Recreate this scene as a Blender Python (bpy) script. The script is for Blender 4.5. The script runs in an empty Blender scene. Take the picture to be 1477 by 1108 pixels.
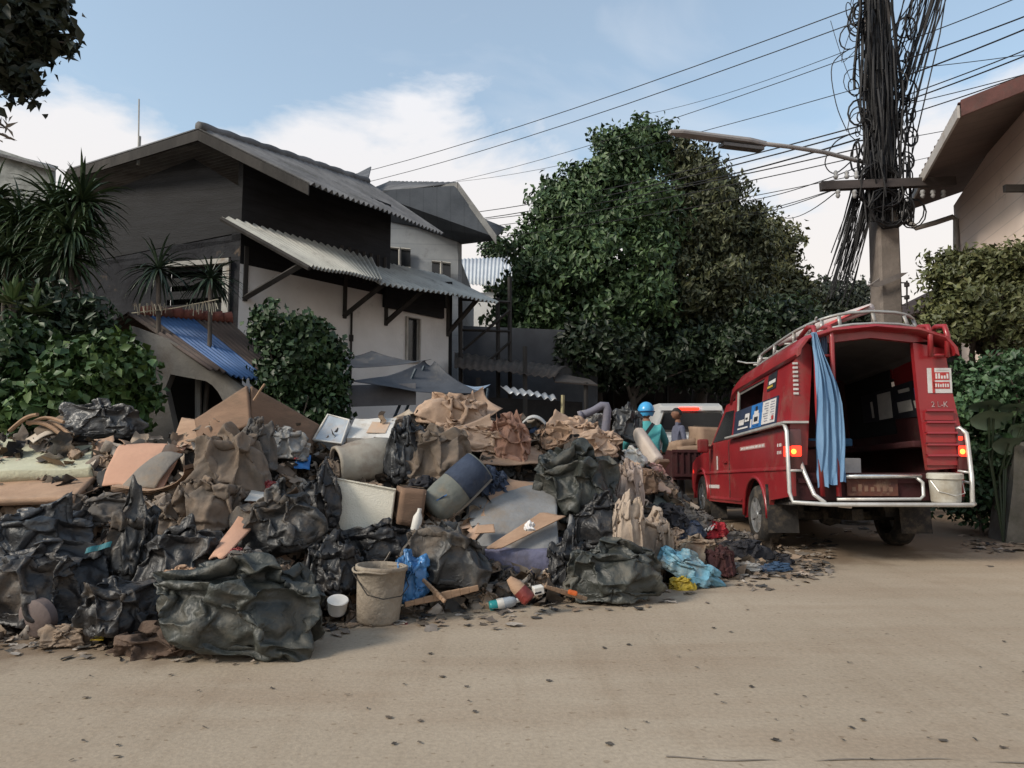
import bpy, bmesh, math, random
import numpy as np
from mathutils import Vector, Matrix, Euler

random.seed(7)
R = np.random.default_rng(11)
rad = math.radians
scene = bpy.context.scene
COL = scene.collection
H = 1.2                      # eye height of the photographer in the stopped car
F = 1000.0                   # focal length in units of the photograph's pixels
PITCH = math.atan((640 - 554) / F)

def at(u, v, Y):
    """point on the sight line through (u, v) at the horizontal distance Y"""
    x = (u - 738.5) / F
    t = (554 - v) / F
    d = math.cos(PITCH) - t * math.sin(PITCH)
    z = math.sin(PITCH) + t * math.cos(PITCH)
    s = Y / d
    return Vector((x * s, Y, H + z * s))

def gy(v):
    """distance of the flat ground at picture row v"""
    t = (554 - v) / F
    d = math.cos(PITCH) - t * math.sin(PITCH)
    z = math.sin(PITCH) + t * math.cos(PITCH)
    return -H * d / z

def zr(y):
    """the lane climbs gently beyond the junction"""
    t = max(0.0, y - 11.8)
    return 0.045 * t if t < 30 else 1.35 + (t - 30) * 0.01

# ------------------------------------------------------------------ materials
MUD = (0.23, 0.165, 0.11)
def mat(name, c1, c2=None, s=6, rough=.8, bump=.2, bs=30, dirt=0, dirtc=MUD, spec=.3, metal=0,
        stretch=(1, 1, 1), island=0.0, emit=None, ramp=None, detail=6, ds=None, sheen=0, coat=0, trans=0, wave=None):
    m = bpy.data.materials.new(name); m.use_nodes = True
    nt = m.node_tree; N = nt.nodes; L = nt.links
    b = N['Principled BSDF']
    b.inputs['Roughness'].default_value = rough
    b.inputs['Specular IOR Level'].default_value = spec
    b.inputs['Metallic'].default_value = metal
    if coat: b.inputs['Coat Weight'].default_value = coat; b.inputs['Coat Roughness'].default_value = .15
    if trans: b.inputs['Transmission Weight'].default_value = trans
    if emit: b.inputs['Emission Color'].default_value = (*emit[0], 1); b.inputs['Emission Strength'].default_value = emit[1]
    tc = N.new('ShaderNodeTexCoord'); mp = N.new('ShaderNodeMapping')
    mp.inputs['Scale'].default_value = stretch
    L.new(tc.outputs['Object'], mp.inputs['Vector'])
    n = N.new('ShaderNodeTexNoise'); n.inputs['Scale'].default_value = s; n.inputs['Detail'].default_value = detail
    n.inputs['Roughness'].default_value = .62
    L.new(mp.outputs[0], n.inputs['Vector'])
    c2 = c2 or tuple(x * .72 for x in c1)
    r = N.new('ShaderNodeValToRGB'); L.new(n.outputs['Fac'], r.inputs[0])
    r.color_ramp.elements[0].position = .36; r.color_ramp.elements[1].position = .64
    r.color_ramp.elements[0].color = (*c2, 1); r.color_ramp.elements[1].color = (*c1, 1)
    out = r.outputs[0]
    if ramp or island:
        g = N.new('ShaderNodeNewGeometry')
        if ramp:
            q = N.new('ShaderNodeValToRGB'); q.color_ramp.interpolation = 'CONSTANT'
            L.new(g.outputs['Random Per Island'], q.inputs[0])
            els = q.color_ramp.elements
            for i, c in enumerate(ramp):
                e = els[i] if i < 2 else els.new(i / len(ramp))
                e.position = i / len(ramp); e.color = (*c, 1)
            mx = N.new('ShaderNodeMix'); mx.data_type = 'RGBA'; mx.blend_type = 'MULTIPLY'; mx.inputs[0].default_value = 1
            L.new(q.outputs[0], mx.inputs['A']); L.new(out, mx.inputs['B']); out = mx.outputs['Result']
        if island:
            hs = N.new('ShaderNodeHueSaturation'); mr = N.new('ShaderNodeMapRange')
            mr.inputs['To Min'].default_value = 1 - island; mr.inputs['To Max'].default_value = 1 + island
            L.new(g.outputs['Random Per Island'], mr.inputs['Value']); L.new(mr.outputs[0], hs.inputs['Value'])
            mh = N.new('ShaderNodeMapRange'); mh.inputs['To Min'].default_value = .5 + island * .05; mh.inputs['To Max'].default_value = .5 - island * .05
            L.new(g.outputs['Random Per Island'], mh.inputs['Value']); L.new(mh.outputs[0], hs.inputs['Hue'])
            L.new(out, hs.inputs['Color']); out = hs.outputs[0]
    if wave:                                                    # boards or courses: dark joints every 1/wave metres along z
        sx = N.new('ShaderNodeSeparateXYZ'); L.new(tc.outputs['Object'], sx.inputs[0])
        ml = N.new('ShaderNodeMath'); ml.operation = 'MULTIPLY'; ml.inputs[1].default_value = wave[1]; L.new(sx.outputs[wave[0]], ml.inputs[0])
        fr = N.new('ShaderNodeMath'); fr.operation = 'FRACT'; L.new(ml.outputs[0], fr.inputs[0])
        wr = N.new('ShaderNodeValToRGB'); L.new(fr.outputs[0], wr.inputs[0])
        wr.color_ramp.elements[0].color = (wave[2],) * 3 + (1,); wr.color_ramp.elements[1].color = (1, 1, 1, 1)
        wr.color_ramp.elements[1].position = .1
        mx = N.new('ShaderNodeMix'); mx.data_type = 'RGBA'; mx.blend_type = 'MULTIPLY'; mx.inputs[0].default_value = 1
        L.new(out, mx.inputs['A']); L.new(wr.outputs[0], mx.inputs['B']); out = mx.outputs['Result']
    if dirt:
        n2 = N.new('ShaderNodeTexNoise'); n2.inputs['Scale'].default_value = ds or s * .55 + 1.3; n2.inputs['Detail'].default_value = 9
        n2.inputs['Roughness'].default_value = .7; n2.noise_dimensions = '4D'; n2.inputs['W'].default_value = len(bpy.data.materials) * 1.7
        L.new(mp.outputs[0], n2.inputs['Vector'])
        r2 = N.new('ShaderNodeValToRGB'); L.new(n2.outputs['Fac'], r2.inputs[0])
        p = .72 - dirt * .42
        r2.color_ramp.elements[0].position = p - .09; r2.color_ramp.elements[1].position = p + .12
        mx = N.new('ShaderNodeMix'); mx.data_type = 'RGBA'
        L.new(r2.outputs[0], mx.inputs[0]); L.new(out, mx.inputs['A']); mx.inputs['B'].default_value = (*dirtc, 1); out = mx.outputs['Result']
        rr = N.new('ShaderNodeMapRange'); rr.inputs['To Min'].default_value = rough; rr.inputs['To Max'].default_value = .92
        L.new(r2.outputs[0], rr.inputs['Value']); L.new(rr.outputs[0], b.inputs['Roughness'])
    L.new(out, b.inputs['Base Color'])
    if bump:
        n3 = N.new('ShaderNodeTexNoise'); n3.inputs['Scale'].default_value = bs; n3.inputs['Detail'].default_value = 5
        L.new(mp.outputs[0], n3.inputs['Vector'])
        bp = N.new('ShaderNodeBump'); bp.inputs['Strength'].default_value = bump; bp.inputs['Distance'].default_value = .02
        L.new(n3.outputs['Fac'], bp.inputs['Height']); L.new(bp.outputs[0], b.inputs['Normal'])
    return m

def leafmat(name, c1, c2, island=.35, rough=.5):
    m = mat(name, c1, c2, s=1.2, rough=rough, bump=0, island=island, spec=.35)
    return m

# ------------------------------------------------------------------ mesh building
def link(o):
    COL.objects.link(o); return o

def tag(o, label=None, cat=None, group=None, kind=None):
    if label: o['label'] = label
    if cat: o['category'] = cat
    if group: o['group'] = group
    if kind: o['kind'] = kind
    return o

def tri_normalise(v):
    n = np.linalg.norm(v, axis=-1, keepdims=True); n[n == 0] = 1
    return v / n

class MB:
    """collects shapes and links them as ONE mesh object"""
    def __init__(s): s.v = []; s.f = []; s.m = []
    def add(s, verts, faces, mi=0):
        o = len(s.v); s.v.extend([tuple(map(float, p)) for p in verts])
        for f in faces: s.f.append(tuple(int(i) + o for i in f)); s.m.append(mi)
        return s
    def box(s, c, size, rot=None, mi=0, bev=0.0):
        c = Vector(c); hx, hy, hz = [x / 2 for x in size]
        M = rot if isinstance(rot, Matrix) else (Euler(rot).to_matrix() if rot else Matrix.Identity(3))
        b = min(bev, hx * .9, hy * .9, hz * .9)
        if b <= 0:
            P = [(x, y, z) for z in (-hz, hz) for y in (-hy, hy) for x in (-hx, hx)]
            Fc = [(0, 2, 3, 1), (4, 5, 7, 6), (0, 1, 5, 4), (2, 6, 7, 3), (0, 4, 6, 2), (1, 3, 7, 5)]
        else:
            bm = bmesh.new(); bmesh.ops.create_cube(bm, size=1)
            for v in bm.verts: v.co = Vector((v.co.x * 2 * hx, v.co.y * 2 * hy, v.co.z * 2 * hz))
            bmesh.ops.bevel(bm, geom=bm.edges[:], offset=b, segments=2, profile=.6, affect='EDGES')
            bm.verts.index_update(); P = [v.co[:] for v in bm.verts]; Fc = [[v.index for v in f.verts] for f in bm.faces]; bm.free()
        return s.add([M @ Vector(p) + c for p in P], Fc, mi)
    def tube(s, pts, r, seg=6, mi=0, cap=True, r2=None):
        pts = [Vector(p) for p in pts]; n = len(pts)
        rs = r if hasattr(r, '__len__') else [r + ((r2 if r2 is not None else r) - r) * i / max(1, n - 1) for i in range(n)]
        V = []; Fc = []; up = None
        for i, p in enumerate(pts):
            t = (pts[min(i + 1, n - 1)] - pts[max(i - 1, 0)])
            t = t.normalized() if t.length > 1e-9 else Vector((0, 0, 1))
            if up is None:
                up = t.cross(Vector((0, 0, 1)) if abs(t.z) < .9 else Vector((1, 0, 0))).normalized()
            a = (up - t * up.dot(t)); a = a.normalized() if a.length > 1e-6 else t.orthogonal().normalized(); up = a
            b = t.cross(a)
            for k in range(seg):
                w = 2 * math.pi * k / seg; V.append(p + (a * math.cos(w) + b * math.sin(w)) * rs[i])
        for i in range(n - 1):
            for k in range(seg):
                k2 = (k + 1) % seg; Fc.append((i * seg + k, i * seg + k2, (i + 1) * seg + k2, (i + 1) * seg + k))
        if cap: Fc.append(tuple(range(seg))[::-1]); Fc.append(tuple((n - 1) * seg + k for k in range(seg)))
        return s.add(V, Fc, mi)
    def lathe(s, prof, seg=24, M=None, mi=0, jit=None):
        M = M or Matrix.Identity(4); V = []; Fc = []
        for (r, z) in prof:
            for k in range(seg):
                w = 2 * math.pi * k / seg; rr = r
                if jit: rr *= 1 + jit * (math.sin(3 * w + z * 9) * .5 + math.sin(5 * w - z * 14 + 1) * .3)
                V.append(M @ Vector((rr * math.cos(w), rr * math.sin(w), z)))
        for i in range(len(prof) - 1):
            for k in range(seg):
                k2 = (k + 1) % seg; Fc.append((i * seg + k, i * seg + k2, (i + 1) * seg + k2, (i + 1) * seg + k))
        return s.add(V, Fc, mi)
    def prism(s, poly, off, mi=0):
        """closed polygon (list of points) pushed along off"""
        poly = [Vector(p) for p in poly]; off = Vector(off); n = len(poly)
        V = poly + [p + off for p in poly]
        Fc = [tuple(range(n)), tuple(range(2 * n - 1, n - 1, -1))] + [(i, (i + 1) % n, n + (i + 1) % n, n + i)[::-1] for i in range(n)]
        return s.add(V, Fc, mi)
    def slab(s, q, th, mi=0, nu=1, nv=1, f=None, wav=None):
        """quad q = p00,p10,p11,p01 as a sheet of thickness th; f(a,b) adds an offset along the normal"""
        q = [Vector(p) for p in q]
        nrm = (q[1] - q[0]).cross(q[3] - q[0]).normalized()
        V = []; Fc = []
        for k in (0, 1):
            for j in range(nv + 1):
                for i in range(nu + 1):
                    a, b = i / nu, j / nv
                    p = (q[0] * (1 - a) + q[1] * a) * (1 - b) + (q[3] * (1 - a) + q[2] * a) * b
                    V.append(p + nrm * ((f(a, b) if f else 0) - k * th))
        W = nu + 1; O = W * (nv + 1)
        for j in range(nv):
            for i in range(nu):
                t = (j * W + i, j * W + i + 1, (j + 1) * W + i + 1, (j + 1) * W + i)
                Fc.append(t); Fc.append(tuple(x + O for x in t[::-1]))
        rim = [i for i in range(W)] + [j * W + nu for j in range(1, nv + 1)] + [nv * W + i for i in range(nu - 1, -1, -1)] + [j * W for j in range(nv - 1, 0, -1)]
        for i in range(len(rim)):
            a, b = rim[i], rim[(i + 1) % len(rim)]; Fc.append((b, a, a + O, b + O))
        return s.add(V, Fc, mi)
    def build(s, name, mats, parent=None, smooth=False, origin=None):
        me = bpy.data.meshes.new(name)
        v = s.v
        o = bpy.data.objects.new(name, me)
        if parent is None:
            a = np.array(v); lo, hi = a.min(0), a.max(0)
            c = Vector(origin) if origin is not None else Vector(((lo[0] + hi[0]) / 2, (lo[1] + hi[1]) / 2, lo[2]))
            v = [tuple(x) for x in (a - np.array(c))]; o.location = c
        me.from_pydata(v, [], s.f); me.update()
        if not isinstance(mats, (list, tuple)): mats = [mats]
        for m in mats: me.materials.append(m)
        if len(mats) > 1: me.polygons.foreach_set('material_index', s.m)
        if smooth: me.polygons.foreach_set('use_smooth', [True] * len(me.polygons))
        me.update(); o.parent = parent
        return link(o)

def sharp(o, ang=35):
    """smooth faces but keep the edges sharper than ang"""
    me = o.data; bm = bmesh.new(); bm.from_mesh(me)
    for e in bm.edges:
        e.smooth = not (len(e.link_faces) == 2 and e.calc_face_angle(0) > rad(ang))
    for f in bm.faces: f.smooth = True
    bm.to_mesh(me); bm.free(); me.update(); return o

def npobj(name, V, Fc, m, parent=None, smooth=True, origin=None):
    """numpy vertices and an (n,k) face array, fast"""
    V = np.asarray(V, float); Fc = np.asarray(Fc)
    me = bpy.data.meshes.new(name); o = bpy.data.objects.new(name, me)
    if parent is None:
        lo, hi = V.min(0), V.max(0)
        c = np.array(origin) if origin is not None else np.array([(lo[0] + hi[0]) / 2, (lo[1] + hi[1]) / 2, lo[2]])
        V = V - c; o.location = c
    k = Fc.shape[1]
    me.vertices.add(len(V)); me.vertices.foreach_set('co', V.astype(np.float32).ravel())
    me.loops.add(Fc.size); me.loops.foreach_set('vertex_index', Fc.astype(np.int32).ravel())
    me.polygons.add(len(Fc)); me.polygons.foreach_set('loop_start', np.arange(0, Fc.size, k, dtype=np.int32))
    me.polygons.foreach_set('loop_total', np.full(len(Fc), k, dtype=np.int32))
    me.update(calc_edges=True); me.validate()
    if smooth: me.polygons.foreach_set('use_smooth', [True] * len(me.polygons))
    for mm in (m if isinstance(m, (list, tuple)) else [m]): me.materials.append(mm)
    o.parent = parent
    return link(o)

def thing(name, label, cat, loc=(0, 0, 0), rotz=0, group=None):
    o = bpy.data.objects.new(name, None); o.location = loc; o.rotation_euler = (0, 0, rotz); o.empty_display_size = .2
    link(o); return tag(o, label, cat, group)

def local(root, pts):
    M = (Matrix.Translation(root.location) @ root.rotation_euler.to_matrix().to_4x4()).inverted()
    return [M @ Vector(p) for p in pts]

class LB(MB):
    """like MB, but shapes are given in world space and the part is parented to a root at a place"""
    def part(s, name, mats, root, smooth=False, under=None):
        s.v = [tuple(p) for p in local(root, s.v)]
        return s.build(name, mats, under or root, smooth)

def wig(P, seed, freq, n=5):
    """smooth pseudo noise, about -1..1"""
    r = np.random.default_rng(seed); o = np.zeros(len(P))
    Q = P * freq
    W = np.stack([np.sin(Q @ r.normal(0, .8, 3) + r.uniform(0, 6)) for _ in range(3)], 1) * .9
    Q = Q + W
    for i in range(n):
        o += np.sin(Q @ (r.normal(0, 1, 3) * (.7 + .35 * i)) + r.uniform(0, 6.28)) / (1 + .35 * i)
    return o / (n * .55)

def folds(P, seed, freq, n=9, warp=.5):
    """sharp creases like crumpled film"""
    r = np.random.default_rng(seed); o = np.zeros(len(P)); tot = 0
    Q = P + np.stack([wig(P, seed + 31 + k, freq * .45, 3) for k in range(3)], 1) * warp / freq
    for i in range(n):
        d = r.normal(0, 1, 3); d /= np.linalg.norm(d); f = freq * r.uniform(.6, 1.9)
        a = freq / f
        o += a * (1 - 2 * np.abs(np.sin(Q @ d * f + r.uniform(0, 6.28)))); tot += a * a
    return o / math.sqrt(tot) * .95

_ICO = {}
def ico(k):
    if k not in _ICO:
        bm = bmesh.new(); bmesh.ops.create_icosphere(bm, subdivisions=k, radius=1)
        bm.verts.index_update()
        _ICO[k] = (np.array([v.co[:] for v in bm.verts]), np.array([[v.index for v in f.verts] for f in bm.faces])); bm.free()
    return _ICO[k]

def bagmesh(c, rx, ry, rz, seed, rot=(0, 0, 0), level=5, crease=.085, lump=.20, knot=.45, flat=.55, fine=.028, freq=3.0, knotdir=(0.2, 0, 1), stretch=None, drape=None, pleat=1.0):
    V, Fc = ico(level); P = V.copy()
    kd = np.array(knotdir, float); kd /= np.linalg.norm(kd)
    ca = np.clip(P @ kd, -1, 1); ang = np.arccos(ca)
    r = 1 + lump * wig(P, seed, 1.5) + crease * folds(P, seed + 1, freq, 8, .9) * (.35 + .65 * np.clip((P[:, 2] + 1.1), 0, 1))
    r += fine * folds(P, seed + 5, freq * 2.8, 7)
    if drape:                                   # long soft folds of hanging cloth, in two directions
        q = np.random.default_rng(seed + 77)
        for am, f in ((drape, 6.5), (drape * .6, 12.0)):
            d = q.normal(0, 1, 3); d[2] *= .5; d /= np.linalg.norm(d)
            s = np.sin(P @ d * f + 2.6 * wig(P, seed + 50, 1.6) + 1.1 * wig(P, seed + 51, 3.5)); r += am * (.45 + .55 * wig(P, seed + 52, 1.8)) * (1 - 2 * np.abs(s) ** .75)
    # pleats gathered towards the knot
    e1 = np.cross(kd, [0.31, 0.9, 0.2]); e1 /= np.linalg.norm(e1); e2 = np.cross(kd, e1)
    az = np.arctan2(P @ e2, P @ e1)
    rr = np.random.default_rng(seed + 9); k1, k2 = rr.integers(7, 11), rr.integers(13, 19)
    pl = (1 - 2 * np.abs(np.sin(az * k1 / 2 + 1.4 * wig(P, seed + 3, 1.2)))) * .6 + (1 - 2 * np.abs(np.sin(az * k2 / 2 + 2.2 * wig(P, seed + 4, 1.4)))) * .4
    g = np.exp(-(ang / 1.25) ** 2); k3 = rr.integers(26, 40)
    r += pl * crease * .8 * g * pleat
    st = 1 - 2 * np.abs(np.sin(az * k3 / 2 + 3.2 * wig(P, seed + 6, 1.5) + ang * .8)); st2 = 1 - 2 * np.abs(np.sin(az * k3 * .9 + 2.4 * wig(P, seed + 8, 1.9)))
    am = .5 + .5 * wig(P, seed + 12, 1.3); r += pleat * (.028 * st * np.clip(am, 0, 1) + .014 * st2 * np.clip(1 - am, 0, 1)) * np.clip(np.sin(np.clip(ang, 0, math.pi)) * 1.6, 0, 1)
    if knot: r += knot * np.exp(-(ang / .2) ** 2) - .12 * np.exp(-((ang - .38) / .2) ** 2)
    P = P * r[:, None]
    z = P[:, 2]; P[:, 2] = np.where(z < -flat, -flat + (z + flat) * .18, z)
    low = np.clip((-P[:, 2]) / flat, 0, 1); P[:, :2] *= (1 + .13 * low)[:, None]
    P = P * np.array([rx, ry, rz])
    if stretch: P[:, 0] += stretch * P[:, 2]
    M = np.array(Euler([rad(x) for x in rot]).to_matrix())
    return P @ M.T + np.array(c), Fc

def crumple_quad(q, n, m, amp, seed, freq=6, th=.006, bow=0, sharpf=.7, edge=.15):
    """a creased sheet with thickness between four corners"""
    q = [np.array(p, float) for p in q]
    a, b = np.meshgrid(np.linspace(0, 1, n), np.linspace(0, 1, m))
    a, b = a.ravel(), b.ravel()
    rr = np.random.default_rng(seed)
    # ragged outline
    ea = edge * (.5 - np.abs(a - .5)) ; 
    a2 = a + np.where((a < .02) | (a > .98), wig(np.stack([b * 3, a * 9, b * 0], 1), seed + 2, 2.0) * edge * .12, 0)
    b2 = b + np.where((b < .02) | (b > .98), wig(np.stack([a * 3, b * 9, a * 0], 1), seed + 3, 2.0) * edge * .12, 0)
    P = (q[0] * (1 - a2)[:, None] + q[1] * a2[:, None]) * (1 - b2)[:, None] + (q[3] * (1 - a2)[:, None] + q[2] * a2[:, None]) * b2[:, None]
    nr = np.cross(q[1] - q[0], q[3] - q[0]); nr /= np.linalg.norm(nr)
    d = amp * (sharpf * folds(P, seed, freq, 7, .5) + (1 - sharpf) * wig(P, seed + 1, freq * .6)) + bow * (4 * a * (1 - a) + 4 * b * (1 - b) - 1)
    P = P + nr * d[:, None]
    # side shift along sheet so that the outline is not straight
    t = q[1] - q[0]; t /= np.linalg.norm(t)
    P = P + t * (amp * .6 * wig(P, seed + 7, freq * .7))[:, None]
    V = np.concatenate([P, P - nr * th]); O = n * m
    i, j = np.meshgrid(np.arange(n - 1), np.arange(m - 1)); i, j = i.ravel(), j.ravel()
    t0 = np.stack([j * n + i, j * n + i + 1, (j + 1) * n + i + 1, (j + 1) * n + i], 1)
    rim = np.concatenate([np.arange(n), np.arange(2 * n - 1, n * m, n), np.arange(n * m - 2, n * (m - 1) - 1, -1), np.arange(n * (m - 2), 0, -n)])
    r2 = np.roll(rim, -1)
    return V, np.concatenate([t0, t0[:, ::-1] + O, np.stack([r2, rim, rim + O, r2 + O], 1)])

# ------------------------------------------------------------------ foliage
def leaves(C, out, size, aspect, rng, droop=.3, spread=.9):
    """folded leaf blades at C, facing roughly out"""
    n = len(C)
    nr = tri_normalise(out + rng.normal(0, spread, (n, 3)) + np.array([0, 0, .35]))
    d = tri_normalise(np.cross(nr, rng.normal(0, 1, (n, 3)))); d[:, 2] -= droop; d = tri_normalise(d)
    sd = tri_normalise(np.cross(d, nr)); nr = np.cross(sd, d)
    L = (size * rng.uniform(.6, 1.35, n))[:, None]; W = L * aspect
    base = C - d * L * .5
    V = np.stack([base, base + d * L * .45 + sd * W * .5 + nr * L * .1, base + d * L - nr * L * .12, base + d * L * .45 - sd * W * .5 + nr * L * .1], 1)
    i = np.arange(n) * 4
    Fc = np.concatenate([np.stack([i, i + 1, i + 2], 1), np.stack([i, i + 2, i + 3], 1)])
    return V.reshape(-1, 3), Fc

def crown(lobes, clumps, per, crad, size, aspect=.5, seed=1, droop=.3, shell=.62, zmin=None, core=0):
    rng = np.random.default_rng(seed)
    vol = np.array([l[1][0] * l[1][1] + l[1][0] * l[1][2] + l[1][1] * l[1][2] for l in lobes]); pick = rng.choice(len(lobes), clumps, p=vol / vol.sum())
    D = tri_normalise(rng.normal(0, 1, (clumps, 3)))
    rr = rng.uniform(shell, 1.0, clumps) ** .8
    c = np.array([lobes[k][0] for k in pick], float); r = np.array([lobes[k][1] for k in pick], float)
    cc = c + D * r * rr[:, None] * rng.uniform(.86, 1.12, clumps)[:, None]
    ks = rng.uniform(.55, 1.3, clumps)
    rep = np.repeat(np.arange(clumps), per)
    P = cc[rep] + np.clip(rng.normal(0, 1, (len(rep), 3)), -1.35, 1.35) * np.array([1, 1, .72]) * (crad * ks[rep] * .6)[:, None]
    O = tri_normalise(P - c[rep])
    if core:
        k = rng.choice(len(lobes), core, p=vol / vol.sum()); D2 = tri_normalise(rng.normal(0, 1, (core, 3))) * rng.uniform(.1, .8, core)[:, None]
        c2 = np.array([lobes[j][0] for j in k], float); P = np.concatenate([P, c2 + D2 * np.array([lobes[j][1] for j in k], float)]); O = np.concatenate([O, tri_normalise(D2)])
    if zmin is not None: keep = P[:, 2] > zmin; P = P[keep]; O = O[keep]
    V, Fc = leaves(P, O, size, aspect, rng, droop)
    return V, Fc, cc

def limb(mb, a, b, r1, r2, seed, wob=.12, seg=7, n=8):
    rr = random.Random(seed); a, b = Vector(a), Vector(b); L = (b - a).length
    o1 = Vector((rr.uniform(-1, 1), rr.uniform(-1, 1), rr.uniform(-.3, .3))) * L * wob
    o2 = Vector((rr.uniform(-1, 1), rr.uniform(-1, 1), rr.uniform(-.3, .3))) * L * wob * .5
    pts = []
    for i in range(n + 1):
        t = i / n; pts.append(a.lerp(b, t) + o1 * math.sin(math.pi * t) + o2 * math.sin(2 * math.pi * t) + Vector((0, 0, 1)) * L * .12 * math.sin(math.pi * t) * (0 if abs((b - a).normalized().z) > .8 else 1))
    mb.tube(pts, r1, seg, r2=r2)

def tree(name, label, cat, base, lobes, leafm, barkm, clumps, per, crad, size, aspect=.5, seed=1, trunk_r=.2, group=None, limbs=9, droop=.3, shell=.62, core=0, fork=.45, zmin=None):
    root = thing(name, label, cat, base, 0, group)
    V, Fc, cc = crown(lobes, clumps, per, crad, size, aspect, seed, droop, shell, zmin, core)
    npobj('crown', V - np.array(base), Fc, leafm, root, smooth=False)
    mb = MB(); b = Vector((0, 0, 0))
    cen = Vector(np.mean([l[0] for l in lobes], 0)) - Vector(base)
    top = Vector((cen.x * .5, cen.y * .5, cen.z * fork * 1.6 if fork < .5 else cen.z * fork))
    limb(mb, b - Vector((0, 0, .15)), top, trunk_r * 1.15, trunk_r * .7, seed, .06, 9)
    rr = random.Random(seed)
    for i in range(limbs):
        e = Vector(cc[rr.randrange(len(cc))]) - Vector(base)
        limb(mb, top.lerp(b, rr.uniform(0, .25)), e, trunk_r * .5, trunk_r * .08, seed + i + 3, .1, 6)
    mb.build('trunk', barkm, root, True)
    return root

def skin(nodes, edges, level=2):
    """a continuous surface grown round a skeleton: nodes name -> (x, y, z, radius)"""
    names = list(nodes); idx = {k: i for i, k in enumerate(names)}
    me = bpy.data.meshes.new('skeleton'); me.from_pydata([nodes[k][:3] for k in names], [(idx[a], idx[b]) for a, b in edges], [])
    o = bpy.data.objects.new('skeleton', me); COL.objects.link(o)
    o.modifiers.new('s', 'SKIN'); sv = me.skin_vertices[0].data
    for k in names:
        r = nodes[k][3]; sv[idx[k]].radius = (r, r) if not hasattr(r, '__len__') else r
    sv[0].use_root = True
    sb = o.modifiers.new('u', 'SUBSURF'); sb.levels = level; sb.render_levels = level
    dg = bpy.context.evaluated_depsgraph_get(); ev = o.evaluated_get(dg); m2 = ev.to_mesh()
    V = [tuple(v.co) for v in m2.vertices]; Fc = [tuple(p.vertices) for p in m2.polygons]
    ev.to_mesh_clear(); bpy.data.objects.remove(o); bpy.data.meshes.remove(me)
    return V, Fc

def text_mesh(body, size, name='t'):
    cu = bpy.data.curves.new(name, 'FONT'); cu.body = body; cu.size = size; cu.extrude = .0015; cu.align_x = 'CENTER'; cu.align_y = 'CENTER'
    o = bpy.data.objects.new(name, cu); COL.objects.link(o)
    dg = bpy.context.evaluated_depsgraph_get(); ev = o.evaluated_get(dg); me = ev.to_mesh()
    V = [Vector(v.co) for v in me.vertices]; Fc = [tuple(p.vertices) for p in me.polygons]
    ev.to_mesh_clear(); bpy.data.objects.remove(o); bpy.data.curves.remove(cu)
    return V, Fc
def simulate(kind, seed, frames=24):
    """let a slack skin settle over a lumpy core with the cloth solver: film, cloth or stiff paper, about unit size"""
    made = []; P_ = dict(bag=(5, -.42, .006, 12, 6, -1.2), cloth=(5, -.55, .25, 10, 4, -1.0), paper=(4, -.5, .3, 10, 5, -1.0))[kind]
    lev, grow, bend, tens, comp, press = P_
    def mk(V, Fc, nm):
        me = bpy.data.meshes.new(nm); me.from_pydata([tuple(v) for v in V], [], [tuple(int(i) for i in f) for f in Fc]); o = bpy.data.objects.new(nm, me); COL.objects.link(o); made.append(o); return o
    cols = [mk([(-4, -4, 0), (4, -4, 0), (4, 4, 0), (-4, 4, 0)], [(0, 1, 2, 3)], 'f')]
    V, Fc = ico(3); lu = dict(bag=.24, cloth=.30, paper=.34)[kind]
    V = V * (1 + lu * wig(V, seed, 2.0) + .10 * folds(V, seed + 2, 2.2, 4))[:, None] * np.array([.84, .70, .62]); V[:, 2] -= V[:, 2].min() - .02; core = V; top = V[:, 2].max()
    cols.append(mk(V, Fc, 'c'))
    V, Fc = ico(lev); V = V * np.array([1.04, .92, .60 * top + .18]); V[:, 2] -= V[:, 2].min() - .03
    o = mk(V, Fc, 's')
    for c in cols:
        c.modifiers.new('c', 'COLLISION'); c.collision.thickness_outer = .012; c.collision.cloth_friction = 12; c.collision.damping = .6
    m = o.modifiers.new('cl', 'CLOTH'); st = m.settings
    st.quality = 6; st.mass = .25; st.tension_stiffness = tens; st.compression_stiffness = comp; st.shear_stiffness = 4; st.bending_stiffness = bend
    st.tension_damping = 8; st.air_damping = 2; st.shrink_min = grow; st.use_pressure = True; st.uniform_pressure_force = press
    m.collision_settings.use_collision = True; m.collision_settings.distance_min = .008; m.collision_settings.use_self_collision = False; m.collision_settings.collision_quality = 2
    m.point_cache.frame_start = 1; m.point_cache.frame_end = frames
    for f in range(1, frames + 1): scene.frame_set(f)
    dg = bpy.context.evaluated_depsgraph_get(); ev = o.evaluated_get(dg); me = ev.to_mesh()
    V = np.array([v.co[:] for v in me.vertices]); ev.to_mesh_clear()
    for x in made: d = x.data; bpy.data.objects.remove(x); bpy.data.meshes.remove(d)
    scene.frame_set(1)
    c = (V.min(0) + V.max(0)) / 2; return (V - c) / ((V.max(0) - V.min(0)) / 2), ico(lev)[0], Fc, (V.max(0) - V.min(0)) / 2
# ================================================================== camera, light, sky
cam = bpy.data.cameras.new('camera'); co = bpy.data.objects.new('camera', cam); link(co)
cam.sensor_width = 36; cam.lens = 36 * F / 1477; cam.clip_end = 3000; cam.clip_start = .05
co.location = (0, 0, H); co.rotation_euler = (math.pi / 2 + PITCH, 0, 0)
scene.camera = co
scene.view_settings.view_transform = 'Standard'; scene.view_settings.look = 'None'
scene.view_settings.exposure = 1.15; scene.view_settings.gamma = 1
scene.cycles.max_bounces = 6; scene.cycles.diffuse_bounces = 3; scene.cycles.transparent_max_bounces = 6

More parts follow.
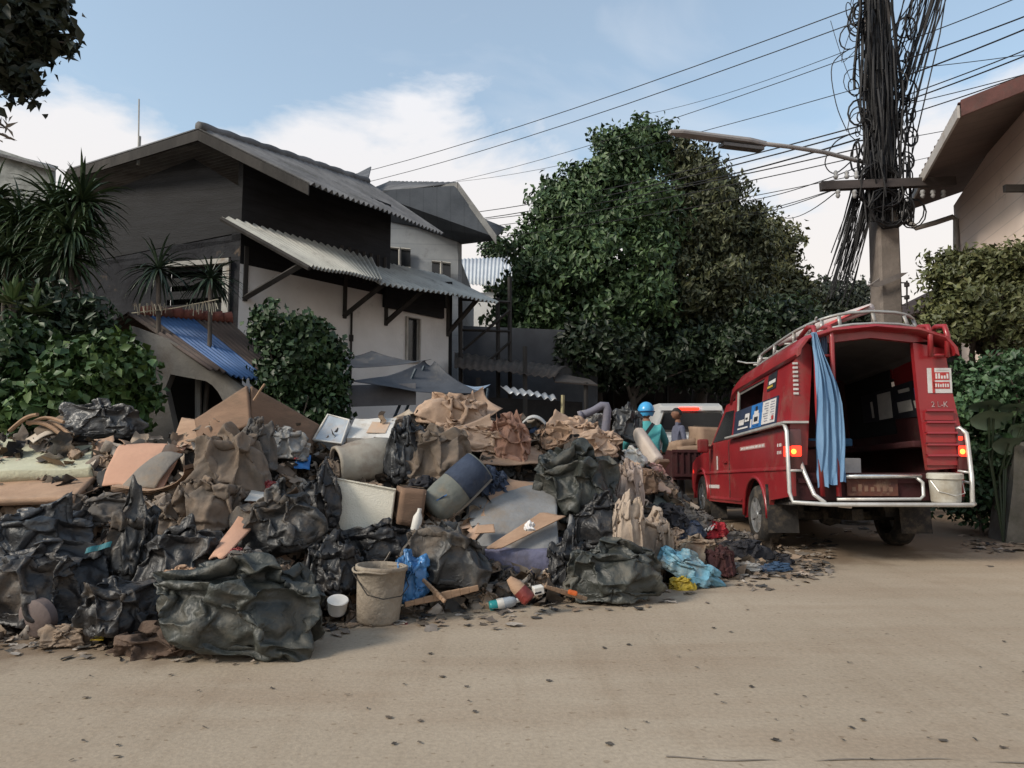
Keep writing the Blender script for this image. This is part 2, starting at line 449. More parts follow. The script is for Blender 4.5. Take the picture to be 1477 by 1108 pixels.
SUN_EL, SUN_AZ = rad(34), rad(240)        # compass from +Y, clockwise: behind the camera to the left
w = bpy.data.worlds.new('World'); scene.world = w; w.use_nodes = True
nt = w.node_tree; N = nt.nodes; L = nt.links
bg = N['Background']; bg.inputs['Strength'].default_value = 0.10
sky = N.new('ShaderNodeTexSky'); sky.sky_type = 'NISHITA'; sky.sun_disc = False
sky.sun_elevation = SUN_EL; sky.sun_rotation = SUN_AZ; sky.air_density = 1.0; sky.dust_density = 1.2; sky.ozone_density = 1.0
tc = N.new('ShaderNodeTexCoord'); sx = N.new('ShaderNodeSeparateXYZ'); L.new(tc.outputs['Generated'], sx.inputs[0])
def mth(op, a, b=None, c=None):
    n = N.new('ShaderNodeMath'); n.operation = op
    for i, x in enumerate((a, b, c)):
        if x is None: continue
        if isinstance(x, (int, float)): n.inputs[i].default_value = x
        else: L.new(x, n.inputs[i])
    return n.outputs[0]
mp = N.new('ShaderNodeMapping'); mp.inputs['Scale'].default_value = (1.0, 1.0, 2.3); mp.inputs['Location'].default_value = (.37, .12, .3)
L.new(tc.outputs['Generated'], mp.inputs['Vector'])
nz = N.new('ShaderNodeTexNoise'); nz.inputs['Scale'].default_value = 3.4; nz.inputs['Detail'].default_value = 9; nz.inputs['Roughness'].default_value = .56; nz.inputs['Distortion'].default_value = .25
L.new(mp.outputs[0], nz.inputs['Vector'])
# cloud banks lie low; the blue opens above them
az = mth('DIVIDE', sx.outputs['X'], mth('MAXIMUM', sx.outputs['Y'], .05))
bank = mth('MAXIMUM', mth('MAXIMUM', mth('SUBTRACT', .42, mth('MULTIPLY', mth('ABSOLUTE', mth('ADD', az, .16)), 1.5)), mth('SUBTRACT', .50, mth('MULTIPLY', mth('ABSOLUTE', mth('ADD', az, .66)), 2.6))), mth('MINIMUM', mth('SUBTRACT', mth('MULTIPLY', az, 1.1), .42), .15))
low = mth('ADD', mth('MULTIPLY', mth('SUBTRACT', .425, sx.outputs['Z']), 5.5), mth('MAXIMUM', bank, -.3))
gap = mth('MULTIPLY', mth('SUBTRACT', nz.outputs['Fac'], .5), 2.0)
den = mth('ADD', low, gap)
mr = N.new('ShaderNodeMapRange'); mr.interpolation_type = 'SMOOTHERSTEP'; mr.inputs['From Min'].default_value = -.05; mr.inputs['From Max'].default_value = .66
L.new(den, mr.inputs['Value'])
thin = N.new('ShaderNodeTexNoise'); thin.inputs['Scale'].default_value = 2.2; thin.inputs['Detail'].default_value = 8; thin.inputs['Distortion'].default_value = .6; L.new(mp.outputs[0], thin.inputs['Vector'])
tr = N.new('ShaderNodeMapRange'); tr.inputs['From Min'].default_value = .42; tr.inputs['From Max'].default_value = .75; tr.inputs['To Max'].default_value = .5; L.new(thin.outputs['Fac'], tr.inputs['Value'])
fac = mth('MINIMUM', mth('MAXIMUM', mth('MAXIMUM', mr.outputs[0], tr.outputs[0]), .22), .93)
# warm low, white high
wc = N.new('ShaderNodeMapRange'); wc.inputs['From Min'].default_value = .1; wc.inputs['From Max'].default_value = .5; L.new(sx.outputs['Z'], wc.inputs['Value'])
cc = N.new('ShaderNodeMix'); cc.data_type = 'RGBA'; L.new(wc.outputs[0], cc.inputs[0])
cc.inputs['A'].default_value = (*[x * 4.5 for x in (1.0, .885, .79)], 1); cc.inputs['B'].default_value = (*[x * 4.5 for x in (.93, .94, .98)], 1)
mx = N.new('ShaderNodeMix'); mx.data_type = 'RGBA'; L.new(fac, mx.inputs[0]); L.new(sky.outputs[0], mx.inputs['A']); L.new(cc.outputs['Result'], mx.inputs['B'])
tint = N.new('ShaderNodeMix'); tint.data_type = 'RGBA'; tint.blend_type = 'MULTIPLY'; tint.inputs[0].default_value = 1; tint.inputs['B'].default_value = (.97, 1.08, .98, 1)
L.new(sky.outputs[0], tint.inputs['A']); L.new(tint.outputs['Result'], mx.inputs['A']); L.new(mx.outputs['Result'], bg.inputs['Color'])

sl = bpy.data.lights.new('sun', 'SUN'); sl.energy = 1.5; sl.angle = rad(14); sl.color = (1, .90, .78)
so = bpy.data.objects.new('sun', sl); link(so)
dirv = Vector((math.sin(SUN_AZ) * math.cos(SUN_EL), math.cos(SUN_AZ) * math.cos(SUN_EL), math.sin(SUN_EL)))
so.rotation_euler = dirv.to_track_quat('Z', 'Y').to_euler(); so.location = dirv * 50

# ================================================================== ground and road
M_GROUND = mat('dark_earth', (.13, .10, .07), (.07, .055, .04), s=1.5, rough=.95, bump=.6, bs=12, dirt=.3)
def groundsheet(name, xs, ys, dz, m, fx=None):
    V = []; n = len(xs)
    for y in ys:
        for x in xs:
            X = fx(x, y) if fx else x
            V.append((X, y, zr(y) + dz))
    Fc = [(j * n + i, j * n + i + 1, (j + 1) * n + i + 1, (j + 1) * n + i) for j in range(len(ys) - 1) for i in range(n - 1)]
    return npobj(name, V, Fc, m, None, True, origin=(0, 0, 0))
ys = [-300, -40, -10, -2, 2, 5, 8, 11, 12, 13, 15, 18, 22, 28, 36, 50, 80, 150, 400, 1500]
g = groundsheet('ground', [-900, -200, -60, -20, -8, 0, 8, 20, 60, 200, 900], ys, -.03, M_GROUND); tag(g, kind='structure')

M_ROAD = bpy.data.materials.new('dusty_concrete'); M_ROAD.use_nodes = True
nt = M_ROAD.node_tree; N = nt.nodes; L = nt.links; b = N['Principled BSDF']; b.inputs['Roughness'].default_value = .9; b.inputs['Specular IOR Level'].default_value = .2
tc = N.new('ShaderNodeTexCoord')
def noise(scale, det, stretch=(1, 1, 1), ro=.6):
    m = N.new('ShaderNodeMapping'); m.inputs['Scale'].default_value = stretch; L.new(tc.outputs['Object'], m.inputs[0])
    n = N.new('ShaderNodeTexNoise'); n.inputs['Scale'].default_value = scale; n.inputs['Detail'].default_value = det; n.inputs['Roughness'].default_value = ro; L.new(m.outputs[0], n.inputs[0]); return n.outputs['Fac']
def ramp(f, p0, c0, p1, c1):
    r = N.new('ShaderNodeValToRGB'); L.new(f, r.inputs[0]); e = r.color_ramp.elements
    e[0].position = p0; e[1].position = p1; e[0].color = (*c0, 1); e[1].color = (*c1, 1); return r.outputs[0]
def mixc(f, a, bb, t='MIX'):
    x = N.new('ShaderNodeMix'); x.data_type = 'RGBA'; x.blend_type = t
    if isinstance(f, float): x.inputs[0].default_value = f
    else: L.new(f, x.inputs[0])
    for k, c in (('A', a), ('B', bb)):
        if isinstance(c, tuple): x.inputs[k].default_value = (*c, 1)
        else: L.new(c, x.inputs[k])
    return x.outputs['Result']
base = ramp(noise(.35, 6, (.7, 1.5, 1)), .35, (.31, .25, .185), .68, (.385, .318, .242))
base = mixc(ramp(noise(.9, 7, (.5, 2.2, 1)), .46, (0, 0, 0), .72, (.7, .7, .7)), base, (.27, .2, .14))
base = mixc(ramp(noise(14, 6), .35, (.82, .82, .82), .7, (1.08, 1.08, 1.08)), base, base, 'MIX')
grain = ramp(noise(45, 5), .36, (.86, .86, .86), .64, (1.04, 1.04, 1.04))
base = mixc(1.0, base, grain, 'MULTIPLY')
tracks = ramp(noise(1.6, 5, (3.0, .25, 1)), .5, (1, 1, 1), .74, (.90, .88, .86))
base = mixc(1.0, base, tracks, 'MULTIPLY')
specks = ramp(noise(24, 2, (1, 1.3, 1), .3), .68, (1, 1, 1), .74, (.72, .68, .64))
base = mixc(1.0, base, specks, 'MULTIPLY')
# trampled mud washed out of the heap, along the foot of it
sp = N.new('ShaderNodeSeparateXYZ'); L.new(tc.outputs['Object'], sp.inputs[0])
def mm(op, a, bb):
    n = N.new('ShaderNodeMath'); n.operation = op
    for i, x in enumerate((a, bb)):
        if isinstance(x, (int, float)): n.inputs[i].default_value = x
        else: L.new(x, n.inputs[i])
    return n.outputs[0]
foot = mm('SUBTRACT', sp.outputs['Y'], mm('ADD', mm('MULTIPLY', sp.outputs['X'], .52), 5.0))
mudf = mm('ADD', mm('MULTIPLY', foot, .95), mm('MULTIPLY', mm('SUBTRACT', noise(2.2, 7), .5), 2.0))
base = mixc(ramp(mudf, -.25, (0, 0, 0), .55, (.8, .8, .8)), base, (.15, .105, .07))
L.new(base, b.inputs['Base Color'])
bp = N.new('ShaderNodeBump'); bp.inputs['Strength'].default_value = .22; bp.inputs['Distance'].default_value = .015
L.new(mm('ADD', noise(60, 6), noise(7, 5)), bp.inputs['Height']); L.new(bp.outputs[0], b.inputs['Normal'])
road = groundsheet('road', [-14, -9, -5, -2, 0, 2, 4, 5.6, 7.2], [-30, -8, -2, 2, 5, 8, 11, 12, 13, 14, 15, 17, 20, 25, 32, 45], 0, M_ROAD, lambda x, y: x + max(0, y - 6) * .05)
tag(road, kind='structure')
M_TAR = mat('tar', (.17, .14, .11), (.24, .20, .16), s=4, rough=.9)
mb = MB()
px = list(range(960, 1700, 14))
for i in range(len(px) - 1):
    q = []
    for u, e in ((px[i], 0), (px[i + 1], 0), (px[i + 1], 1), (px[i], 1)):
        v = 1082 + (u - 300) * .016 + math.sin(u * .013) * 3 + math.sin(u * .05) * 1.2
        p = at(u, v, gy(v)); wd = max(0, .006 + .009 * math.sin(u * .037) * math.sin(u * .0113 + 1))
        q.append((p.x, p.y - wd * (1 - e), .004))
    mb.add(q, [(0, 1, 2, 3)])
tag(mb.build('road_joint', M_TAR), kind='structure')

# ================================================================== buildings
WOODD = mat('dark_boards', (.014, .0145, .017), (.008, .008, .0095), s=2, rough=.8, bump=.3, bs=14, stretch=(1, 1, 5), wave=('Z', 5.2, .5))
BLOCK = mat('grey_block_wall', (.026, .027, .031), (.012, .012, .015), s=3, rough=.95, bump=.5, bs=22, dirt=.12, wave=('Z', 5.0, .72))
TILE = mat('grey_fibre_cement', (.17, .17, .175), (.10, .10, .105), s=1.6, rough=.9, bump=.3, bs=16, dirt=.25, dirtc=(.06, .06, .055))
AWN = mat('pale_fibre_cement', (.43, .43, .40), (.30, .30, .28), s=1.2, rough=.85, bump=.25, bs=12, dirt=.22, dirtc=(.13, .13, .12), stretch=(1, 1, 1))
WHITE = mat('white_render', (.66, .66, .65), (.55, .545, .53), s=.9, rough=.9, bump=.25, bs=18, dirt=.16, dirtc=(.22, .21, .19))
GREYW = mat('grey_render', (.34, .36, .38), (.26, .28, .30), s=1.1, rough=.9, bump=.2, bs=15, dirt=.12, dirtc=(.15, .15, .15), wave=('Z', 2.6, .8))
TIMB = mat('weathered_timber', (.042, .038, .035), (.022, .02, .019), s=3, rough=.85, bump=.4, bs=20, stretch=(1, 1, .3))
PALETIM = mat('pale_trim', (.40, .39, .36), (.27, .26, .24), s=3, rough=.8, dirt=.2)
GLASSD = mat('dark_glass', (.012, .014, .016), (.02, .022, .024), s=1, rough=.2, bump=0, spec=.5)
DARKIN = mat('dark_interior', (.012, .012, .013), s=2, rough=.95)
SOFFIT = mat('soffit', (.14, .145, .155), (.10, .105, .11), s=1.5, rough=.9, wave=('X', 3, .75))

def corrugated(mb, q, waves, amp, th=.008, nv=6, mi=0, sag=0.0, seed=0):
    """sheet q = top-left, top-right, eave-right, eave-left; the ribs run from top to eave"""
    mb.slab(q, th, mi, nu=waves * 6, nv=nv, f=lambda a, bb: amp * math.sin(a * waves * 2 * math.pi) - sag * 4 * bb * (1 - bb) + .012 * math.sin(a * 9 + seed) * bb)

# ---- the big timber house
house = thing('timber_house', 'dark two storey timber house with a white lower wall and long grey gable roof', 'house', (-4.4, 11.0, 0), 0)
A = at(287, 186, 10.6); D = at(446, 264, 10.3); C_ = at(640, 338, 14.6); B = at(530, 264, 15.2); Lf = at(96, 246, 11.6)
Lb = Vector((B.x - 6.5, B.y + 1.2, B.z - .6))
mb = LB(); corrugated(mb, [A, B, C_, D], 30, .032, nv=5)
r1 = mb.part('roof', TILE, house, True); sharp(r1, 50); r1['label'] = 'right hand grey corrugated roof slope'
mb = LB(); corrugated(mb, [B, A, Lf, Lb], 30, .032, nv=5)
r2 = mb.part('roof', TILE, house, True)
mb = LB(); rl = (B - A); pts = [A + rl * t + Vector((0, 0, .035 + .012 * math.sin(t * 60))) for t in np.linspace(0, 1, 40)]
mb.tube(pts, .085, 8); mb.part('ridge_cap', TILE, house, True)
mb = LB()
dn = Vector((0, 0, -.2)); fw = Vector((-.1, -.05, 0))
for a, e in ((A, D), (A, Lf)):
    mb.prism([a + Vector((0, -.03, -.03)), e + Vector((0, -.03, -.03)), e + dn + Vector((0, -.03, 0)), a + dn + Vector((0, -.03, 0))], (0, .04, 0))
mb.part('barge_board', TIMB, house)
# gable wall in two layers (boards above grey block), the corner at K
K0 = at(340, 560, 11.0); K = Vector((K0.x, 11.0, 0)); KL = Vector((at(92, 500, 11.8).x, 11.8, 0)); KB = Vector((at(652, 500, 14.9).x, 14.9, 0))
zb = at(340, 300, 11).z
def up(p, z): return Vector((p.x, p.y, z))
zt = 5.35
mid = K.lerp(KL, .28)
mb = LB(); inn = Vector((.02, .16, 0))
split = 4.62
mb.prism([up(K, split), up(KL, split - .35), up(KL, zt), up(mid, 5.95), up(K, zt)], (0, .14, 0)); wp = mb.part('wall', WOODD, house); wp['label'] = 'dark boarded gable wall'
mb = LB()
# block wall leaves a window hole
wl, wr_, wt, wbm = .05, .40, 4.22, 2.55
X = lambda t: K.lerp(KL, t)
for (t0, t1, z0, z1) in ((0, wl, 0, split), (wl, wr_, 0, wbm), (wl, wr_, wt, split - .12), (wr_, 1, 0, split - .3)):
    a, e = X(t0), X(t1)
    mb.prism([up(a, z0), up(e, z0), up(e, z1), up(a, z1)], (0, .12, 0))
mb.prism([up(X(0), split - .14), up(X(1), split - .46), up(X(1), split - .36), up(X(0), split - .02)], (0, .11, 0))
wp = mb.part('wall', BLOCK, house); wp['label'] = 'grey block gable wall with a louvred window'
win = LB(); a, e = X(wl), X(wr_)
for z in np.linspace(wbm + .12, wt - .2, 7):
    win.prism([up(a, z), up(e, z), up(e, z + .13), up(a, z + .13)], (0, .03, .0))
wo = win.part('window', WOODD, house)
fr = LB()
fr.prism([up(a, wt - .12) + Vector((0, -.1, 0)), up(e, wt - .12) + Vector((0, -.1, 0)), up(e, wt - .04) + Vector((0, -.1, 0)), up(a, wt - .04) + Vector((0, -.1, 0))], (0, .2, 0))
fr.prism([up(a, wbm) + Vector((0, -.08, 0)), up(e, wbm) + Vector((0, -.08, 0)), up(e, wbm + .07) + Vector((0, -.08, 0)), up(a, wbm + .07) + Vector((0, -.08, 0))], (0, .18, 0))
fr.prism([up(a, wbm + .07) + Vector((0, -.06, 0)), up(X(wl + .035), wbm + .07) + Vector((0, -.06, 0)), up(X(wl + .035), wt - .12) + Vector((0, -.06, 0)), up(a, wt - .12) + Vector((0, -.06, 0))], (0, .15, 0))
fr.part('window_frame', PALETIM, house, under=wo)
bk = LB(); bk.prism([up(a, wbm) + Vector((0, .13, 0)), up(e, wbm) + Vector((0, .13, 0)), up(e, wt) + Vector((0, .13, 0)), up(a, wt) + Vector((0, .13, 0))], (0, .02, 0)); bk.part('window_back', DARKIN, house, under=wo)
# side: dark upper storey over a white lower wall
side = (KB - K).normalized(); out_ = Vector((side.y, -side.x, 0))
upb = K.lerp(KB, .60)
mb = LB(); th = -out_ * .14
z1 = 4.1
nA = (B - A).cross(D - A); roofz = lambda p: A.z - (nA.x * (p.x - A.x) + nA.y * (p.y - A.y)) / nA.z - .07
seg = [K.lerp(KB, t) for t in np.linspace(0, .64, 10)]
for i in range(9):
    a_, e_ = seg[i], seg[i + 1]; mb.prism([up(a_, z1), up(e_, z1), up(e_, max(z1 + .1, roofz(e_))), up(a_, roofz(a_))], th)
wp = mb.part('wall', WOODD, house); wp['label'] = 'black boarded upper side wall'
mb = LB()
for k in range(7):
    p = K.lerp(KB, .40 + .035 * k) + out_ * .02
    mb.box((p.x, p.y, 4.55), (.05, .05, .6))
mb.part('railing', TIMB, house)
mb = LB()
Z2 = 4.1
S = lambda t, z: up(K.lerp(KB, t), z)
# white wall with the narrow dark window
wt0, wt1 = .729, .80
for (t0, t1, z0, zz) in ((0, wt0, 0, Z2), (wt0, wt1, 0, 2.85), (wt0, wt1, 3.75, Z2), (wt1, 1, 0, Z2)):
    mb.prism([S(t0, z0), S(t1, z0), S(t1, zz), S(t0, zz)], th)
wp = mb.part('wall', WHITE, house); wp['label'] = 'white rendered lower side wall'
mb = LB(); mb.prism([S(wt0, 2.85) + th * .4, S(wt1, 2.85) + th * .4, S(wt1, 3.75) + th * .4, S(wt0, 3.75) + th * .4], th * .2)
wo2 = mb.part('window', GLASSD, house); wo2['label'] = 'narrow dark window in the white wall'
mb = LB(); a0 = S(wt0, 2.85) + out_ * .03; mb.tube([a0, S(wt0, 3.75) + out_ * .03, S(wt1, 3.75) + out_ * .03, S(wt1, 2.85) + out_ * .03, a0], .03, 4)
mb.part('window_frame', PALETIM, house, under=wo2)
mb = LB(); mb.prism([S(.60, 3.85) + out_ * .10, S(.93, 3.85) + out_ * .10, S(.93, 4.45) + out_ * .10, S(.60, 4.45) + out_ * .10], -out_ * .08); mb.part('shutter_panel', WOODD, house)
mb = LB()
dp = S(.45, 3.7) + out_ * .03; mb.tube([dp, dp + Vector((0, 0, -2.8))], .02, 6); mb.box(dp + Vector((.0, 0, -.55)), (.07, .05, .12)); mb.part('cable_conduit', TIMB, house)
mb = LB()   # back end of the house, so that it closes
mb.prism([up(KB, 0), up(KB + Vector((-6.4, 1.2, 0)), 0), up(KB + Vector((-6.4, 1.2, 0)), 5.0), up(KB, 4.7)], (.0, -.1, 0)); mb.part('wall', WOODD, house)
# awning in two lengths
T0 = at(320, 313, 10.75); T1 = at(536, 372, 13.2); E0 = at(447, 384, 10.35); E1 = at(551, 405, 11.75)
mb = LB(); corrugated(mb, [T0, T1, E1, E0], 21, .035, nv=5)
aw = mb.part('awning', AWN, house, True); sharp(aw, 50); aw['label'] = 'nearer length of the pale corrugated awning'
mb = LB(); corrugated(mb, [at(470, 362, 12.55), at(640, 398, 16.2), at(720, 437, 14.9), at(548, 409, 11.7)], 25, .03, nv=5)
aw = mb.part('awning', AWN, house, True); sharp(aw, 50); aw['label'] = 'farther length of the pale corrugated awning'
mb = LB()
mb.tube([T0 + Vector((0, -.02, -.04)), E0 + Vector((0, -.02, -.04))], .04, 5); mb.part('awning_edge', TIMB, house); mb = LB()
for t_, ub, vb, Yb in ((.02, 438, 380, 10.45), (.42, 556, 408, 12.0), (.62, 610, 418, 13.2), (.97, 690, 430, 14.7)):
    mb.tube([S(t_, 3.55), at(ub, vb, Yb)], .055, 4); mb.tube([S(t_, 3.5), S(t_, 4.4)], .05, 4); mb.part('awning_bracket', TIMB, house); mb = LB()

# rainwater column at the corner and antenna on the ridge
mb = MB(); p0 = at(201, 205, 11.3); p1 = at(200.5, 143, 11.3)
mb.tube([p0 + Vector((0, 0, -.4)), p1], .012, 5); mb.tube([p0 + Vector((0, 0, -.4)), p0 + Vector((0, 0, .1))], .025, 6)
tag(mb.build('antenna_mast', PALETIM), 'thin antenna rod rising above the left roof slope of the timber house', 'antenna')

# ---- the grey gabled house behind it
PALEB_ = mat('grey_barge', (.22, .22, .215), (.15, .15, .148), s=3, rough=.8, dirt=.2)
gh = thing('grey_house', 'grey rendered house with a low overhanging gable roof behind the timber house', 'house', at(600, 640, 18), 0)
a_, b_, c_ = at(525, 270, 18.5), at(660, 264, 16.2), at(716, 341, 16.0); d_ = at(690, 345, 20.5)
mb = LB(); corrugated(mb, [at(560, 262, 22), b_, c_, at(730, 330, 21)], 16, .035, nv=4); mb.part('roof', TILE, gh, True)
mb = LB(); lft = at(528, 268, 16.9); mb.slab([at(535, 240, 22), lft + Vector((-3, .5, -.9)), lft + Vector((-3, .4, -.95)), lft], .04)
corrugated(mb, [b_, at(560, 262, 22), at(470, 300, 22), at(528, 275, 16.6) + Vector((-.6, 0, -.15))], 14, .03, nv=3); mb.part('roof', TILE, gh, True)
mb = LB(); q = [b_, c_]
mb.prism([b_ + Vector((0, -.05, .02)), c_ + Vector((0, -.05, .02)), c_ + Vector((0, -.05, -.2)), b_ + Vector((0, -.05, -.2))], (0, .05, 0))
mb.prism([b_ + Vector((0, -.06, .0)), at(578, 278, 16.7) + Vector((0, -.06, -.02)), at(578, 278, 16.7) + Vector((0, -.06, -.17)), b_ + Vector((0, -.06, -.2))], (0, .05, 0))
mb.part('barge_board', PALEB_, gh)
mb = LB()
g0 = at(536, 500, 17.0); g1 = at(660, 500, 17.2)
mb.prism([up(g0, 0), up(g1, 0), at(660, 338, 17.2), at(536, 312, 17.0)], (.1, .12, 0))
mb.prism([up(g1, 0), up(g1 + Vector((.15, 4.5, 0)), 0), up(g1 + Vector((.15, 4.5, 0)), 5.9), up(g1, 6.0)], (-.12, 0, 0))
mb.part('wall', GREYW, gh)
for (u0, v0, u1, v1, lab) in ((561, 357, 592, 384, 'small dark window on the left'), (623, 377, 650, 402, 'dark window by the right corner')):
    mb = LB(); mb.prism([at(u0, v0, 16.93), at(u1, v0 + 3, 16.98), at(u1, v1 + 3, 16.98), at(u0, v1, 16.93)], (0, .03, 0)); o = mb.part('window', GLASSD, gh); o['label'] = lab
    mb = LB(); um = (u0 + u1) / 2
    mb.tube([at(um, v0, 16.9), at(um, v1, 16.9)], .035, 4); mb.tube([at(u0, v0, 16.9), at(u1, v0 + 3, 16.9)], .03, 4); mb.tube([at(u0, v1, 16.9), at(u1, v1 + 3, 16.9)], .03, 4)
    mb.part('window_frame', PALETIM, gh, under=o)
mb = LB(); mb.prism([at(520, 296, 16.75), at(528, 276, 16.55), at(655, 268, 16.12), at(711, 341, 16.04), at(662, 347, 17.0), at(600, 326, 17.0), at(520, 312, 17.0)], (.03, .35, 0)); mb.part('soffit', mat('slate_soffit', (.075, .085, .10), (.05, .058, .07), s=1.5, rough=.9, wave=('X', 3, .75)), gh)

# ---- pale roof farther back, and the sliver of a neighbour's house at the far left
fh = thing('far_house', 'far house with a pale sheet metal roof seen between grey house and big tree', 'house', at(700, 640, 27), 0)
mb = LB(); corrugated(mb, [at(655, 374, 30), at(775, 370, 30), at(770, 418, 26), at(655, 408, 26)], 22, .03, nv=3); mb.part('roof', mat('pale_metal_sheet', (.5, .52, .54), (.42, .44, .46), s=1, rough=.6, dirt=.1), fh, True)
mb = LB(); p0 = at(655, 500, 26.3); p1 = at(770, 500, 26.3); mb.prism([up(p0, 0), up(p1, 0), up(p1, 7.0), up(p0, 7.0)], (0, .15, 0)); mb.part('wall', WHITE, fh)
nh = thing('neighbour_house', 'light grey plastered house whose stained wall shows at the far left edge', 'house', at(-60, 640, 15), 0)
mb = LB(); mb.prism([at(-260, 690, 15), at(72, 690, 15), at(72, 240, 15), at(0, 216, 15), at(-100, 200, 15), at(-260, 250, 15)], (0, .2, 0)); mb.part('wall', mat('stained_plaster', (.30, .31, .30), (.18, .19, .18), s=2.5, rough=.95, dirt=.3, dirtc=(.1, .1, .09)), nh)
mb = LB(); mb.slab([at(-100, 194, 14.8), at(80, 243, 14.8), at(84, 240, 19), at(-100, 196, 19)], .06); mb.part('roof', TILE, nh)

# ---- the low outbuilding with red ridge tiles and one blue sheet
ob = thing('outbuilding', 'low concrete outbuilding with red ridge tiles and one blue roof sheet behind the heap', 'outbuilding', at(300, 640, 9.2), 0)
RED = mat('red_clay_tile', (.20, .065, .045), (.12, .045, .035), s=5, rough=.85, dirt=.3, dirtc=(.06, .05, .04))
BROWNR = mat('brown_sheet', (.10, .075, .065), (.065, .05, .045), s=2, rough=.85, dirt=.25, dirtc=(.05, .05, .045))
BLUES = mat('blue_sheet', (.04, .11, .27), (.03, .08, .20), s=2, rough=.55, dirt=.12, dirtc=(.08, .09, .1))
R0, R1 = at(183, 452, 9.2), at(330, 463, 9.8)
E3, E2 = at(440, 562, 9.4), at(300, 532, 8.3)
def RP(a, e): return (R0.lerp(R1, a)).lerp(E2.lerp(E3, a), e)
mb = LB(); corrugated(mb, [RP(0, 0), RP(.18, 0), RP(.18, 1), RP(0, 1)], 3, .02, nv=4); corrugated(mb, [RP(.62, 0), RP(1, 0), RP(1, 1), RP(.62, 1)], 7, .02, nv=4); o = mb.part('roof', BROWNR, ob, True)
mb = LB(); corrugated(mb, [RP(.18, .02), RP(.62, .02), RP(.62, 1.03), RP(.18, 1.03)], 9, .02, nv=4); o = mb.part('roof', BLUES, ob, True); o['label'] = 'bright blue roof sheet'
mb = LB(); corrugated(mb, [R1, R0, at(30, 540, 10.5), at(200, 540, 11.5)], 18, .02, nv=3); o = mb.part('roof', BROWNR, ob, True)
mb = LB()
for k in range(9):
    a, e = R0.lerp(R1, .12 + k * .1), R0.lerp(R1, .12 + (k + 1) * .1 + .015)
    mb.tube([a + Vector((0, 0, .03)), e + Vector((0, 0, .05))], [.075, .09], 8)
mb.part('ridge_tile', RED, ob, True)
mb = LB()
# front wall with an arched opening
w0, w1 = at(186, 470, 8.75), at(395, 470, 8.55)
def WP(u, v): t = (u - 186) / 209; return at(u, v, 8.75 - .2 * t)
outer = [WP(168, 690), WP(172, 500), WP(190, 470), WP(240, 488), WP(300, 520), WP(352, 560), WP(372, 690)]
arch = [WP(338, 690)] + [WP(338 - 50 * (1 - math.cos(t)) , 690 - 142 * math.sin(t) ** .8) for t in np.linspace(.3, math.pi / 2, 8)] + [WP(246, 540), WP(238, 560), WP(256, 640), WP(262, 690)]
mb.prism(outer[:1] + outer[1:] + arch, (0, .14, 0)); 
mb.part('wall', mat('bare_concrete', (.17, .16, .145), (.10, .095, .088), s=1.5, rough=.95, bump=.3, dirt=.28, dirtc=(.09, .07, .055)), ob)
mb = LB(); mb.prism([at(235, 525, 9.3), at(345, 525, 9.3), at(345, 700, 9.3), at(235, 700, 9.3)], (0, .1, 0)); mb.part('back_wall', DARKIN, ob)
mb = LB(); mb.tube([at(286, 545, 9.1), at(286, 690, 9.1)], .04, 6); mb.part('post', PALETIM, ob)
mb = LB(); cw = at(372, 560, 9.5); mb.prism([at(360, 560, 9.2), at(470, 556, 10.6), at(470, 700, 10.6), at(360, 700, 9.2)], (0, .1, 0)); mb.part('side_wall', mat('dark_red_boards', (.055, .025, .022), (.03, .018, .017), s=2, rough=.9), ob)

# ---- lean-to sheds and the fence under the big tree
RUST = mat('rusty_dark_sheet', (.085, .07, .06), (.05, .042, .038), s=2, rough=.9, dirt=.3, dirtc=(.04, .035, .03))
shed = thing('lean_to_shed', 'dark open lean-to shed with sagging sheet roofs beside the white house wall', 'shed', at(750, 640, 14.5), 0)
mb = LB(); corrugated(mb, [at(655, 508, 16.5), at(818, 530, 16.5), at(800, 545, 14.0), at(655, 530, 14.0)], 14, .02, nv=3, sag=.08); mb.part('roof', RUST, shed, True)
mb = LB(); mb.slab([at(795, 538, 15.5), at(850, 549, 15.3), at(862, 557, 14.0), at(800, 552, 14.0)], .03); o = mb.part('roof', RUST, shed); o['label'] = 'small loose sheet at the right end of the shed roof'
mb = LB()
for (u, v0, v1, Y) in ((664, 428, 660, 15), (718, 430, 660, 15.4), (735, 400, 660, 15.4), (757, 500, 680, 14.1), (845, 552, 690, 14.1), (690, 545, 690, 14.1)):
    mb.tube([at(u, v0, Y), at(u + 1, v1, Y)], .05, 5); mb.part('post', TIMB, shed); mb = LB()
for (a, e) in (((668, 505), (735, 448)), ((700, 525), (737, 492)), ((664, 432), (736, 436)), ((664, 476), (736, 478))):
    mb.tube([at(*a, 15.3), at(*e, 15.3)], .03, 4); mb.part('brace', TIMB, shed); mb = LB()
mb = LB(); mb.prism([at(668, 470, 17.5), at(862, 478, 17.5), at(862, 700, 17.5), at(668, 700, 17.5)], (0, .1, 0)); mb.part('wall', mat('slate_wall', (.07, .075, .085), (.045, .048, .055), s=1, rough=.95), shed)
mb = LB(); mb.prism([at(640, 570, 14.6), at(840, 580, 14.6), at(840, 720, 14.6), at(640, 720, 14.6)], (0, .1, 0)); mb.part('wall', mat('black_boards', (.03, .028, .027), (.018, .017, .017), s=2, rough=.9), shed)

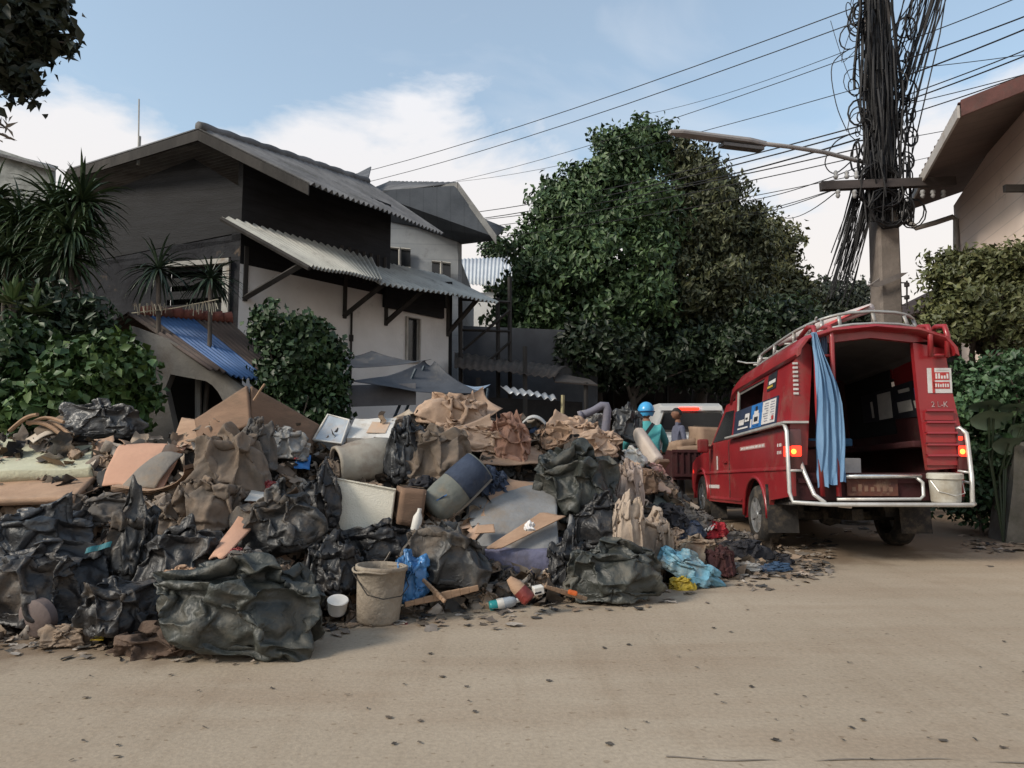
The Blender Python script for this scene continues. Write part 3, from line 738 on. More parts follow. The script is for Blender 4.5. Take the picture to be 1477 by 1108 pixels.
fence = thing('board_fence', 'tall dark board fence on a reddish concrete base beyond the stopped traffic', 'fence', at(960, 640, 21), 0)
FB = mat('fence_boards', (.040, .030, .027), (.022, .018, .017), s=2, rough=.9, wave=('X', 1.1, .4))
mb = LB(); mb.prism([at(835, 560, 20.5), at(1090, 543, 22), at(1090, 604, 22), at(835, 604, 20.5)], (0, .06, 0)); mb.part('board_panel', FB, fence)
mb = LB()
for k in range(7):
    u = 845 + k * 39; Y = 20.3 + k * .23; mb.tube([at(u, 555 - k * 2, Y), at(u, 670, Y)], .05, 5); mb.part('post', TIMB, fence); mb = LB()
mb.tube([at(835, 556, 20.35), at(1090, 540, 21.9)], .045, 4); mb.tube([at(835, 592, 20.35), at(1090, 583, 21.9)], .04, 4)
mb.part('rail', TIMB, fence)
mb = LB(); mb.prism([at(835, 606, 20.4), at(1090, 598, 21.9), at(1090, 680, 21.9), at(835, 680, 20.4)], (0, .2, 0)); mb.part('base_wall', mat('reddish_concrete', (.20, .13, .095), (.12, .085, .065), s=1.4, rough=.95, dirt=.25, dirtc=(.07, .06, .05)), fence)

# small street sign shape hanging in the dark under the tree
sg = thing('green_street_sign', 'small white topped green board standing in the dark under the big tree', 'sign', at(940, 640, 19.8), 0)
mb = LB(); mb.box(at(939, 518, 19.8), (.30, .05, .20), bev=.02); mb.part('top_board', mat('white_board', (.6, .62, .6), s=3, rough=.6), sg)
mb = LB(); mb.box(at(942, 534, 19.8), (.26, .05, .42), bev=.02); mb.part('green_board', mat('green_board', (.03, .09, .06), s=3, rough=.6), sg)
mb = LB(); mb.tube([at(945, 530, 19.9), at(945, 680, 19.9)], .03, 6); mb.part('post', TIMB, sg)

# ---- tarpaulins over the stall in front of the white wall
TARP = mat('grey_blue_tarp', (.062, .068, .08), (.042, .046, .055), s=3, rough=.6, bump=.2, dirt=.2, dirtc=(.13, .12, .11))
TARP2 = mat('faded_blue_tarp', (.22, .29, .38), (.15, .20, .27), s=3, rough=.6, bump=.2, dirt=.2, dirtc=(.2, .18, .15))
st = thing('tarpaulin_stall', 'stall of grey tarpaulins slung on thin poles in front of the white house wall', 'stall', at(570, 640, 9.8), 0)
def sheet(q, n, m, amp, seed, **k):
    return crumple_quad(q, n, m, amp, seed, **k)
def partnp(name, VF, m, root, smooth=True, under=None):
    V, Fc = VF; Mx = (Matrix.Translation(root.location) @ root.rotation_euler.to_matrix().to_4x4()).inverted()
    V = np.asarray(V, float) @ np.array(Mx.to_3x3()).T + np.array(Mx.translation)
    return npobj(name, V, Fc, m, under or root, smooth)
partnp('canopy', sheet([at(478, 520, 10.8), at(535, 511, 11.0), at(622, 526, 10.2), at(490, 536, 9.6)], 40, 16, .03, 3, freq=3, bow=.05), TARP, st)
partnp('canopy', sheet([at(612, 527, 10.2), at(626, 528, 10.2), at(700, 574, 9.7), at(505, 558, 9.3)], 40, 16, .03, 4, freq=3, bow=.08), TARP, st)
partnp('canopy', sheet([at(628, 548, 10.4), at(662, 556, 10.8), at(706, 560, 10.2), at(680, 568, 9.8)], 30, 12, .02, 5, freq=3, bow=.05), TARP2, st)
TUBEB = mat('dark_blue_tube', (.03, .055, .08), s=4, rough=.5); mb = LB()
for (a, e, Y) in (((612, 528), (566, 640), 10.1), ((600, 532), (552, 640), 9.9), ((704, 560), (694, 640), 10.0), ((490, 520), (486, 640), 10.6)):
    mb.tube([at(*a, Y), at(*e, Y)], .022, 6); mb.part('pole', TUBEB, st); mb = LB()
mb = LB(); mb.slab([at(505, 556, 9.7), at(600, 553, 9.7), at(600, 584, 9.7), at(505, 587, 9.7)], .03); mb.part('back_cloth', mat('grey_cloth', (.17, .17, .18), (.12, .12, .13), s=2, rough=.9), st)
mb = MB(); q = [at(722, 557, 10.6), at(800, 571, 10.4), at(803, 577, 9.8), at(733, 566, 9.9)]; corrugated(mb, q, 7, .02, nv=3)
tag(mb.build('roofing_sheet', mat('zinc', (.36, .38, .40), (.24, .25, .27), s=3, rough=.45, metal=.4, dirt=.25), None, True), 'loose bent zinc roofing sheet lying on the dark stall', 'roofing sheet')
mb = MB(); mb.tube([at(812, 570, 9.9), at(811, 600, 9.9), at(812, 690, 9.9)], [.03, .028, .032], 6)
tag(mb.build('bamboo_stake', mat('bamboo', (.34, .30, .17), (.24, .21, .12), s=6, rough=.7)), 'single yellowish bamboo stake upright behind the middle of the heap', 'stake')

# ---- house at the right
rh = thing('siding_house', 'pinkish plank sided house with a steep overhanging brick red roof at right', 'house', (7.0, 10, 0), 0)
SID = mat('pink_siding', (.78, .64, .56), (.70, .57, .495), s=1.0, rough=.85, bump=.1, wave=('Z', 4.4, .7), dirt=.08, dirtc=(.3, .25, .2))
wf = Vector((at(1381, 400, 12.6).x, 12.6, 0)); wd = Vector((-.30, -1, 0)); wn = wf + wd * 6
mb = LB(); mb.prism([up(wf, 0), up(wn, 0), up(wn, 6.6), up(wf, 5.62)], (.15, -.04, 0)); mb.prism([up(wf, 0), up(wf, 5.6), up(wf + Vector((5, -1.5, 0)), 6.8), up(wf + Vector((5, -1.5, 0)), 0)], (0, -.14, 0)); mb.part('wall', SID, rh)
e0 = at(1384, 152, 8.9); e1 = at(1303, 302, 12.9); rise = Vector((3.0, -1.05, .95))
BRK = mat('brick_red_tile', (.11, .05, .045), (.07, .036, .033), s=4, rough=.85, dirt=.22, dirtc=(.08, .06, .055))
mb = LB(); corrugated(mb, [e1 + rise + Vector((0, 0, .03)), e0 + rise + Vector((0, 0, .03)), e0 + Vector((0, 0, .03)), e1 + Vector((0, 0, .03))], 18, .03, nv=3); mb.part('roof', BRK, rh, True)
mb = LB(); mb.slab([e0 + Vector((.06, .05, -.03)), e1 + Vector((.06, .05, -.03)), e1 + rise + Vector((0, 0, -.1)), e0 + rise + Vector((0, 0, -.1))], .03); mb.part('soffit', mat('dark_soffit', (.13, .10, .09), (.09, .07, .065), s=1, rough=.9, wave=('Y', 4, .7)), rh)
mb = LB(); mb.prism([e0, e1, e1 + Vector((0, 0, -.17)), e0 + Vector((0, 0, -.17))], (-.03, .01, 0)); mb.part('fascia', mat('grey_white_fascia', (.42, .40, .38), (.33, .31, .3), s=2, rough=.8, dirt=.2), rh)
mb = LB(); mb.prism([e0 + Vector((0, -.03, .06)), e0 + rise + Vector((0, -.03, .06)), e0 + rise + Vector((0, -.03, -.12)), e0 + Vector((0, -.03, -.16))], (.02, .04, 0)); mb.part('barge_board', BRK, rh)
mb = LB(); mb.tube([at(1300, 308, 12.7), at(1308, 317, 12.6), at(1322, 329, 12.5), at(1350, 321, 12.5), at(1374, 313, 12.45), at(1379, 318, 12.4), at(1379, 420, 12.4)], .05, 8); mb.part('gutter_pipe', mat('grey_pvc', (.36, .34, .32), s=3, rough=.6), rh, True)
mb = LB(); mb.box(at(1474, 272, 9.6), (.5, .06, .1)); mb.part('wall_bracket', TIMB, rh)
# dark roof behind the pole
dr = thing('dark_roofed_shed', 'low shed with a dark sloping roof behind the foot of the utility pole', 'shed', at(1330, 640, 14), 0)
mb = LB(); mb.slab([at(1302, 443, 14.5), at(1400, 395, 14.5), at(1420, 425, 12.8), at(1300, 462, 12.8)], .05); mb.part('roof', mat('dark_brown_sheet', (.05, .035, .032), s=2, rough=.9), dr)
mb = LB(); mb.prism([at(1305, 455, 14.2), at(1420, 430, 14.2), at(1420, 720, 14.2), at(1305, 720, 14.2)], (0, .1, 0)); mb.part('wall', TIMB, dr)
# ================================================================== trees and plants
BARK = mat('bark', (.12, .10, .085), (.06, .05, .042), s=6, rough=.95, bump=.6, bs=25, stretch=(1, 1, .4))
L_BIG = leafmat('tree_leaf', (.060, .105, .038), (.030, .060, .022), .45)
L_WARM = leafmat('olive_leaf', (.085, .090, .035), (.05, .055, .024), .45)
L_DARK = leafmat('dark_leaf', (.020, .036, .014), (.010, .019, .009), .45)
L_BUSH = leafmat('bush_leaf', (.036, .074, .022), (.018, .040, .013), .5)
L_VINE = leafmat('vine_leaf', (.034, .068, .024), (.016, .035, .014), .45)
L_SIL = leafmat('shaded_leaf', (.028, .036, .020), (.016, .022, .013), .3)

def P(u, v, Y): return tuple(at(u, v, Y))
def lobe(u, v, Y, ru, rv, ry): return (P(u, v, Y), (ru * Y / F, ry, rv * Y / F))

L_MID = leafmat('reflection_browned_leaf', (.085, .095, .042), (.045, .052, .026), .5)  # brown tone is a windscreen reflection over the crown, painted into the leaf colour
tree('broadleaf_tree', 'tallest dense green broadleaf tree left of the middle of the lane', 'tree', Vector((at(868, 600, 19.5).x, 19.5, zr(19.5))),
     [lobe(800, 425, 19, 66, 85, 2.0), lobe(830, 330, 19.5, 72, 62, 2.0), lobe(785, 365, 19.2, 50, 44, 1.4), lobe(822, 285, 19.8, 40, 36, 1.3), lobe(905, 250, 20, 46, 52, 1.7), lobe(860, 280, 20, 44, 46, 1.6), lobe(890, 400, 18.5, 84, 95, 2.0),
      lobe(850, 480, 18.8, 90, 45, 1.8), lobe(738, 450, 19.5, 30, 42, 1.1), lobe(918, 196, 20, 24, 20, .8), lobe(885, 215, 20, 28, 24, .8), lobe(948, 205, 20.2, 26, 20, .8), lobe(930, 320, 19.4, 56, 60, 1.8), lobe(770, 500, 19, 60, 30, 1.4)],
     L_BIG, BARK, 900, 50, .42, .185, .5, 3, .26, limbs=14, droop=.55, core=6500, shell=.55)
tree('broadleaf_tree', 'tree with a windscreen reflection painted brown into its fine drooping foliage forming the right half of the big crown', 'tree', Vector((at(1010, 600, 20.5).x, 20.5, zr(20.5))),
     [lobe(1000, 330, 20.2, 70, 82, 2.0), lobe(985, 240, 20.5, 38, 34, 1.1), lobe(1012, 262, 20.5, 30, 24, .8), lobe(1035, 290, 20.6, 36, 38, 1.2), lobe(1065, 370, 20.6, 50, 70, 1.8), lobe(980, 420, 19.6, 84, 85, 2.0), lobe(1050, 440, 20.3, 62, 66, 1.9), lobe(1000, 490, 20, 90, 42, 1.8), lobe(1085, 330, 20.8, 20, 26, .8)],
     L_MID, BARK, 760, 52, .38, .19, .42, 4, .24, limbs=12, droop=.8, core=4500, shell=.55)
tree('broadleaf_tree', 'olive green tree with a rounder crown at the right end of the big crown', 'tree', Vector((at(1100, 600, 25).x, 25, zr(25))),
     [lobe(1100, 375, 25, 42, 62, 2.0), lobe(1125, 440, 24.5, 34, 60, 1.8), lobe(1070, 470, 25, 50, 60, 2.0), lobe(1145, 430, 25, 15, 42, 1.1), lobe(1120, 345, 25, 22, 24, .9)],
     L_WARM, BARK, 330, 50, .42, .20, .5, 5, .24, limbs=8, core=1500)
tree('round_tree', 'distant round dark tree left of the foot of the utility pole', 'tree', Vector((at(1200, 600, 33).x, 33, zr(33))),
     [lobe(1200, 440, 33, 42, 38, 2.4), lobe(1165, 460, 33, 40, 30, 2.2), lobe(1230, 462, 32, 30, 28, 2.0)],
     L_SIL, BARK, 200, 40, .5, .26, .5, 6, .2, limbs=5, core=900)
tree('small_tree', 'pale green treetop peeping over the far sheet metal roof', 'tree', Vector((at(716, 600, 34).x, 34, zr(34))),
     [lobe(716, 362, 34, 20, 13, 1.4), lobe(716, 400, 34, 18, 30, 1.4)], L_BUSH, BARK, 60, 40, .4, .25, .5, 8, .14, limbs=4)
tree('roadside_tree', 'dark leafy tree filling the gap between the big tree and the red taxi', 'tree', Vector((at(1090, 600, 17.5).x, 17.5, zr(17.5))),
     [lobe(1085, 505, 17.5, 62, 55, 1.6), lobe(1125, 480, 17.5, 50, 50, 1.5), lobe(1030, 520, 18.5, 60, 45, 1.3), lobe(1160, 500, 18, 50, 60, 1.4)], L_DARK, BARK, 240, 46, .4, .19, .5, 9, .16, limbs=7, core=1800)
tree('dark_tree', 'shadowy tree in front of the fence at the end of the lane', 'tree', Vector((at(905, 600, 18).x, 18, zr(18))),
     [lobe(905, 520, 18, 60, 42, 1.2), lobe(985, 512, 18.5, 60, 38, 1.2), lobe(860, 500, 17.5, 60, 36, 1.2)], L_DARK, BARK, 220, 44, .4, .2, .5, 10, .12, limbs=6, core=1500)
# leafy branch of a tree that stands beside the photographer at the left
bt = thing('overhanging_tree', 'tree at the left edge whose leafy dark branch hangs into the top corner', 'tree', (-4.1, 4.4, 0), 0)
V, Fc, cc_ = crown([lobe(10, 40, 4.6, 55, 50, .35), lobe(20, 95, 4.6, 34, 45, .3), lobe(-60, 60, 4.6, 80, 90, .5), lobe(-30, -40, 4.6, 90, 60, .5), lobe(72, 62, 4.6, 34, 12, .12), lobe(50, 12, 4.6, 36, 26, .25), lobe(-10, 150, 4.6, 22, 30, .2)], 150, 22, .12, .105, .5, 12, .35, .4, core=250)
partnp('crown', (V, Fc), L_SIL, bt, False)
mb = LB(); limb(mb, (-4.1, 4.4, -.1), tuple(at(-120, 120, 4.5)), .16, .10, 3, .05, 8)
limb(mb, tuple(at(-120, 140, 4.5)), tuple(at(20, 60, 4.6)), .05, .01, 4); limb(mb, tuple(at(-90, 110, 4.5)), tuple(at(102, 62, 4.6)), .03, .004, 5, .05); limb(mb, tuple(at(-120, 160, 4.5)), tuple(at(8, 185, 4.6)), .03, .005, 6)
mb.part('trunk', BARK, bt, True)
V, Fc = leaves(np.array([P(8 + 8 * math.sin(k * 2.1), 168 + k * 3.2, 4.6) for k in range(12)]), np.tile([.5, -.5, .2], (12, 1)), .09, .22, np.random.default_rng(3), .2)
partnp('dry_sprig', (V, Fc), mat('dry_leaf', (.30, .27, .24), (.2, .18, .16), s=3), bt, False)

def rosette(mb, c, n, L, w, seed, up=(0, 0, 1), droop=1.0, lo=-.5):
    rr = random.Random(seed); c = Vector(c)
    for k in range(n):
        az = rr.uniform(0, 2 * math.pi); el = math.asin(rr.uniform(lo, 1.0)); LL = L * rr.uniform(.7, 1.15)
        d = Vector((math.cos(az) * math.cos(el), math.sin(az) * math.cos(el), math.sin(el))); s = d.cross(Vector((0, 0, 1)))
        s = s.normalized() if s.length > .05 else Vector((1, 0, 0))
        V = []; ns = 5; p = c.copy(); dd = d.copy()
        for i in range(ns + 1):
            t = i / ns; ww = w * (math.sin(math.pi * min(1, .18 + t * .8)) ** .8) * (1 - t * .25) * .5
            nrm = s.cross(dd).normalized()
            V += [p - s * ww + nrm * ww * .5, p, p + s * ww + nrm * ww * .5]
            dd = (dd + Vector((0, 0, -.22 * droop * (t + .2)))).normalized(); p = p + dd * LL / ns
        V[-3] = V[-2]; V[-1] = V[-2]
        Fc = []
        for i in range(ns): Fc += [(i * 3, i * 3 + 1, i * 3 + 4, i * 3 + 3), (i * 3 + 1, i * 3 + 2, i * 3 + 5, i * 3 + 4)]
        mb.add([tuple(x) for x in V], Fc)
L_PALM = leafmat('strap_leaf', (.050, .082, .034), (.022, .040, .020), .5, .45)
L_PALMD = leafmat('dark_strap_leaf', (.028, .048, .026), (.015, .027, .017), .4, .45)
def dracaena(heads, base, label, seed, L=.62, w=.055, n=75, m=L_PALM, tr=.038):
    root = thing('dracaena', label, 'palm', base, 0, 'strap leaved palms by the timber house')
    mb = LB()
    for i, h in enumerate(heads): rosette(mb, h, n, L, w, seed + i, droop=1.5, lo=-.75)
    mb.part('crown', m, root)
    mb = LB()
    for i, h in enumerate(heads): limb(mb, Vector(base) + Vector((.12 * i, 0, -.1)), Vector(h), tr, tr * .7, seed + i, .03, 7)
    mb.part('trunk', BARK, root, True)
    return root
def dbase(u, Y): p = at(u, 600, Y); return (p.x, Y, 0)
dracaena([P(102, 335, 8.9), P(118, 292, 9.0), P(82, 300, 9.1), P(95, 372, 8.95), P(60, 330, 9.2)], dbase(98, 8.9), 'tall strap leaved palm with a drooping skirt of leaves and one bare pale stem', 20, .66, .05, 130)
dracaena([P(30, 320, 9.2), P(-10, 290, 9.3), P(12, 370, 9.1), P(45, 365, 9.3), P(-25, 340, 9.2)], dbase(28, 9.2), 'strap leaved palm cut by the left edge of the photo', 30, .62, .05, 120)
dracaena([P(228, 388, 8.9)], dbase(230, 8.9), 'smaller spiky palm in front of the louvred window', 40, .56, .035, 85, L_PALMD)
dracaena([P(303, 402, 9.1)], dbase(302, 9.1), 'smaller spiky palm at the corner of the white wall', 50, .52, .035, 80, L_PALMD)
# hanging dry stalks under the two small palms
root = thing('dry_stalks', 'pale dry flower stalks hanging above the red ridge tiles', 'plant', at(260, 455, 8.85), 0)
mb = LB(); rr = random.Random(4)
for k in range(46):
    u = 195 + k * 2.6 + rr.uniform(-1, 1); v0 = 440 + rr.uniform(-3, 3) - max(0, (u - 270)) * .12
    if 240 < u < 268: continue
    mb.tube([at(u, v0, 8.85), at(u + rr.uniform(-3, 3), v0 + rr.uniform(8, 17), 8.82)], .006, 3)
mb.tube([at(190, 452, 8.86), at(250, 445, 8.86), at(315, 432, 8.86)], .008, 4)
mb.part('stalk', mat('dry_stalk', (.36, .33, .25), (.24, .2, .15), s=4), root)
bm_ = thing('bromeliad', 'low plant with upturned pale tipped leaves left of the big palm', 'plant', at(22, 455, 8.4), 0)
mb = LB(); rosette(mb, at(18, 440, 8.4), 46, .42, .075, 61, droop=.5, lo=.1); rosette(mb, at(48, 452, 8.3), 26, .36, .07, 62, droop=.5, lo=-.1); mb.part('leaf', leafmat('pale_strap', (.12, .17, .07), (.05, .09, .035), .4), bm_)
mb = LB(); mb.tube([at(20, 440, 8.4), at(20, 640, 8.4)], .05, 6); mb.part('stem', BARK, bm_)

def bush(label, lobes, m, clumps, per, crad, size, aspect, seed, base, cat='bush', name='bush', core=600, droop=.45):
    root = thing(name, label, cat, base, 0)
    V, Fc, cc = crown(lobes, clumps, per, crad, size, aspect, seed, droop, .55, core=core)
    partnp('foliage', (V, Fc), m, root, False)
    mb = LB(); rr = random.Random(seed)
    for k in range(6): limb(mb, Vector(base) + Vector((rr.uniform(-.2, .2), rr.uniform(-.1, .1), -.05)), Vector(cc[rr.randrange(len(cc))]), .03, .008, seed + k, .1, 5)
    mb.part('stem', BARK, root)
    return root
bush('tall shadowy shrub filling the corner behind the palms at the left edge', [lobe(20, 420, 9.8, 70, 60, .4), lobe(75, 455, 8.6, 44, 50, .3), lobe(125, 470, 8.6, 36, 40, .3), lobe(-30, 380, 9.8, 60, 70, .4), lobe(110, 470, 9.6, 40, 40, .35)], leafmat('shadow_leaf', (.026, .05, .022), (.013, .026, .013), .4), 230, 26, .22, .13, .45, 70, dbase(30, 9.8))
bush('dark green leafy bush at the left edge above the pale foam block', [lobe(10, 510, 7.6, 55, 50, .45), lobe(45, 490, 7.7, 25, 30, .3), lobe(-40, 540, 7.6, 60, 70, .5), lobe(5, 570, 7.4, 60, 45, .4)], L_BUSH, 170, 26, .16, .105, .62, 71, dbase(10, 7.6))
bush('brighter green bush with broad round leaves in front of the outbuilding', [lobe(140, 540, 7.5, 62, 55, .45), lobe(95, 575, 7.3, 60, 40, .4), lobe(180, 560, 7.6, 40, 62, .4), lobe(60, 600, 7.2, 50, 30, .35), lobe(165, 505, 7.6, 36, 28, .3), lobe(110, 520, 7.5, 36, 26, .3)], leafmat('broad_leaf', (.064, .118, .033), (.028, .062, .018), .5), 260, 24, .16, .115, .7, 72, dbase(140, 7.5))
bush('dense climbing vine covering a stump between the blue roof sheet and the white wall', [lobe(405, 475, 8.9, 46, 36, .4), lobe(445, 500, 9.0, 42, 40, .4), lobe(425, 540, 8.9, 58, 50, .45), lobe(455, 580, 8.9, 42, 45, .4), lobe(400, 600, 8.8, 45, 36, .35), lobe(478, 545, 9.1, 20, 55, .3)], L_VINE, 330, 30, .15, .088, .7, 73, dbase(430, 9.0), 'vine', 'vine', core=900)
# right hand side
tree('garden_tree', 'bushy olive garden tree in front of the pinkish plank siding', 'tree', Vector((7.2, 10.3, 0)),
     [lobe(1400, 405, 10, 48, 42, .7), lobe(1440, 390, 10, 50, 36, .7), lobe(1385, 455, 9.8, 44, 42, .7), lobe(1440, 460, 9.8, 60, 55, .8), lobe(1500, 420, 9.8, 60, 60, .8), lobe(1352, 400, 10, 20, 10, .2), lobe(1360, 372, 10.2, 24, 9, .2)],
     leafmat('olive_garden_leaf', (.095, .105, .04), (.05, .06, .025), .4), BARK, 330, 34, .2, .105, .45, 81, .11, limbs=8, core=1600, droop=.3)
bush('thick green creeper hedge filling the verge beside the right flank of the red taxi', [lobe(1420, 560, 9.2, 50, 45, .6), lobe(1470, 555, 9.0, 55, 50, .6), lobe(1405, 610, 9.0, 40, 40, .5), lobe(1450, 640, 9.0, 60, 50, .5), lobe(1520, 640, 8.8, 60, 80, .6), lobe(1425, 690, 9.2, 45, 60, .5), lobe(1395, 690, 9.6, 40, 70, .5)], leafmat('creeper_leaf', (.05, .10, .042), (.024, .055, .024), .4), 420, 26, .19, .095, .6, 82, (6.3, 9.2, 0), 'hedge', 'creeper_hedge', core=2600)
root = thing('taro_plant', 'plant with a few very large grey green leaves right of the taxi tail lamp', 'plant', (6.0, 8.55, 0), 0)
mb = LB(); ms = LB(); rr = random.Random(3)
for (u, v, w_, h_, t) in ((1433, 604, 30, 15, -.2), (1468, 588, 24, 9, .3), (1455, 640, 20, 15, .2), (1426, 585, 24, 8, -.4), (1474, 618, 16, 16, .5)):
    c = at(u, v, 8.5); s = 8.5 / F; V = []; n = 18
    for k in range(n):
        a = 2 * math.pi * k / n; r = (1 - .35 * (math.cos(a - math.pi / 2 - t) > .86)) * (1 + .28 * max(0, math.cos(a + math.pi / 2 - t)) ** 4)
        V.append(c + Vector((math.cos(a) * w_ * s * r, -.12 * math.sin(a) + .04 * math.cos(2 * a), math.sin(a) * h_ * s * r * .9)))
    V.append(c + Vector((0, .05, 0))); mb.add(V, [(k, (k + 1) % n, n) for k in range(n)])
    ms.tube([c, c.lerp(Vector((6.0, 8.6, .1)), .5) + Vector((0, .1, .15)), Vector((6.0, 8.6, 0))], .014, 5)
mb.part('leaf', leafmat('large_leaf', (.11, .16, .11), (.07, .11, .075), .25), root, True); ms.part('stem', L_DARK, root)
mb = MB(); b0 = at(1470, 783, gy(783))
prof = [(-.16, -.0, 0), (.30, 0, 0), (.30, 0, 1.25), (.02, 0, 1.2), (-.03, 0, .7)]
mb.prism([b0 + Vector(p) for p in prof], (.12, .5, 0))
tag(mb.build('gate_post', mat('mossy_concrete', (.17, .165, .15), (.10, .10, .09), s=3, rough=.95, bump=.4, dirt=.3, dirtc=(.07, .075, .055))), 'weathered grey concrete post with a sloped edge at the lower right edge', 'post')

# ================================================================== utility pole and wires
PY = 11.5
pole = thing('utility_pole', 'tall square concrete utility pole wrapped in a thick tangle of black cables', 'utility pole', (at(1283, 640, PY).x, PY, 0), 0)
CONC = mat('pole_concrete', (.20, .17, .15), (.14, .12, .105), s=3, rough=.9, bump=.3, dirt=.2, dirtc=(.13, .11, .095))
mb = LB(); pb = pole.location.copy(); ptop = Vector((at(1257, -230, PY).x, PY, at(1257, -230, PY).z))
for i in range(12):
    a, e = pb.lerp(ptop, i / 12), pb.lerp(ptop, (i + 1) / 12); ra, re = .20 - .05 * i / 12, .20 - .05 * (i + 1) / 12
    V = [a + Vector((x * ra, y * ra, 0)) for x, y in ((-.8, -1), (.8, -1), (1, -.8), (1, .8), (.8, 1), (-.8, 1), (-1, .8), (-1, -.8))] + [e + Vector((x * re, y * re, 0)) for x, y in ((-.8, -1), (.8, -1), (1, -.8), (1, .8), (.8, 1), (-.8, 1), (-1, .8), (-1, -.8))]
    mb.add(V, [(k, (k + 1) % 8, 8 + (k + 1) % 8, 8 + k) for k in range(8)])
mb.part('pole', CONC, pole)
STEEL = mat('dark_steel', (.045, .04, .04), (.03, .027, .027), s=4, rough=.7)
mb = LB(); ca, cb = at(1184, 269, 11.15), at(1376, 262, 11.15); mid_ = (ca + cb) / 2
mb.box(mid_, ((cb - ca).length, .12, .14), (0, math.atan2(-(cb.z - ca.z), cb.x - ca.x), 0)); mb.part('crossarm', mat('crossarm_timber', (.07, .058, .055), (.04, .034, .033), s=5, rough=.85, stretch=(.3, 1, 1)), pole)
mb = LB(); INS = mat('insulator', (.30, .30, .30), (.2, .2, .2), s=6, rough=.4)
for u, dz in ((1206, 1), (1222, 1), (1236, 1), (1208, -1), (1232, -1), (1330, -1), (1345, -1), (1360, -1)):
    p = at(u, 266, 11.12) + Vector((0, 0, .09 * dz)); mb.lathe([(0, 0), (.03, .01), (.045, .05), (.025, .07), (.04, .1), (.02, .14), (0, .15)], 8, Matrix.Translation(p) @ Matrix.Diagonal((1, 1, dz, 1))); mb.part('insulator', INS, pole, True); mb = LB()
mb = LB()
for (uv, r_) in (((1283, 180), .19), ((1283, 300), .185)): mb.lathe([(r_ + .01, -.04), (r_ + .03, -.04), (r_ + .03, .04), (r_ + .01, .04)], 12, Matrix.Translation(at(1276 + (uv[1] / 60), uv[1], PY))); mb.part('clamp_band', STEEL, pole); mb = LB()
mb = LB(); mb.prism([at(1266, 402, 11.25), at(1251, 413, 11.2), at(1267, 413, 11.25)], (.02, -.02, 0)); mb.prism([at(1250, 412, 11.2), at(1268, 406, 11.2), at(1297, 394, 11.2), at(1310, 393, 11.2), at(1297, 402, 11.2), at(1268, 414, 11.2)], (0, .015, 0)); mb.part('sign_plate', mat('worn_plate', (.17, .15, .14), (.12, .105, .1), s=4, rough=.8), pole)
mb = LB()
for v in (408, 428, 440): mb.tube([at(1296, v, 11.4), at(1310, v, 11.3)], .012, 5)
mb.tube([at(1308, 405, 11.3), at(1308, 446, 11.3)], .015, 5)
for v in (411, 429): mb.box(at(1308, v, 11.28), (.07, .06, .07), bev=.015)
mb.part('service_bracket', STEEL, pole)

BLACK = mat('black_cable', (.013, .0125, .014), (.009, .0085, .0095), s=5, rough=.65)
# the tangle: hundreds of strands that wrap, loop and drop; nobody could count them
def polex(v): return 1264 + (v + 60) / 500 * 19
rr = random.Random(9)
mb = LB()
for k in range(480):
    side = rr.gauss(0, 1); v0 = rr.uniform(-220, 230); v1 = v0 + rr.uniform(60, 190)
    if v1 > 320: v1 = 320
    pts = []; ph = rr.uniform(0, 6); am = rr.uniform(1, 5); off = side * rr.uniform(6, 22); fq_ = rr.uniform(2, 6); dp_ = .10 + abs(rr.gauss(0, .13))
    wide = lambda v: .58 + .42 * min(1, max(0, (v - 10) / 130))
    for i in range(10):
        t = i / 9; v = v0 + (v1 - v0) * t
        u = polex(v) - 4 + off * (1 - .25 * t) * wide(v) + am * math.sin(ph + t * fq_); u = max(polex(v) - 44 * wide(v), min(polex(v) + 36 * wide(v), u))
        pts.append(at(u, v, PY - .08 - dp_ * (.7 + .3 * math.sin(ph * 2 + t * 4))))
    mb.tube(pts, rr.choice((.009, .012, .016, .022)), 5, cap=False)
for k in range(70):       # coils
    v = rr.uniform(0, 310); c = at(polex(v) + rr.choice((-1, 1)) * rr.uniform(15, 42), v, PY - .2 + rr.uniform(-.15, .2)); r_ = rr.uniform(.06, .24); tl = rr.uniform(0, 3)
    mb.tube([c + Vector((r_ * math.cos(a) * math.cos(tl), r_ * math.cos(a) * math.sin(tl), r_ * 1.25 * math.sin(a))) for a in np.linspace(0, 6.283, 13)], rr.choice((.008, .012, .016)), 4, cap=False)
cb_ = mb.part('cable_tangle', BLACK, pole); cb_['kind'] = 'stuff'
mb = LB()                 # two big coils under the crossarm
for (u, v, ru, rv, n) in ((1283, 300, 26, 26, 9), (1270, 270, 30, 34, 8)):
    for k in range(n):
        c = at(u + rr.uniform(-3, 3), v + rr.uniform(-3, 3), PY - .3 - .015 * k); s = PY / F
        mb.tube([c + Vector(((ru + rr.uniform(-4, 4)) * s * math.cos(a), .03 * math.sin(2 * a), (rv + rr.uniform(-4, 4)) * s * math.sin(a))) for a in np.linspace(0, 6.283, 17)], .013, 4, cap=False)
mb.part('cable_coil', BLACK, pole)
mb = LB()                 # strands dropping to lower left, and a few upper right
for k in range(85):
    u0 = polex(280) + rr.uniform(-48, -12); v0 = 270 + rr.uniform(-10, 25); t = rr.random(); ln = rr.uniform(60, 155)
    u1 = u0 - 8 - ln * .22 * rr.uniform(.6, 1.2); v1 = v0 + ln
    mb.tube([at(u0, v0, PY - .2), at(u0 * .55 + u1 * .45 + rr.uniform(-2, 3), (v0 + v1) / 2, PY - .15), at(u1, v1, PY + rr.uniform(-.1, .5))], rr.choice((.006, .008, .012)), 3, cap=False)
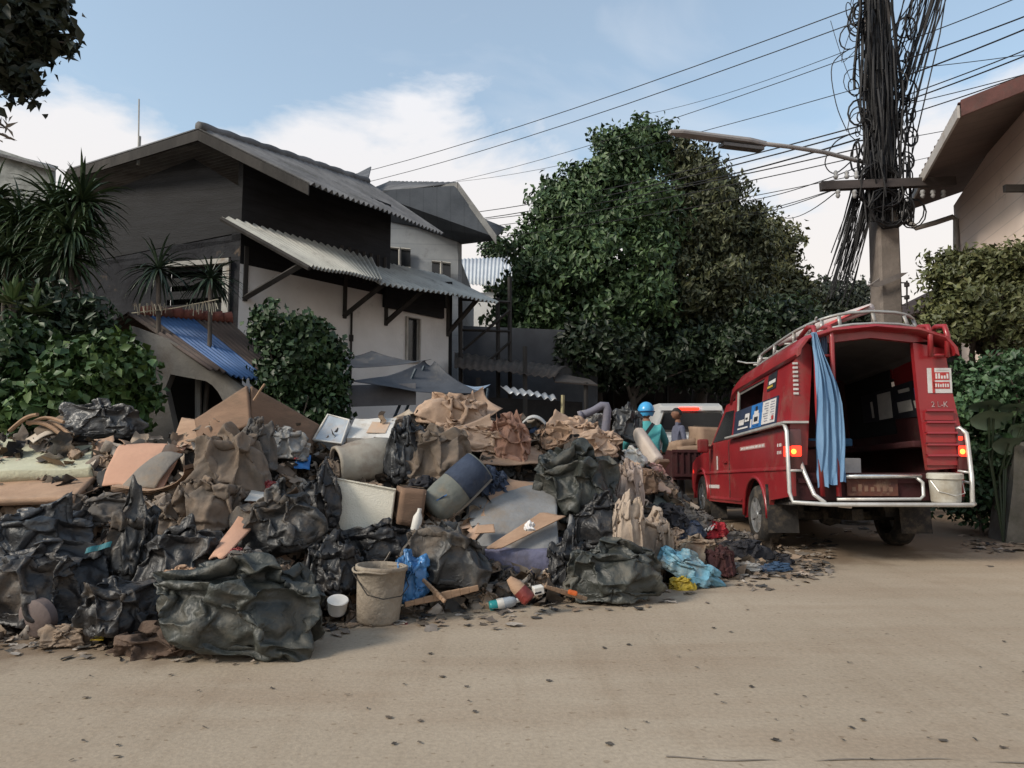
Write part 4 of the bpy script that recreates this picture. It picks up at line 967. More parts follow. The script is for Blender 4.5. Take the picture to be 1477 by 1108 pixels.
for k in range(34):
    u0 = 1300 + rr.uniform(-22, 18); v0 = rr.uniform(30, 230); u1 = 1318 + rr.uniform(0, 95); v1 = -130
    if rr.random() < .5: u1 = 1345 + rr.uniform(0, 60)
    mb.tube([at(u0, v0, PY - .1), at((u0 + u1) / 2 + rr.uniform(0, 10), (v0 + v1) / 2, PY), at(u1, v1, PY + .1)], rr.choice((.008, .012, .018)), 4, cap=False)
cs = mb.part('loose_strand', BLACK, pole); cs['kind'] = 'stuff'
mb = LB()
for (pts, r_) in (([(1226, 70), (1200, 95), (1206, 150), (1222, 190)], .009), ([(1198, 30), (1210, 70), (1228, 120)], .006), ([(1236, 225), (1205, 250), (1190, 235), (1205, 205), (1236, 190)], .011), ([(1228, 40), (1214, 90), (1245, 60)], .006), ([(1300, 230), (1316, 250), (1312, 275)], .012)):
    P2 = [at(u, v, PY - .1) for u, v in pts]
    sm = []
    for i in range(len(P2) - 1):
        p_, q_, r2_, s2_ = P2[max(i - 1, 0)], P2[i], P2[i + 1], P2[min(i + 2, len(P2) - 1)]
        for t in np.linspace(0, 1, 6)[:-1]:
            sm.append(.5 * ((2 * q_) + (r2_ - p_) * t + (2 * p_ - 5 * q_ + 4 * r2_ - s2_) * t * t + (3 * q_ - p_ - 3 * r2_ + s2_) * t ** 3))
    mb.tube(sm + [P2[-1]], r_, 4, cap=False); mb.part('loose_loop', BLACK, pole); mb = LB()

lamp = thing('street_lamp', 'long grey street lamp on a slim arm reaching left from the utility pole', 'street lamp', at(1236, 232, 11.4), 0)
LG = mat('lamp_grey', (.30, .28, .27), (.24, .225, .22), s=3, rough=.6)
mb = LB(); mb.tube([at(1262, 236, 11.4), at(1236, 232, 11.3), at(1190, 220, 11.0), at(1140, 212, 10.7), at(1098, 207, 10.5)], .035, 8); mb.part('arm', LG, lamp, True)
mb = LB()
h0, h1 = at(966, 190, 9.9), at(1104, 209, 10.55)
for t, e in ((0, 1),):
    ax = (h1 - h0).normalized(); sd = ax.cross(Vector((0, 0, 1))).normalized(); upv = sd.cross(ax)
    prof = lambda p, wd, hh: [p - sd * wd - upv * .0, p - sd * wd * .8 + upv * hh, p + sd * wd * .8 + upv * hh, p + sd * wd, p + sd * wd * .9 - upv * .03, p - sd * wd * .9 - upv * .03]
    V = prof(h0, .04, .02) + prof(h0.lerp(h1, .1), .085, .03) + prof(h0.lerp(h1, .8), .10, .045) + prof(h1, .05, .04)
    mb.add(V, [(i * 6 + k, i * 6 + (k + 1) % 6, (i + 1) * 6 + (k + 1) % 6, (i + 1) * 6 + k) for i in range(3) for k in range(6)] + [(5, 4, 3, 2, 1, 0), (18, 19, 20, 21, 22, 23)])
lh = mb.part('lamp_head', LG, lamp)
mb = LB(); q0, q1 = at(1040, 207, 10.25), at(1098, 214, 10.5); mb.prism([q0 - sd * .07, q0 + sd * .07, q1 + sd * .07, q1 - sd * .07], (0, 0, -.05)); mb.part('lens', mat('lamp_glass', (.12, .11, .105), s=2, rough=.3), lamp, under=lh)

# overhead wires
def wire(pts, r, label, seg=5):
    P3 = [at(*p) for p in pts]; sm = []
    for i in range(len(P3) - 1):
        n = 10; a, e = P3[i], P3[i + 1]; sag = (e - a).length * .012
        for t in range(n): sm.append(a.lerp(e, t / n) - Vector((0, 0, sag * 4 * (t / n) * (1 - t / n))))
    mb = MB(); mb.tube(sm + [P3[-1]], r * .55, seg, cap=False)
    return tag(mb.build('overhead_cable', BLACK), label, 'cable', 'overhead cables strung from the utility pole')
for i, (a, e, r) in enumerate((
    ((1262, 0, 11.4), (505, 253, 24), .018), ((1262, 22, 11.4), (516, 266, 25), .018), ((1250, 74, 11.4), (640, 265, 26), .014), ((1250, 62, 11.3), (930, 165, 22), .012),
    ((1250, 124, 11.4), (660, 262, 30), .014), ((1240, 182, 11.4), (670, 308, 25), .024), ((1240, 190, 11.4), (672, 318, 25), .026), ((1240, 200, 11.4), (930, 276, 19), .03),
    ((1240, 214, 11.4), (660, 320, 25), .022), ((1240, 226, 11.3), (655, 332, 22), .018), ((1240, 240, 11.3), (1060, 292, 20), .018), ((1240, 252, 11.3), (640, 350, 20), .014),
    ((1236, 262, 11.3), (1020, 318, 20), .016), ((1200, 275, 11.2), (1040, 312, 24), .016), ((1205, 278, 11.2), (1128, 314, 24), .018))):
    lab = ('topmost thin wire crossing the open sky left of the pole', 'second thin wire just below the topmost one across the sky', 'wire that meets the right end of the grey house ridge', 'short thin wire passing behind the top of the big tree',
           'fine wire running above the street lamp head', 'upper of the heavy black cables crossing the big tree', 'heavy black cable just under the uppermost heavy one', 'thickest sagging cable bundle in front of the olive foliage',
           'cable leaving the pole just under the street lamp arm', 'cable that passes in front of the grey house gable end', 'short cable below the lamp arm ending in the tree crown', 'lowest long wire reaching the white walled house',
           'wire meeting the pole at crossarm height', 'thin wire from the left tip of the crossarm', 'thick double wire slanting down from the crossarm tip')[i]
    wire([a, e], r, lab)
for i, (a, e, r) in enumerate((
    ((1300, 62, 11.4), (1600, -60, 9), .016), ((1300, 88, 11.4), (1600, -25, 9), .022), ((1300, 100, 11.4), (1600, 60, 9.2), .012), ((1300, 112, 11.4), (1600, -10, 9), .024), ((1300, 140, 11.4), (1600, 22, 9), .018), ((1300, 148, 11.4), (1600, 30, 9), .022),
    ((1300, 168, 11.4), (1600, 62, 9), .018), ((1300, 152, 11.4), (1600, 72, 9), .014), ((1300, 200, 11.4), (1600, 132, 12.9), .012), ((1300, 236, 11.4), (1600, 150, 14), .01))):
    lab = ('highest cable leaving the pole towards the top right corner', 'thick cable second from the top on the right of the pole', 'thin nearly level wire on the right of the pole', 'thick cable third of the fan at right', 'upper strand of the close pair right of the pole',
           'lower strand of the close pair right of the pole', 'cable just above the tip of the siding house roof', 'thin cable crossing the fan at right of the pole', 'thin wire that runs to the siding house eave', 'lowest thin wire behind the eave of the siding house')[i]
    wire([a, e], r, lab)
# ================================================================== the red pickup taxi
REDP = mat('red_paint', (.27, .018, .022), (.22, .014, .018), s=2, rough=.36, bump=.03, bs=6, dirt=.27, dirtc=(.17, .06, .045), spec=.5, coat=.3)
REDM = mat('dull_red_paint', (.20, .016, .018), (.15, .013, .015), s=3, rough=.5, dirt=.18, dirtc=(.10, .05, .04))
DKRED = mat('dark_maroon', (.05, .012, .013), (.03, .009, .01), s=3, rough=.75, dirt=.2, dirtc=(.05, .035, .03))
CHROME = mat('pale_tube', (.55, .54, .52), (.42, .41, .39), s=6, rough=.35, metal=.35, dirt=.18, dirtc=(.25, .2, .16), bump=0)
RUB = mat('rubber', (.028, .026, .025), (.018, .017, .017), s=8, rough=.85, bump=.3, dirt=.35, dirtc=(.12, .095, .07))
RIM = mat('alloy', (.42, .42, .42), (.3, .3, .3), s=6, rough=.4, metal=.6, dirt=.3, dirtc=(.2, .16, .12))
LITR = mat('lit_red_lens', (.6, .02, .01), s=5, rough=.3, emit=((1, .035, .015), 1.3), bump=0)
LITO = mat('lit_amber_lens', (.7, .15, .02), s=5, rough=.3, emit=((1, .22, .03), 2.6), bump=0)
UNLIT = mat('dark_lens', (.10, .03, .03), (.07, .02, .02), s=5, rough=.25, bump=0, spec=.6)
PRINTW = mat('print_white', (.58, .56, .55), (.48, .46, .45), s=8, rough=.6, dirt=.12)
PRINTB = mat('print_blue', (.03, .16, .42), (.02, .10, .30), s=8, rough=.5)
PRINTK = mat('print_black', (.02, .022, .03), (.015, .016, .02), s=8, rough=.6)
PRINTN = mat('print_navy', (.03, .04, .075), (.02, .028, .05), s=5, rough=.5)
PRINTR = mat('print_red', (.42, .05, .045), (.32, .04, .04), s=8, rough=.6, dirt=.15, dirtc=(.4, .35, .33))
PRINTY = mat('print_yellow', (.5, .33, .05), s=8, rough=.6)
taxi = thing('pickup_taxi', 'red pickup taxi with an open canopied rear, roof rack and lit tail lamps', 'pickup taxi', (3.75, 7.2, 0), rad(-2.3))
RK = .055
def S_(p): return (p[0], p[1], p[2] - RK * p[1])
class TB(MB):
    def part(s, name, mats, under=None, smooth=False, ang=None, shear=True):
        if shear: s.v = [S_(p) for p in s.v]
        o = s.build(name, mats, under or taxi, smooth)
        return sharp(o, ang) if ang else o
def arch(yc, zc, r, a0, a1, n=12):
    return [(yc + r * math.cos(t), zc + r * math.sin(t)) for t in np.linspace(a0, a1, n)]
YR, YF = 1.2, 3.98
ZR_, ZF_ = .35 + RK * YR, .35 + RK * YF
side = [(-.02, .66), (-.03, 1.0), (0, 1.37), (2.26, 1.37), (3.32, 1.36), (3.45, 1.30), (4.35, 1.20), (4.60, 1.12), (4.68, .95), (4.66, .70), (4.56, .62)] + \
       arch(YF, ZF_, .43, -.05, math.pi + .05) + [(3.48, .52), (1.72, .52)] + arch(YR, ZR_, .44, -.12, math.pi + .12) + [(.66, .60)]
for s_, nm in ((-1, 'near'), (1, 'far')):
    mb = TB(); mb.prism([(s_ * .87, y, z) for y, z in side], (-s_ * .05, 0, 0))
    # swage line and sill bulge standing proud of the panel
    mb.prism([(s_ * .871, .0, .97), (s_ * .871, 4.5, .97), (s_ * .885, 4.5, .94), (s_ * .885, .0, .94)], (0, 0, -.012))
    mb.prism([(s_ * .871, 1.75, .60), (s_ * .871, 3.45, .60), (s_ * .885, 3.45, .57), (s_ * .885, 1.75, .57)], (0, 0, -.012))
    o = mb.part('side_panel', REDP); 
    for (yc, zc) in ((YR, ZR_), (YF, ZF_)):
        mb = TB(); pts = [(s_ * .875, y, z) for y, z in arch(yc, zc, .45, -.05, math.pi + .05, 14)]; mb.tube(pts, .025, 5); mb.part('arch_lip', REDP, o, True)
        mb = TB(); inner = arch(yc, zc, .43, 0, math.pi, 10)
        V = [(s_ * .82, y, z) for y, z in inner] + [(s_ * .45, y, z) for y, z in inner]; n = len(inner)
        mb.add(V, [(k, k + 1, n + k + 1, n + k) for k in range(n - 1)] + [tuple(range(n, 2 * n))]); mb.part('wheel_well', RUB, o)
    mb = TB()
    for yy in (2.30, 3.38): mb.tube([(s_ * .873, yy, .56), (s_ * .873, yy, 1.36)], .006, 4)
    d_ = mb.part('door_gap', RUB, o)
    mb = TB(); mb.box((s_ * .885, 2.48, 1.08), (.03, .14, .035), bev=.01); mb.part('door_handle', REDM, o)
mb = TB(); mb.box((0, 2.35, .62), (1.6, 4.4, .12)); mb.box((0, 3.9, .62), (1.0, 1.0, .4)); mb.box((0, .9, .45), (.12, .9, .12)); mb.tube([(-.75, YR, ZR_), (.75, YR, ZR_)], .06, 8); mb.lathe([(0, -.13), (.1, -.1), (.13, 0), (.1, .1), (0, .13)], 10, Matrix.Translation((0, YR, ZR_)) @ Matrix.Rotation(math.pi / 2, 4, 'Y'))
mb.part('chassis', RUB)
mb = TB(); hood = [(-.82, 3.42), (-.82, 4.45), (-.6, 4.66), (.6, 4.66), (.82, 4.45), (.82, 3.42)]
zt_ = lambda y: 1.36 - (y - 3.4) * .14
mb.prism([(x, y, zt_(y)) for x, y in hood], (0, 0, -.04)); mb.box((0, 4.62, .9), (1.66, .1, .45), bev=.03); mb.part('bonnet', REDP)
mb = TB(); mb.box((-.80, 4.55, .98), (.14, .14, .12), bev=.03); o = mb.part('indicator_lamp', LITR); o['label'] = 'lit indicator on the near front wing'
mb = TB(); cab = [(2.28, 1.36), (2.30, 1.86), (2.45, 1.95), (3.0, 1.93), (3.52, 1.33)]
V = []
for x, k in ((-.83, 0), (.83, 0)):
    for (y, z) in cab: V.append((x * (1 - .16 * max(0, z - 1.36) / .6), y, z))
n = 5; mb.add(V, [tuple(range(5)), tuple(range(9, 4, -1))] + [(i, (i + 1) % 5, 5 + (i + 1) % 5, 5 + i)[::-1] for i in range(5)]); mb.part('cab', REDP)
for s_ in (-1, 1):
    mb = TB(); q = [(2.38, 1.40), (2.40, 1.80), (2.95, 1.82), (3.36, 1.40)]
    mb.prism([(s_ * (.835 - .84 * .16 * max(0, z - 1.36) / .6), y, z) for y, z in q], (-s_ * .02, 0, 0)); mb.part('cab_window', GLASSD)
mb = TB(); mb.box((-1.02, 3.18, 1.34), (.16, .09, .20), bev=.03); mb.tube([(-.84, 3.24, 1.32), (-.98, 3.2, 1.32)], .02, 6); mb.part('wing_mirror', REDM)
# wheels
def wheel(root, x, y, z, r, wd, sgn, nsp=7):
    Mx = Matrix.Translation((x, y, z)) @ Matrix.Rotation(sgn * math.pi / 2, 4, 'Y')
    mb = MB(); h = wd / 2
    mb.lathe([(r * .60, -h), (r * .86, -h * 1.02), (r * .97, -h * .8), (r, -h * .4), (r, h * .4), (r * .97, h * .8), (r * .86, h * 1.02), (r * .60, h)], 36, Mx)
    wo = mb.build('wheel', RUB, root, True)
    mb = MB(); mb.lathe([(r * .60, h * .95), (r * .62, h * 1.0), (r * .56, h * .9), (r * .54, h * .2), (0, h * .2)], 28, Mx)
    for k in range(nsp):
        a = 2 * math.pi * k / nsp; d = Vector((math.cos(a), math.sin(a), 0)); t = Vector((-d.y, d.x, 0)); p0, p1 = d * r * .1, d * r * .57
        P_ = [p0 - t * r * .07, p0 + t * r * .07, p1 + t * r * .09, p1 - t * r * .09]
        mb.prism([Mx @ (p + Vector((0, 0, h * .9))) for p in P_], Mx.to_3x3() @ Vector((0, 0, -h * .3)))
    mb.lathe([(0, h * 1.0), (r * .13, h * .98), (r * .15, h * .8)], 14, Mx)
    sharp(mb.build('rim', RIM, wo), 30); return wo
for s_ in (-1, 1):
    for y in (YR, YF): wheel(taxi, s_ * .76, y, .35, .35, .22, s_)
for s_ in (-1, 1):
    mb = TB(); mb.prism([(s_ * .56, .72, .78), (s_ * .90, .72, .78), (s_ * .90, .66, .24), (s_ * .56, .66, .24)], (0, -.012, 0)); mb.part('mud_flap', RUB)
    mb = TB(); mb.prism([(s_ * .62, 3.48, .60), (s_ * .86, 3.48, .60), (s_ * .86, 3.44, .26), (s_ * .62, 3.44, .26)], (0, -.012, 0)); mb.part('mud_flap', RUB)
# load bed, benches, canopy interior
mb = TB(); mb.box((0, 1.1, .82), (1.62, 2.3, .05)); mb.box((0, 2.22, 1.5), (1.5, .05, 1.3)); mb.part('bed_floor', DKRED)
for s_ in (-1, 1):
    mb = TB(); mb.box((s_ * .60, 1.1, 1.20), (.38, 2.1, .07), bev=.02); mb.prism([(s_ * .79, .1, 1.25), (s_ * .79, 2.15, 1.25), (s_ * .76, 2.15, 1.55), (s_ * .76, .1, 1.55)], (-s_ * .05, 0, 0)); mb.box((s_ * .74, 1.1, 1.0), (.04, 2.1, .4)); mb.part('bench', DKRED)
def cs(k):   # canopy cross-section, k 0..1 from left drip to right drip
    pts = [(-.815, 2.11), (-.80, 2.20), (-.72, 2.30), (-.45, 2.385), (0, 2.425), (.45, 2.385), (.72, 2.30), (.80, 2.20), (.815, 2.11)]
    return pts
CSL = .035
mb = TB(); pts = cs(0); ysn = [-.16, -.13, .2, .8, 1.5, 2.1, 2.32, 2.42]; n = len(pts)
V = []
for i, y in enumerate(ysn):
    e = (-.03 if i == 0 else 0) + (-.05 if i == 6 else -.16 if i == 7 else 0)
    for x, z in pts: V.append((x, y, z + e - CSL * max(0, y)))
for i, y in enumerate(ysn):
    e = (.02 if i == 0 else 0) + (-.05 if i == 6 else -.14 if i == 7 else 0)
    for x, z in pts: V.append((x * .955, y, z - .05 + e - CSL * max(0, y) + (.03 if abs(x) > .8 else 0)))
O = n * len(ysn); Fc = []
for i in range(len(ysn) - 1):
    for k in range(n - 1):
        a = i * n + k; Fc.append((a, a + 1, a + n + 1, a + n)); Fc.append((O + a + n, O + a + n + 1, O + a + 1, O + a))
for k in range(n - 1):
    Fc.append((k + 1, k, O + k, O + k + 1)); a = (len(ysn) - 1) * n + k; Fc.append((a, a + 1, O + a + 1, O + a))
for i in range(len(ysn) - 1):
    a = i * n; Fc.append((a, a + n, O + a + n, O + a)); a = i * n + n - 1; Fc.append((a + n, a, O + a, O + a + n))
mb.add(V, Fc); mb.part('canopy_roof', REDP, None, False, 40)
mb = TB()
V = []
for y in (0.02, 2.2):
    for x, z in pts: V.append((x * .94, y, z - .075 - CSL * y))
mb.add(V, [(k, k + 1, n + k + 1, n + k) for k in range(n - 1)]); mb.part('headlining', mat('grey_headlining', (.12, .11, .105), (.09, .085, .08), s=3, rough=.9))
def lean(z): return .86 - .10 * max(0, (z - 1.37)) / .8 - .03 * max(0, z - 1.9)
for s_ in (-1, 1):
    mb = TB()
    def w(y, z): return (s_ * lean(z), y, z)
    # solid rear quarter with rounded top edge, front post, sill strip
    mb.prism([w(.0, 1.37), w(.0, 2.16), w(.06, 2.19), w(.98, 2.13), w(1.02, 2.0), w(1.02, 1.37)], (-s_ * .04, 0, 0))
    mb.prism([w(2.12, 1.37), w(2.12, 2.05), w(2.22, 2.05), w(2.22, 1.37)], (-s_ * .04, 0, 0))
    mb.prism([w(1.02, 2.03), w(1.02, 2.14), w(2.22, 2.08), w(2.22, 2.0)], (-s_ * .04, 0, 0))
    o = mb.part('canopy_side', REDP, None, False, 40)
mb = TB(); mb.tube([(-.80, 2.13, 1.4), (-.765, 2.11, 2.03)], .022, 6); mb.part('window_post', PALETIM)
# rear face: left pillar, header, right panel with ladder steps
mb = TB()
mb.prism([(-.86, -.02, .98), (-.86, -.02, 1.37), (-.77, -.02, 2.14), (-.66, -.02, 2.26), (-.60, -.02, 2.20), (-.66, -.02, 1.5), (-.70, -.02, .98)], (0, .06, 0))
mb.prism([(-.60, -.03, 2.24), (-.45, -.03, 2.33), (0, -.03, 2.38), (.45, -.03, 2.33), (.60, -.03, 2.26), (.42, -.03, 2.25), (0, -.03, 2.30), (-.42, -.03, 2.25)], (0, .06, 0))
mb.part('rear_frame', REDP)
mb = TB(); mb.prism([(.43, -.02, 2.25), (.75, -.02, 2.18), (.80, -.02, 1.75), (.88, -.02, 1.30), (.86, -.02, .95), (.52, -.02, .93), (.46, -.02, 1.6)], (0, .06, 0)); rp = mb.part('rear_panel', REDP)
mb = TB()
for k, z in enumerate((1.02, 1.13, 1.25, 1.36, 1.48)):
    x0 = .50 + .012 * k; mb.box((.66 - .004 * k, -.05, z + .05), (.33 - .012 * k, .06, .02), (rad(-14), 0, 0)); mb.box((.66 - .004 * k, -.033, z), (.33 - .012 * k, .025, .085))
mb.part('ladder_step', REDP, rp)
mb = TB()
for x in (.545, .715):
    mb.tube([(x, .32, 2.36), (x, .05, 2.43), (x + .0, -.10, 2.40), (x + .005, -.13, 2.30), (x + .01, -.10, 2.08)], .028, 7)
mb.tube([(.545, -.10, 2.10), (.73, -.10, 2.10)], .016, 6); mb.part('ladder_rail', REDP, None, True)
mb = TB()
for x in (-.615, -.45):
    mb.tube([(x, .32, 2.36), (x, .05, 2.43), (x, -.10, 2.40), (x + .005, -.13, 2.28), (x + .01, -.10, 1.6), (x + .02, -.12, .66)], .026, 7)
mb.tube([(-.61, -.11, 2.10), (-.44, -.11, 2.10)], .016, 6); mb.part('ladder_rail', REDP, None, True)
# stickers and writing on the rear panel
def plate(mb, x0, x1, z0, z1, y, mi, th=.004): mb.box(((x0 + x1) / 2, y, (z0 + z1) / 2), (x1 - x0, th, z1 - z0), mi=mi)
mb = TB(); plate(mb, .555, .80, 1.72, 1.98, -.025, 0)
stk = mb.part('notice_sticker', PRINTW, rp)
mb = TB(); rr = random.Random(2)
plate(mb, .62, .775, 1.855, 1.935, -.029, 0); plate(mb, .61, .775, 1.765, 1.835, -.029, 0); plate(mb, .60, .625, 1.72, 1.98, -.029, 0)
mb.part('red_print', PRINTR, stk)
mb = TB()
for k in range(5): plate(mb, .635 + k * .028, .652 + k * .028, 1.868, 1.868 + rr.uniform(.03, .055), -.0325, 0)
for k in range(6): plate(mb, .63 + k * .024, .643 + k * .024, 1.78, 1.78 + rr.uniform(.025, .042), -.0325, 0)
plate(mb, .64, .77, 1.955, 1.962, -.029, 0)
mb.part('white_print', PRINTW, stk)
PRINTD = mat('worn_print', (.45, .36, .35), (.30, .16, .15), s=14, rough=.7, dirt=.3, dirtc=(.2, .05, .05))
V, Fc = text_mesh('2 L-K', .105)
mb = TB(); mb.add([(.665 + v.x * .72, -.0255 - v.z, 1.60 + v.y * .8) for v in V], Fc); plate(mb, .60, .66, 1.545, 1.553, -.0235, 0); plate(mb, .70, .76, 1.545, 1.552, -.0235, 0); mb.part('painted_letters', PRINTD, rp)
# deck, tailgate zone, plate
mb = TB(); mb.prism([(-.88, -.02, .62), (.86, -.02, .62), (.86, -.02, .90), (-.88, -.02, .90)], (0, .05, 0)); mb.part('tailgate', DKRED)
mb = TB(); deck = [(-.90, -.02), (-.90, -.12), (-.64, -.30), (.76, -.30), (.80, -.25), (.80, -.02)]; mb.prism([(x, y, .60) for x, y in deck], (0, 0, -.022)); mb.part('rear_step', mat('tread_plate', (.16, .14, .13), (.10, .09, .085), s=9, rough=.6, metal=.2, dirt=.3), None)
mb = TB(); plate(mb, -.32, .19, .665, .835, -.045, 0, .02); npl = mb.part('number_plate', mat('rusty_plate', (.12, .045, .03), (.07, .03, .025), s=9, rough=.8, dirt=.25))
mb = TB()
for k in range(7): plate(mb, -.27 + k * .062, -.235 + k * .062, .71, .71 + .045 + .03 * ((k * 5) % 3) / 2, -.057, 0)
mb.part('plate_mark', mat('plate_print', (.2, .12, .08), (.15, .08, .06), s=9), npl)
mb = TB(); mb.tube([(-.46, -.10, .86), (.40, -.10, .865)], .024, 7); o = mb.part('chrome_bar', mat('bright_steel', (.75, .75, .74), s=6, rough=.22, metal=.8, bump=0), None, True)
mb = TB(); mb.tube([(.36, -.10, .85), (.41, -.11, .80), (.40, -.13, .67), (.36, -.14, .635), (-.46, -.14, .63)], .018, 6); mb.part('step_tube', CHROME, None, True)
# pale guard tubes
mb = TB()
mb.tube([(-.93, 2.2, 1.385), (-.935, 1.2, 1.40), (-.935, .1, 1.41), (-.93, -.05, 1.40), (-.925, -.10, 1.32), (-.92, -.11, .70), (-.90, -.14, .60), (-.63, -.31, .585), (.77, -.31, .585), (.815, -.26, .595)], .022, 8)
mb.tube([(-.77, -.04, 1.0), (-.76, -.10, .90), (-.71, -.20, .68), (-.64, -.29, .60)], .022, 7); mb.tube([(-.92, -.11, .92), (-.77, -.09, .92)], .016, 6)
mb.part('guard_tube', CHROME, None, True)
mb = TB(); mb.tube([(.80, -.0, 1.34), (.84, -.04, 1.36), (.885, -.08, 1.30), (.885, -.1, 1.15), (.865, -.16, .85), (.80, -.26, .60)], .022, 8); mb.tube([(.80, -.05, .92), (.875, -.14, .90)], .014, 6); mb.tube([(.80, -.05, .82), (.86, -.16, .80)], .014, 6); mb.part('guard_tube', CHROME, None, True)
mb = TB(); mb.prism([(-.955, -.10, 1.405), (-.955, 2.2, 1.385), (-.80, 2.2, 1.385), (-.80, .15, 1.405), (-.70, .05, 1.405), (-.70, -.10, 1.405)], (0, 0, .022)); mb.part('bed_rail', CHROME)
# tail lamps
for s_, x0, x1 in ((-1, -.885, -.765), (1, .80, .90)):
    mb = TB(); mb.box(((x0 + x1) / 2, -.045, 1.14), (x1 - x0, .05, .42), bev=.015); tl = mb.part('tail_lamp', UNLIT, None, True, 30)
    mb = TB(); mb.box(((x0 + x1) / 2, -.065, 1.12), ((x1 - x0) * .9, .04, .11), bev=.015); mb.part('lit_lens', LITR, tl, True, 30)
    mb = TB(); mb.lathe([(0, .012), (.02, .008), (.027, 0), (0, 0)], 14, Matrix.Translation((x0 + (.03 if s_ < 0 else .035), -.086, 1.115)) @ Matrix.Rotation(math.pi / 2, 4, 'X')); mb.part('bulb_glow', LITO, tl)
    if s_ > 0: mb = TB(); mb.box((.83, -.068, 1.25), (.04, .03, .04), bev=.01); mb.part('lit_lens', LITR, tl)
    else:
        mb = TB(); mb.box((-.90, -.01, 1.12), (.03, .12, .11), bev=.01); mb.part('lit_lens', LITR, tl)
# advertising board and stickers on the near side
mb = TB(); yy0, yy1 = .42, 2.10
def sd(y, z, off=0): return (-(lean(z) + .012 + off), y, z)
mb.prism([sd(yy0, 1.43), sd(yy1, 1.43), sd(yy1, 1.74), sd(yy0, 1.755)], (.012, 0, 0)); ad = mb.part('advert_board', PRINTN)
def adp(mb, y0, y1, z0, z1, off): mb.prism([sd(y0, z0, off), sd(y1, z0, off), sd(y1, z1, off), sd(y0, z1, off)], (.003, 0, 0))
mb = TB(); adp(mb, .46, .92, 1.47, 1.735, .004); wpn = mb.part('white_panel', PRINTW, ad)
mb = TB(); rr = random.Random(5)
for k in range(8):
    z = 1.71 - k * .029
    adp(mb, .70, .70 + rr.uniform(.06, .17), z - .008, z, .008); adp(mb, .49, .49 + rr.uniform(.06, .15), z - .008, z, .008)
mb.part('printed_line', mat('print_grey', (.25, .26, .32), s=8), ad)
mb = TB(); adp(mb, .49, .55, 1.50, 1.545, .012); mb.part('red_mark', PRINTR, ad)
mb = TB(); adp(mb, .93, 1.36, 1.455, 1.74, .004); mb.part('blue_panel', PRINTB, ad)
mb = TB()
adp(mb, 1.02, 1.26, 1.50, 1.62, .008); adp(mb, 1.06, 1.22, 1.62, 1.66, .008); adp(mb, 1.30, 1.35, 1.47, 1.57, .008); adp(mb, 1.42, 1.60, 1.56, 1.66, .008); adp(mb, 1.64, 1.86, 1.53, 1.60, .008); adp(mb, 1.45, 1.9, 1.48, 1.50, .008); mb.part('pale_print', PRINTW, ad)
mb = TB(); adp(mb, 1.06, 1.20, 1.53, 1.585, .012); adp(mb, 1.10, 1.17, 1.66, 1.71, .012); adp(mb, 1.47, 1.56, 1.585, 1.61, .012); mb.part('dark_print', PRINTK, ad)
mb = TB(); adp(mb, 1.04, 1.24, 1.475, 1.495, .012); mb.part('blue_print', PRINTB, ad)
mb = TB(); mb.prism([sd(.56, 1.86, -.008), sd(.86, 1.85, -.008), sd(.86, 2.04, -.008), sd(.56, 2.06, -.008)], (.004, 0, 0)); sk = mb.part('window_sticker', PRINTK)
mb = TB(); mb.prism([sd(.58, 1.93, -.004), sd(.80, 1.92, -.004), sd(.80, 1.96, -.004), sd(.58, 1.97, -.004)], (.003, 0, 0)); mb.part('white_print', PRINTW, sk)
mb = TB(); mb.prism([sd(.66, 1.885, -.004), sd(.84, 1.88, -.004), sd(.84, 1.905, -.004), sd(.66, 1.91, -.004)], (.003, 0, 0)); mb.part('yellow_print', PRINTY, sk)
mb = TB()
for k in range(8): mb.box((-.79, -.028 - .0, 1.72 + k * .045), (.05, .012, .022))
mb.part('painted_ticks', PRINTW)
mb = TB(); mb.box((-.8725, 1.27, 1.225), (.006, 1.0, .05)); bd = mb.part('lettered_band', mat('band_pink', (.42, .22, .21), (.35, .17, .16), s=10, rough=.6))
mb = TB(); rr = random.Random(8); y = .80
while y < 1.74: l = rr.uniform(.02, .05); mb.box((-.876, y, 1.225), (.003, l, .026)); y += l + .018
mb.part('lettering', PRINTW, bd)
mb = TB()
for (y, z) in ((.24, 1.20), (.28, 1.20), (.34, 1.20), (.25, 1.12), (.30, 1.12), (.35, 1.12)): mb.box((-.873, y, z), (.004, .022, .035))
y = 2.9
while y < 3.5: mb.box((-.873, y, .74), (.004, .05, .05)); y += .07
mb.box((-.873, 2.95, 1.08), (.004, .05, .20)); mb.part('side_lettering', PRINTW)
# dark panel added to shut out light through the far window, and poster
mb = TB(); mb.prism([(.72, .98, 1.37), (.72, 2.3, 1.37), (.665, 2.3, 2.1), (.665, .98, 2.12)], (.012, 0, 0)); mb.part('light_block_panel', DARKIN)
mb = TB(); mb.prism([(.70, .35, 1.52), (.70, 1.75, 1.56), (.68, 1.75, 1.90), (.68, .35, 1.93)], (.01, 0, 0)); po = mb.part('inside_poster', PRINTK)
mb = TB()
for (y0, y1, z0, z1) in ((1.0, 1.32, 1.56, 1.87), (.55, .85, 1.60, 1.72), (.58, .82, 1.78, 1.86), (.4, .5, 1.62, 1.7), (1.45, 1.5, 1.6, 1.8)): mb.prism([(.694, y0, z0), (.694, y1, z0), (.676, y1, z1), (.676, y0, z1)], (.004, 0, 0))
mb.part('pale_print', mat('pale_print_dim', (.45, .43, .40), (.35, .34, .32), s=7), po)
mb = TB(); mb.prism([(.692, .38, 1.7), (.692, .48, 1.7), (.676, .48, 1.84), (.676, .38, 1.84)], (.004, 0, 0)); mb.part('blue_print', PRINTB, po)
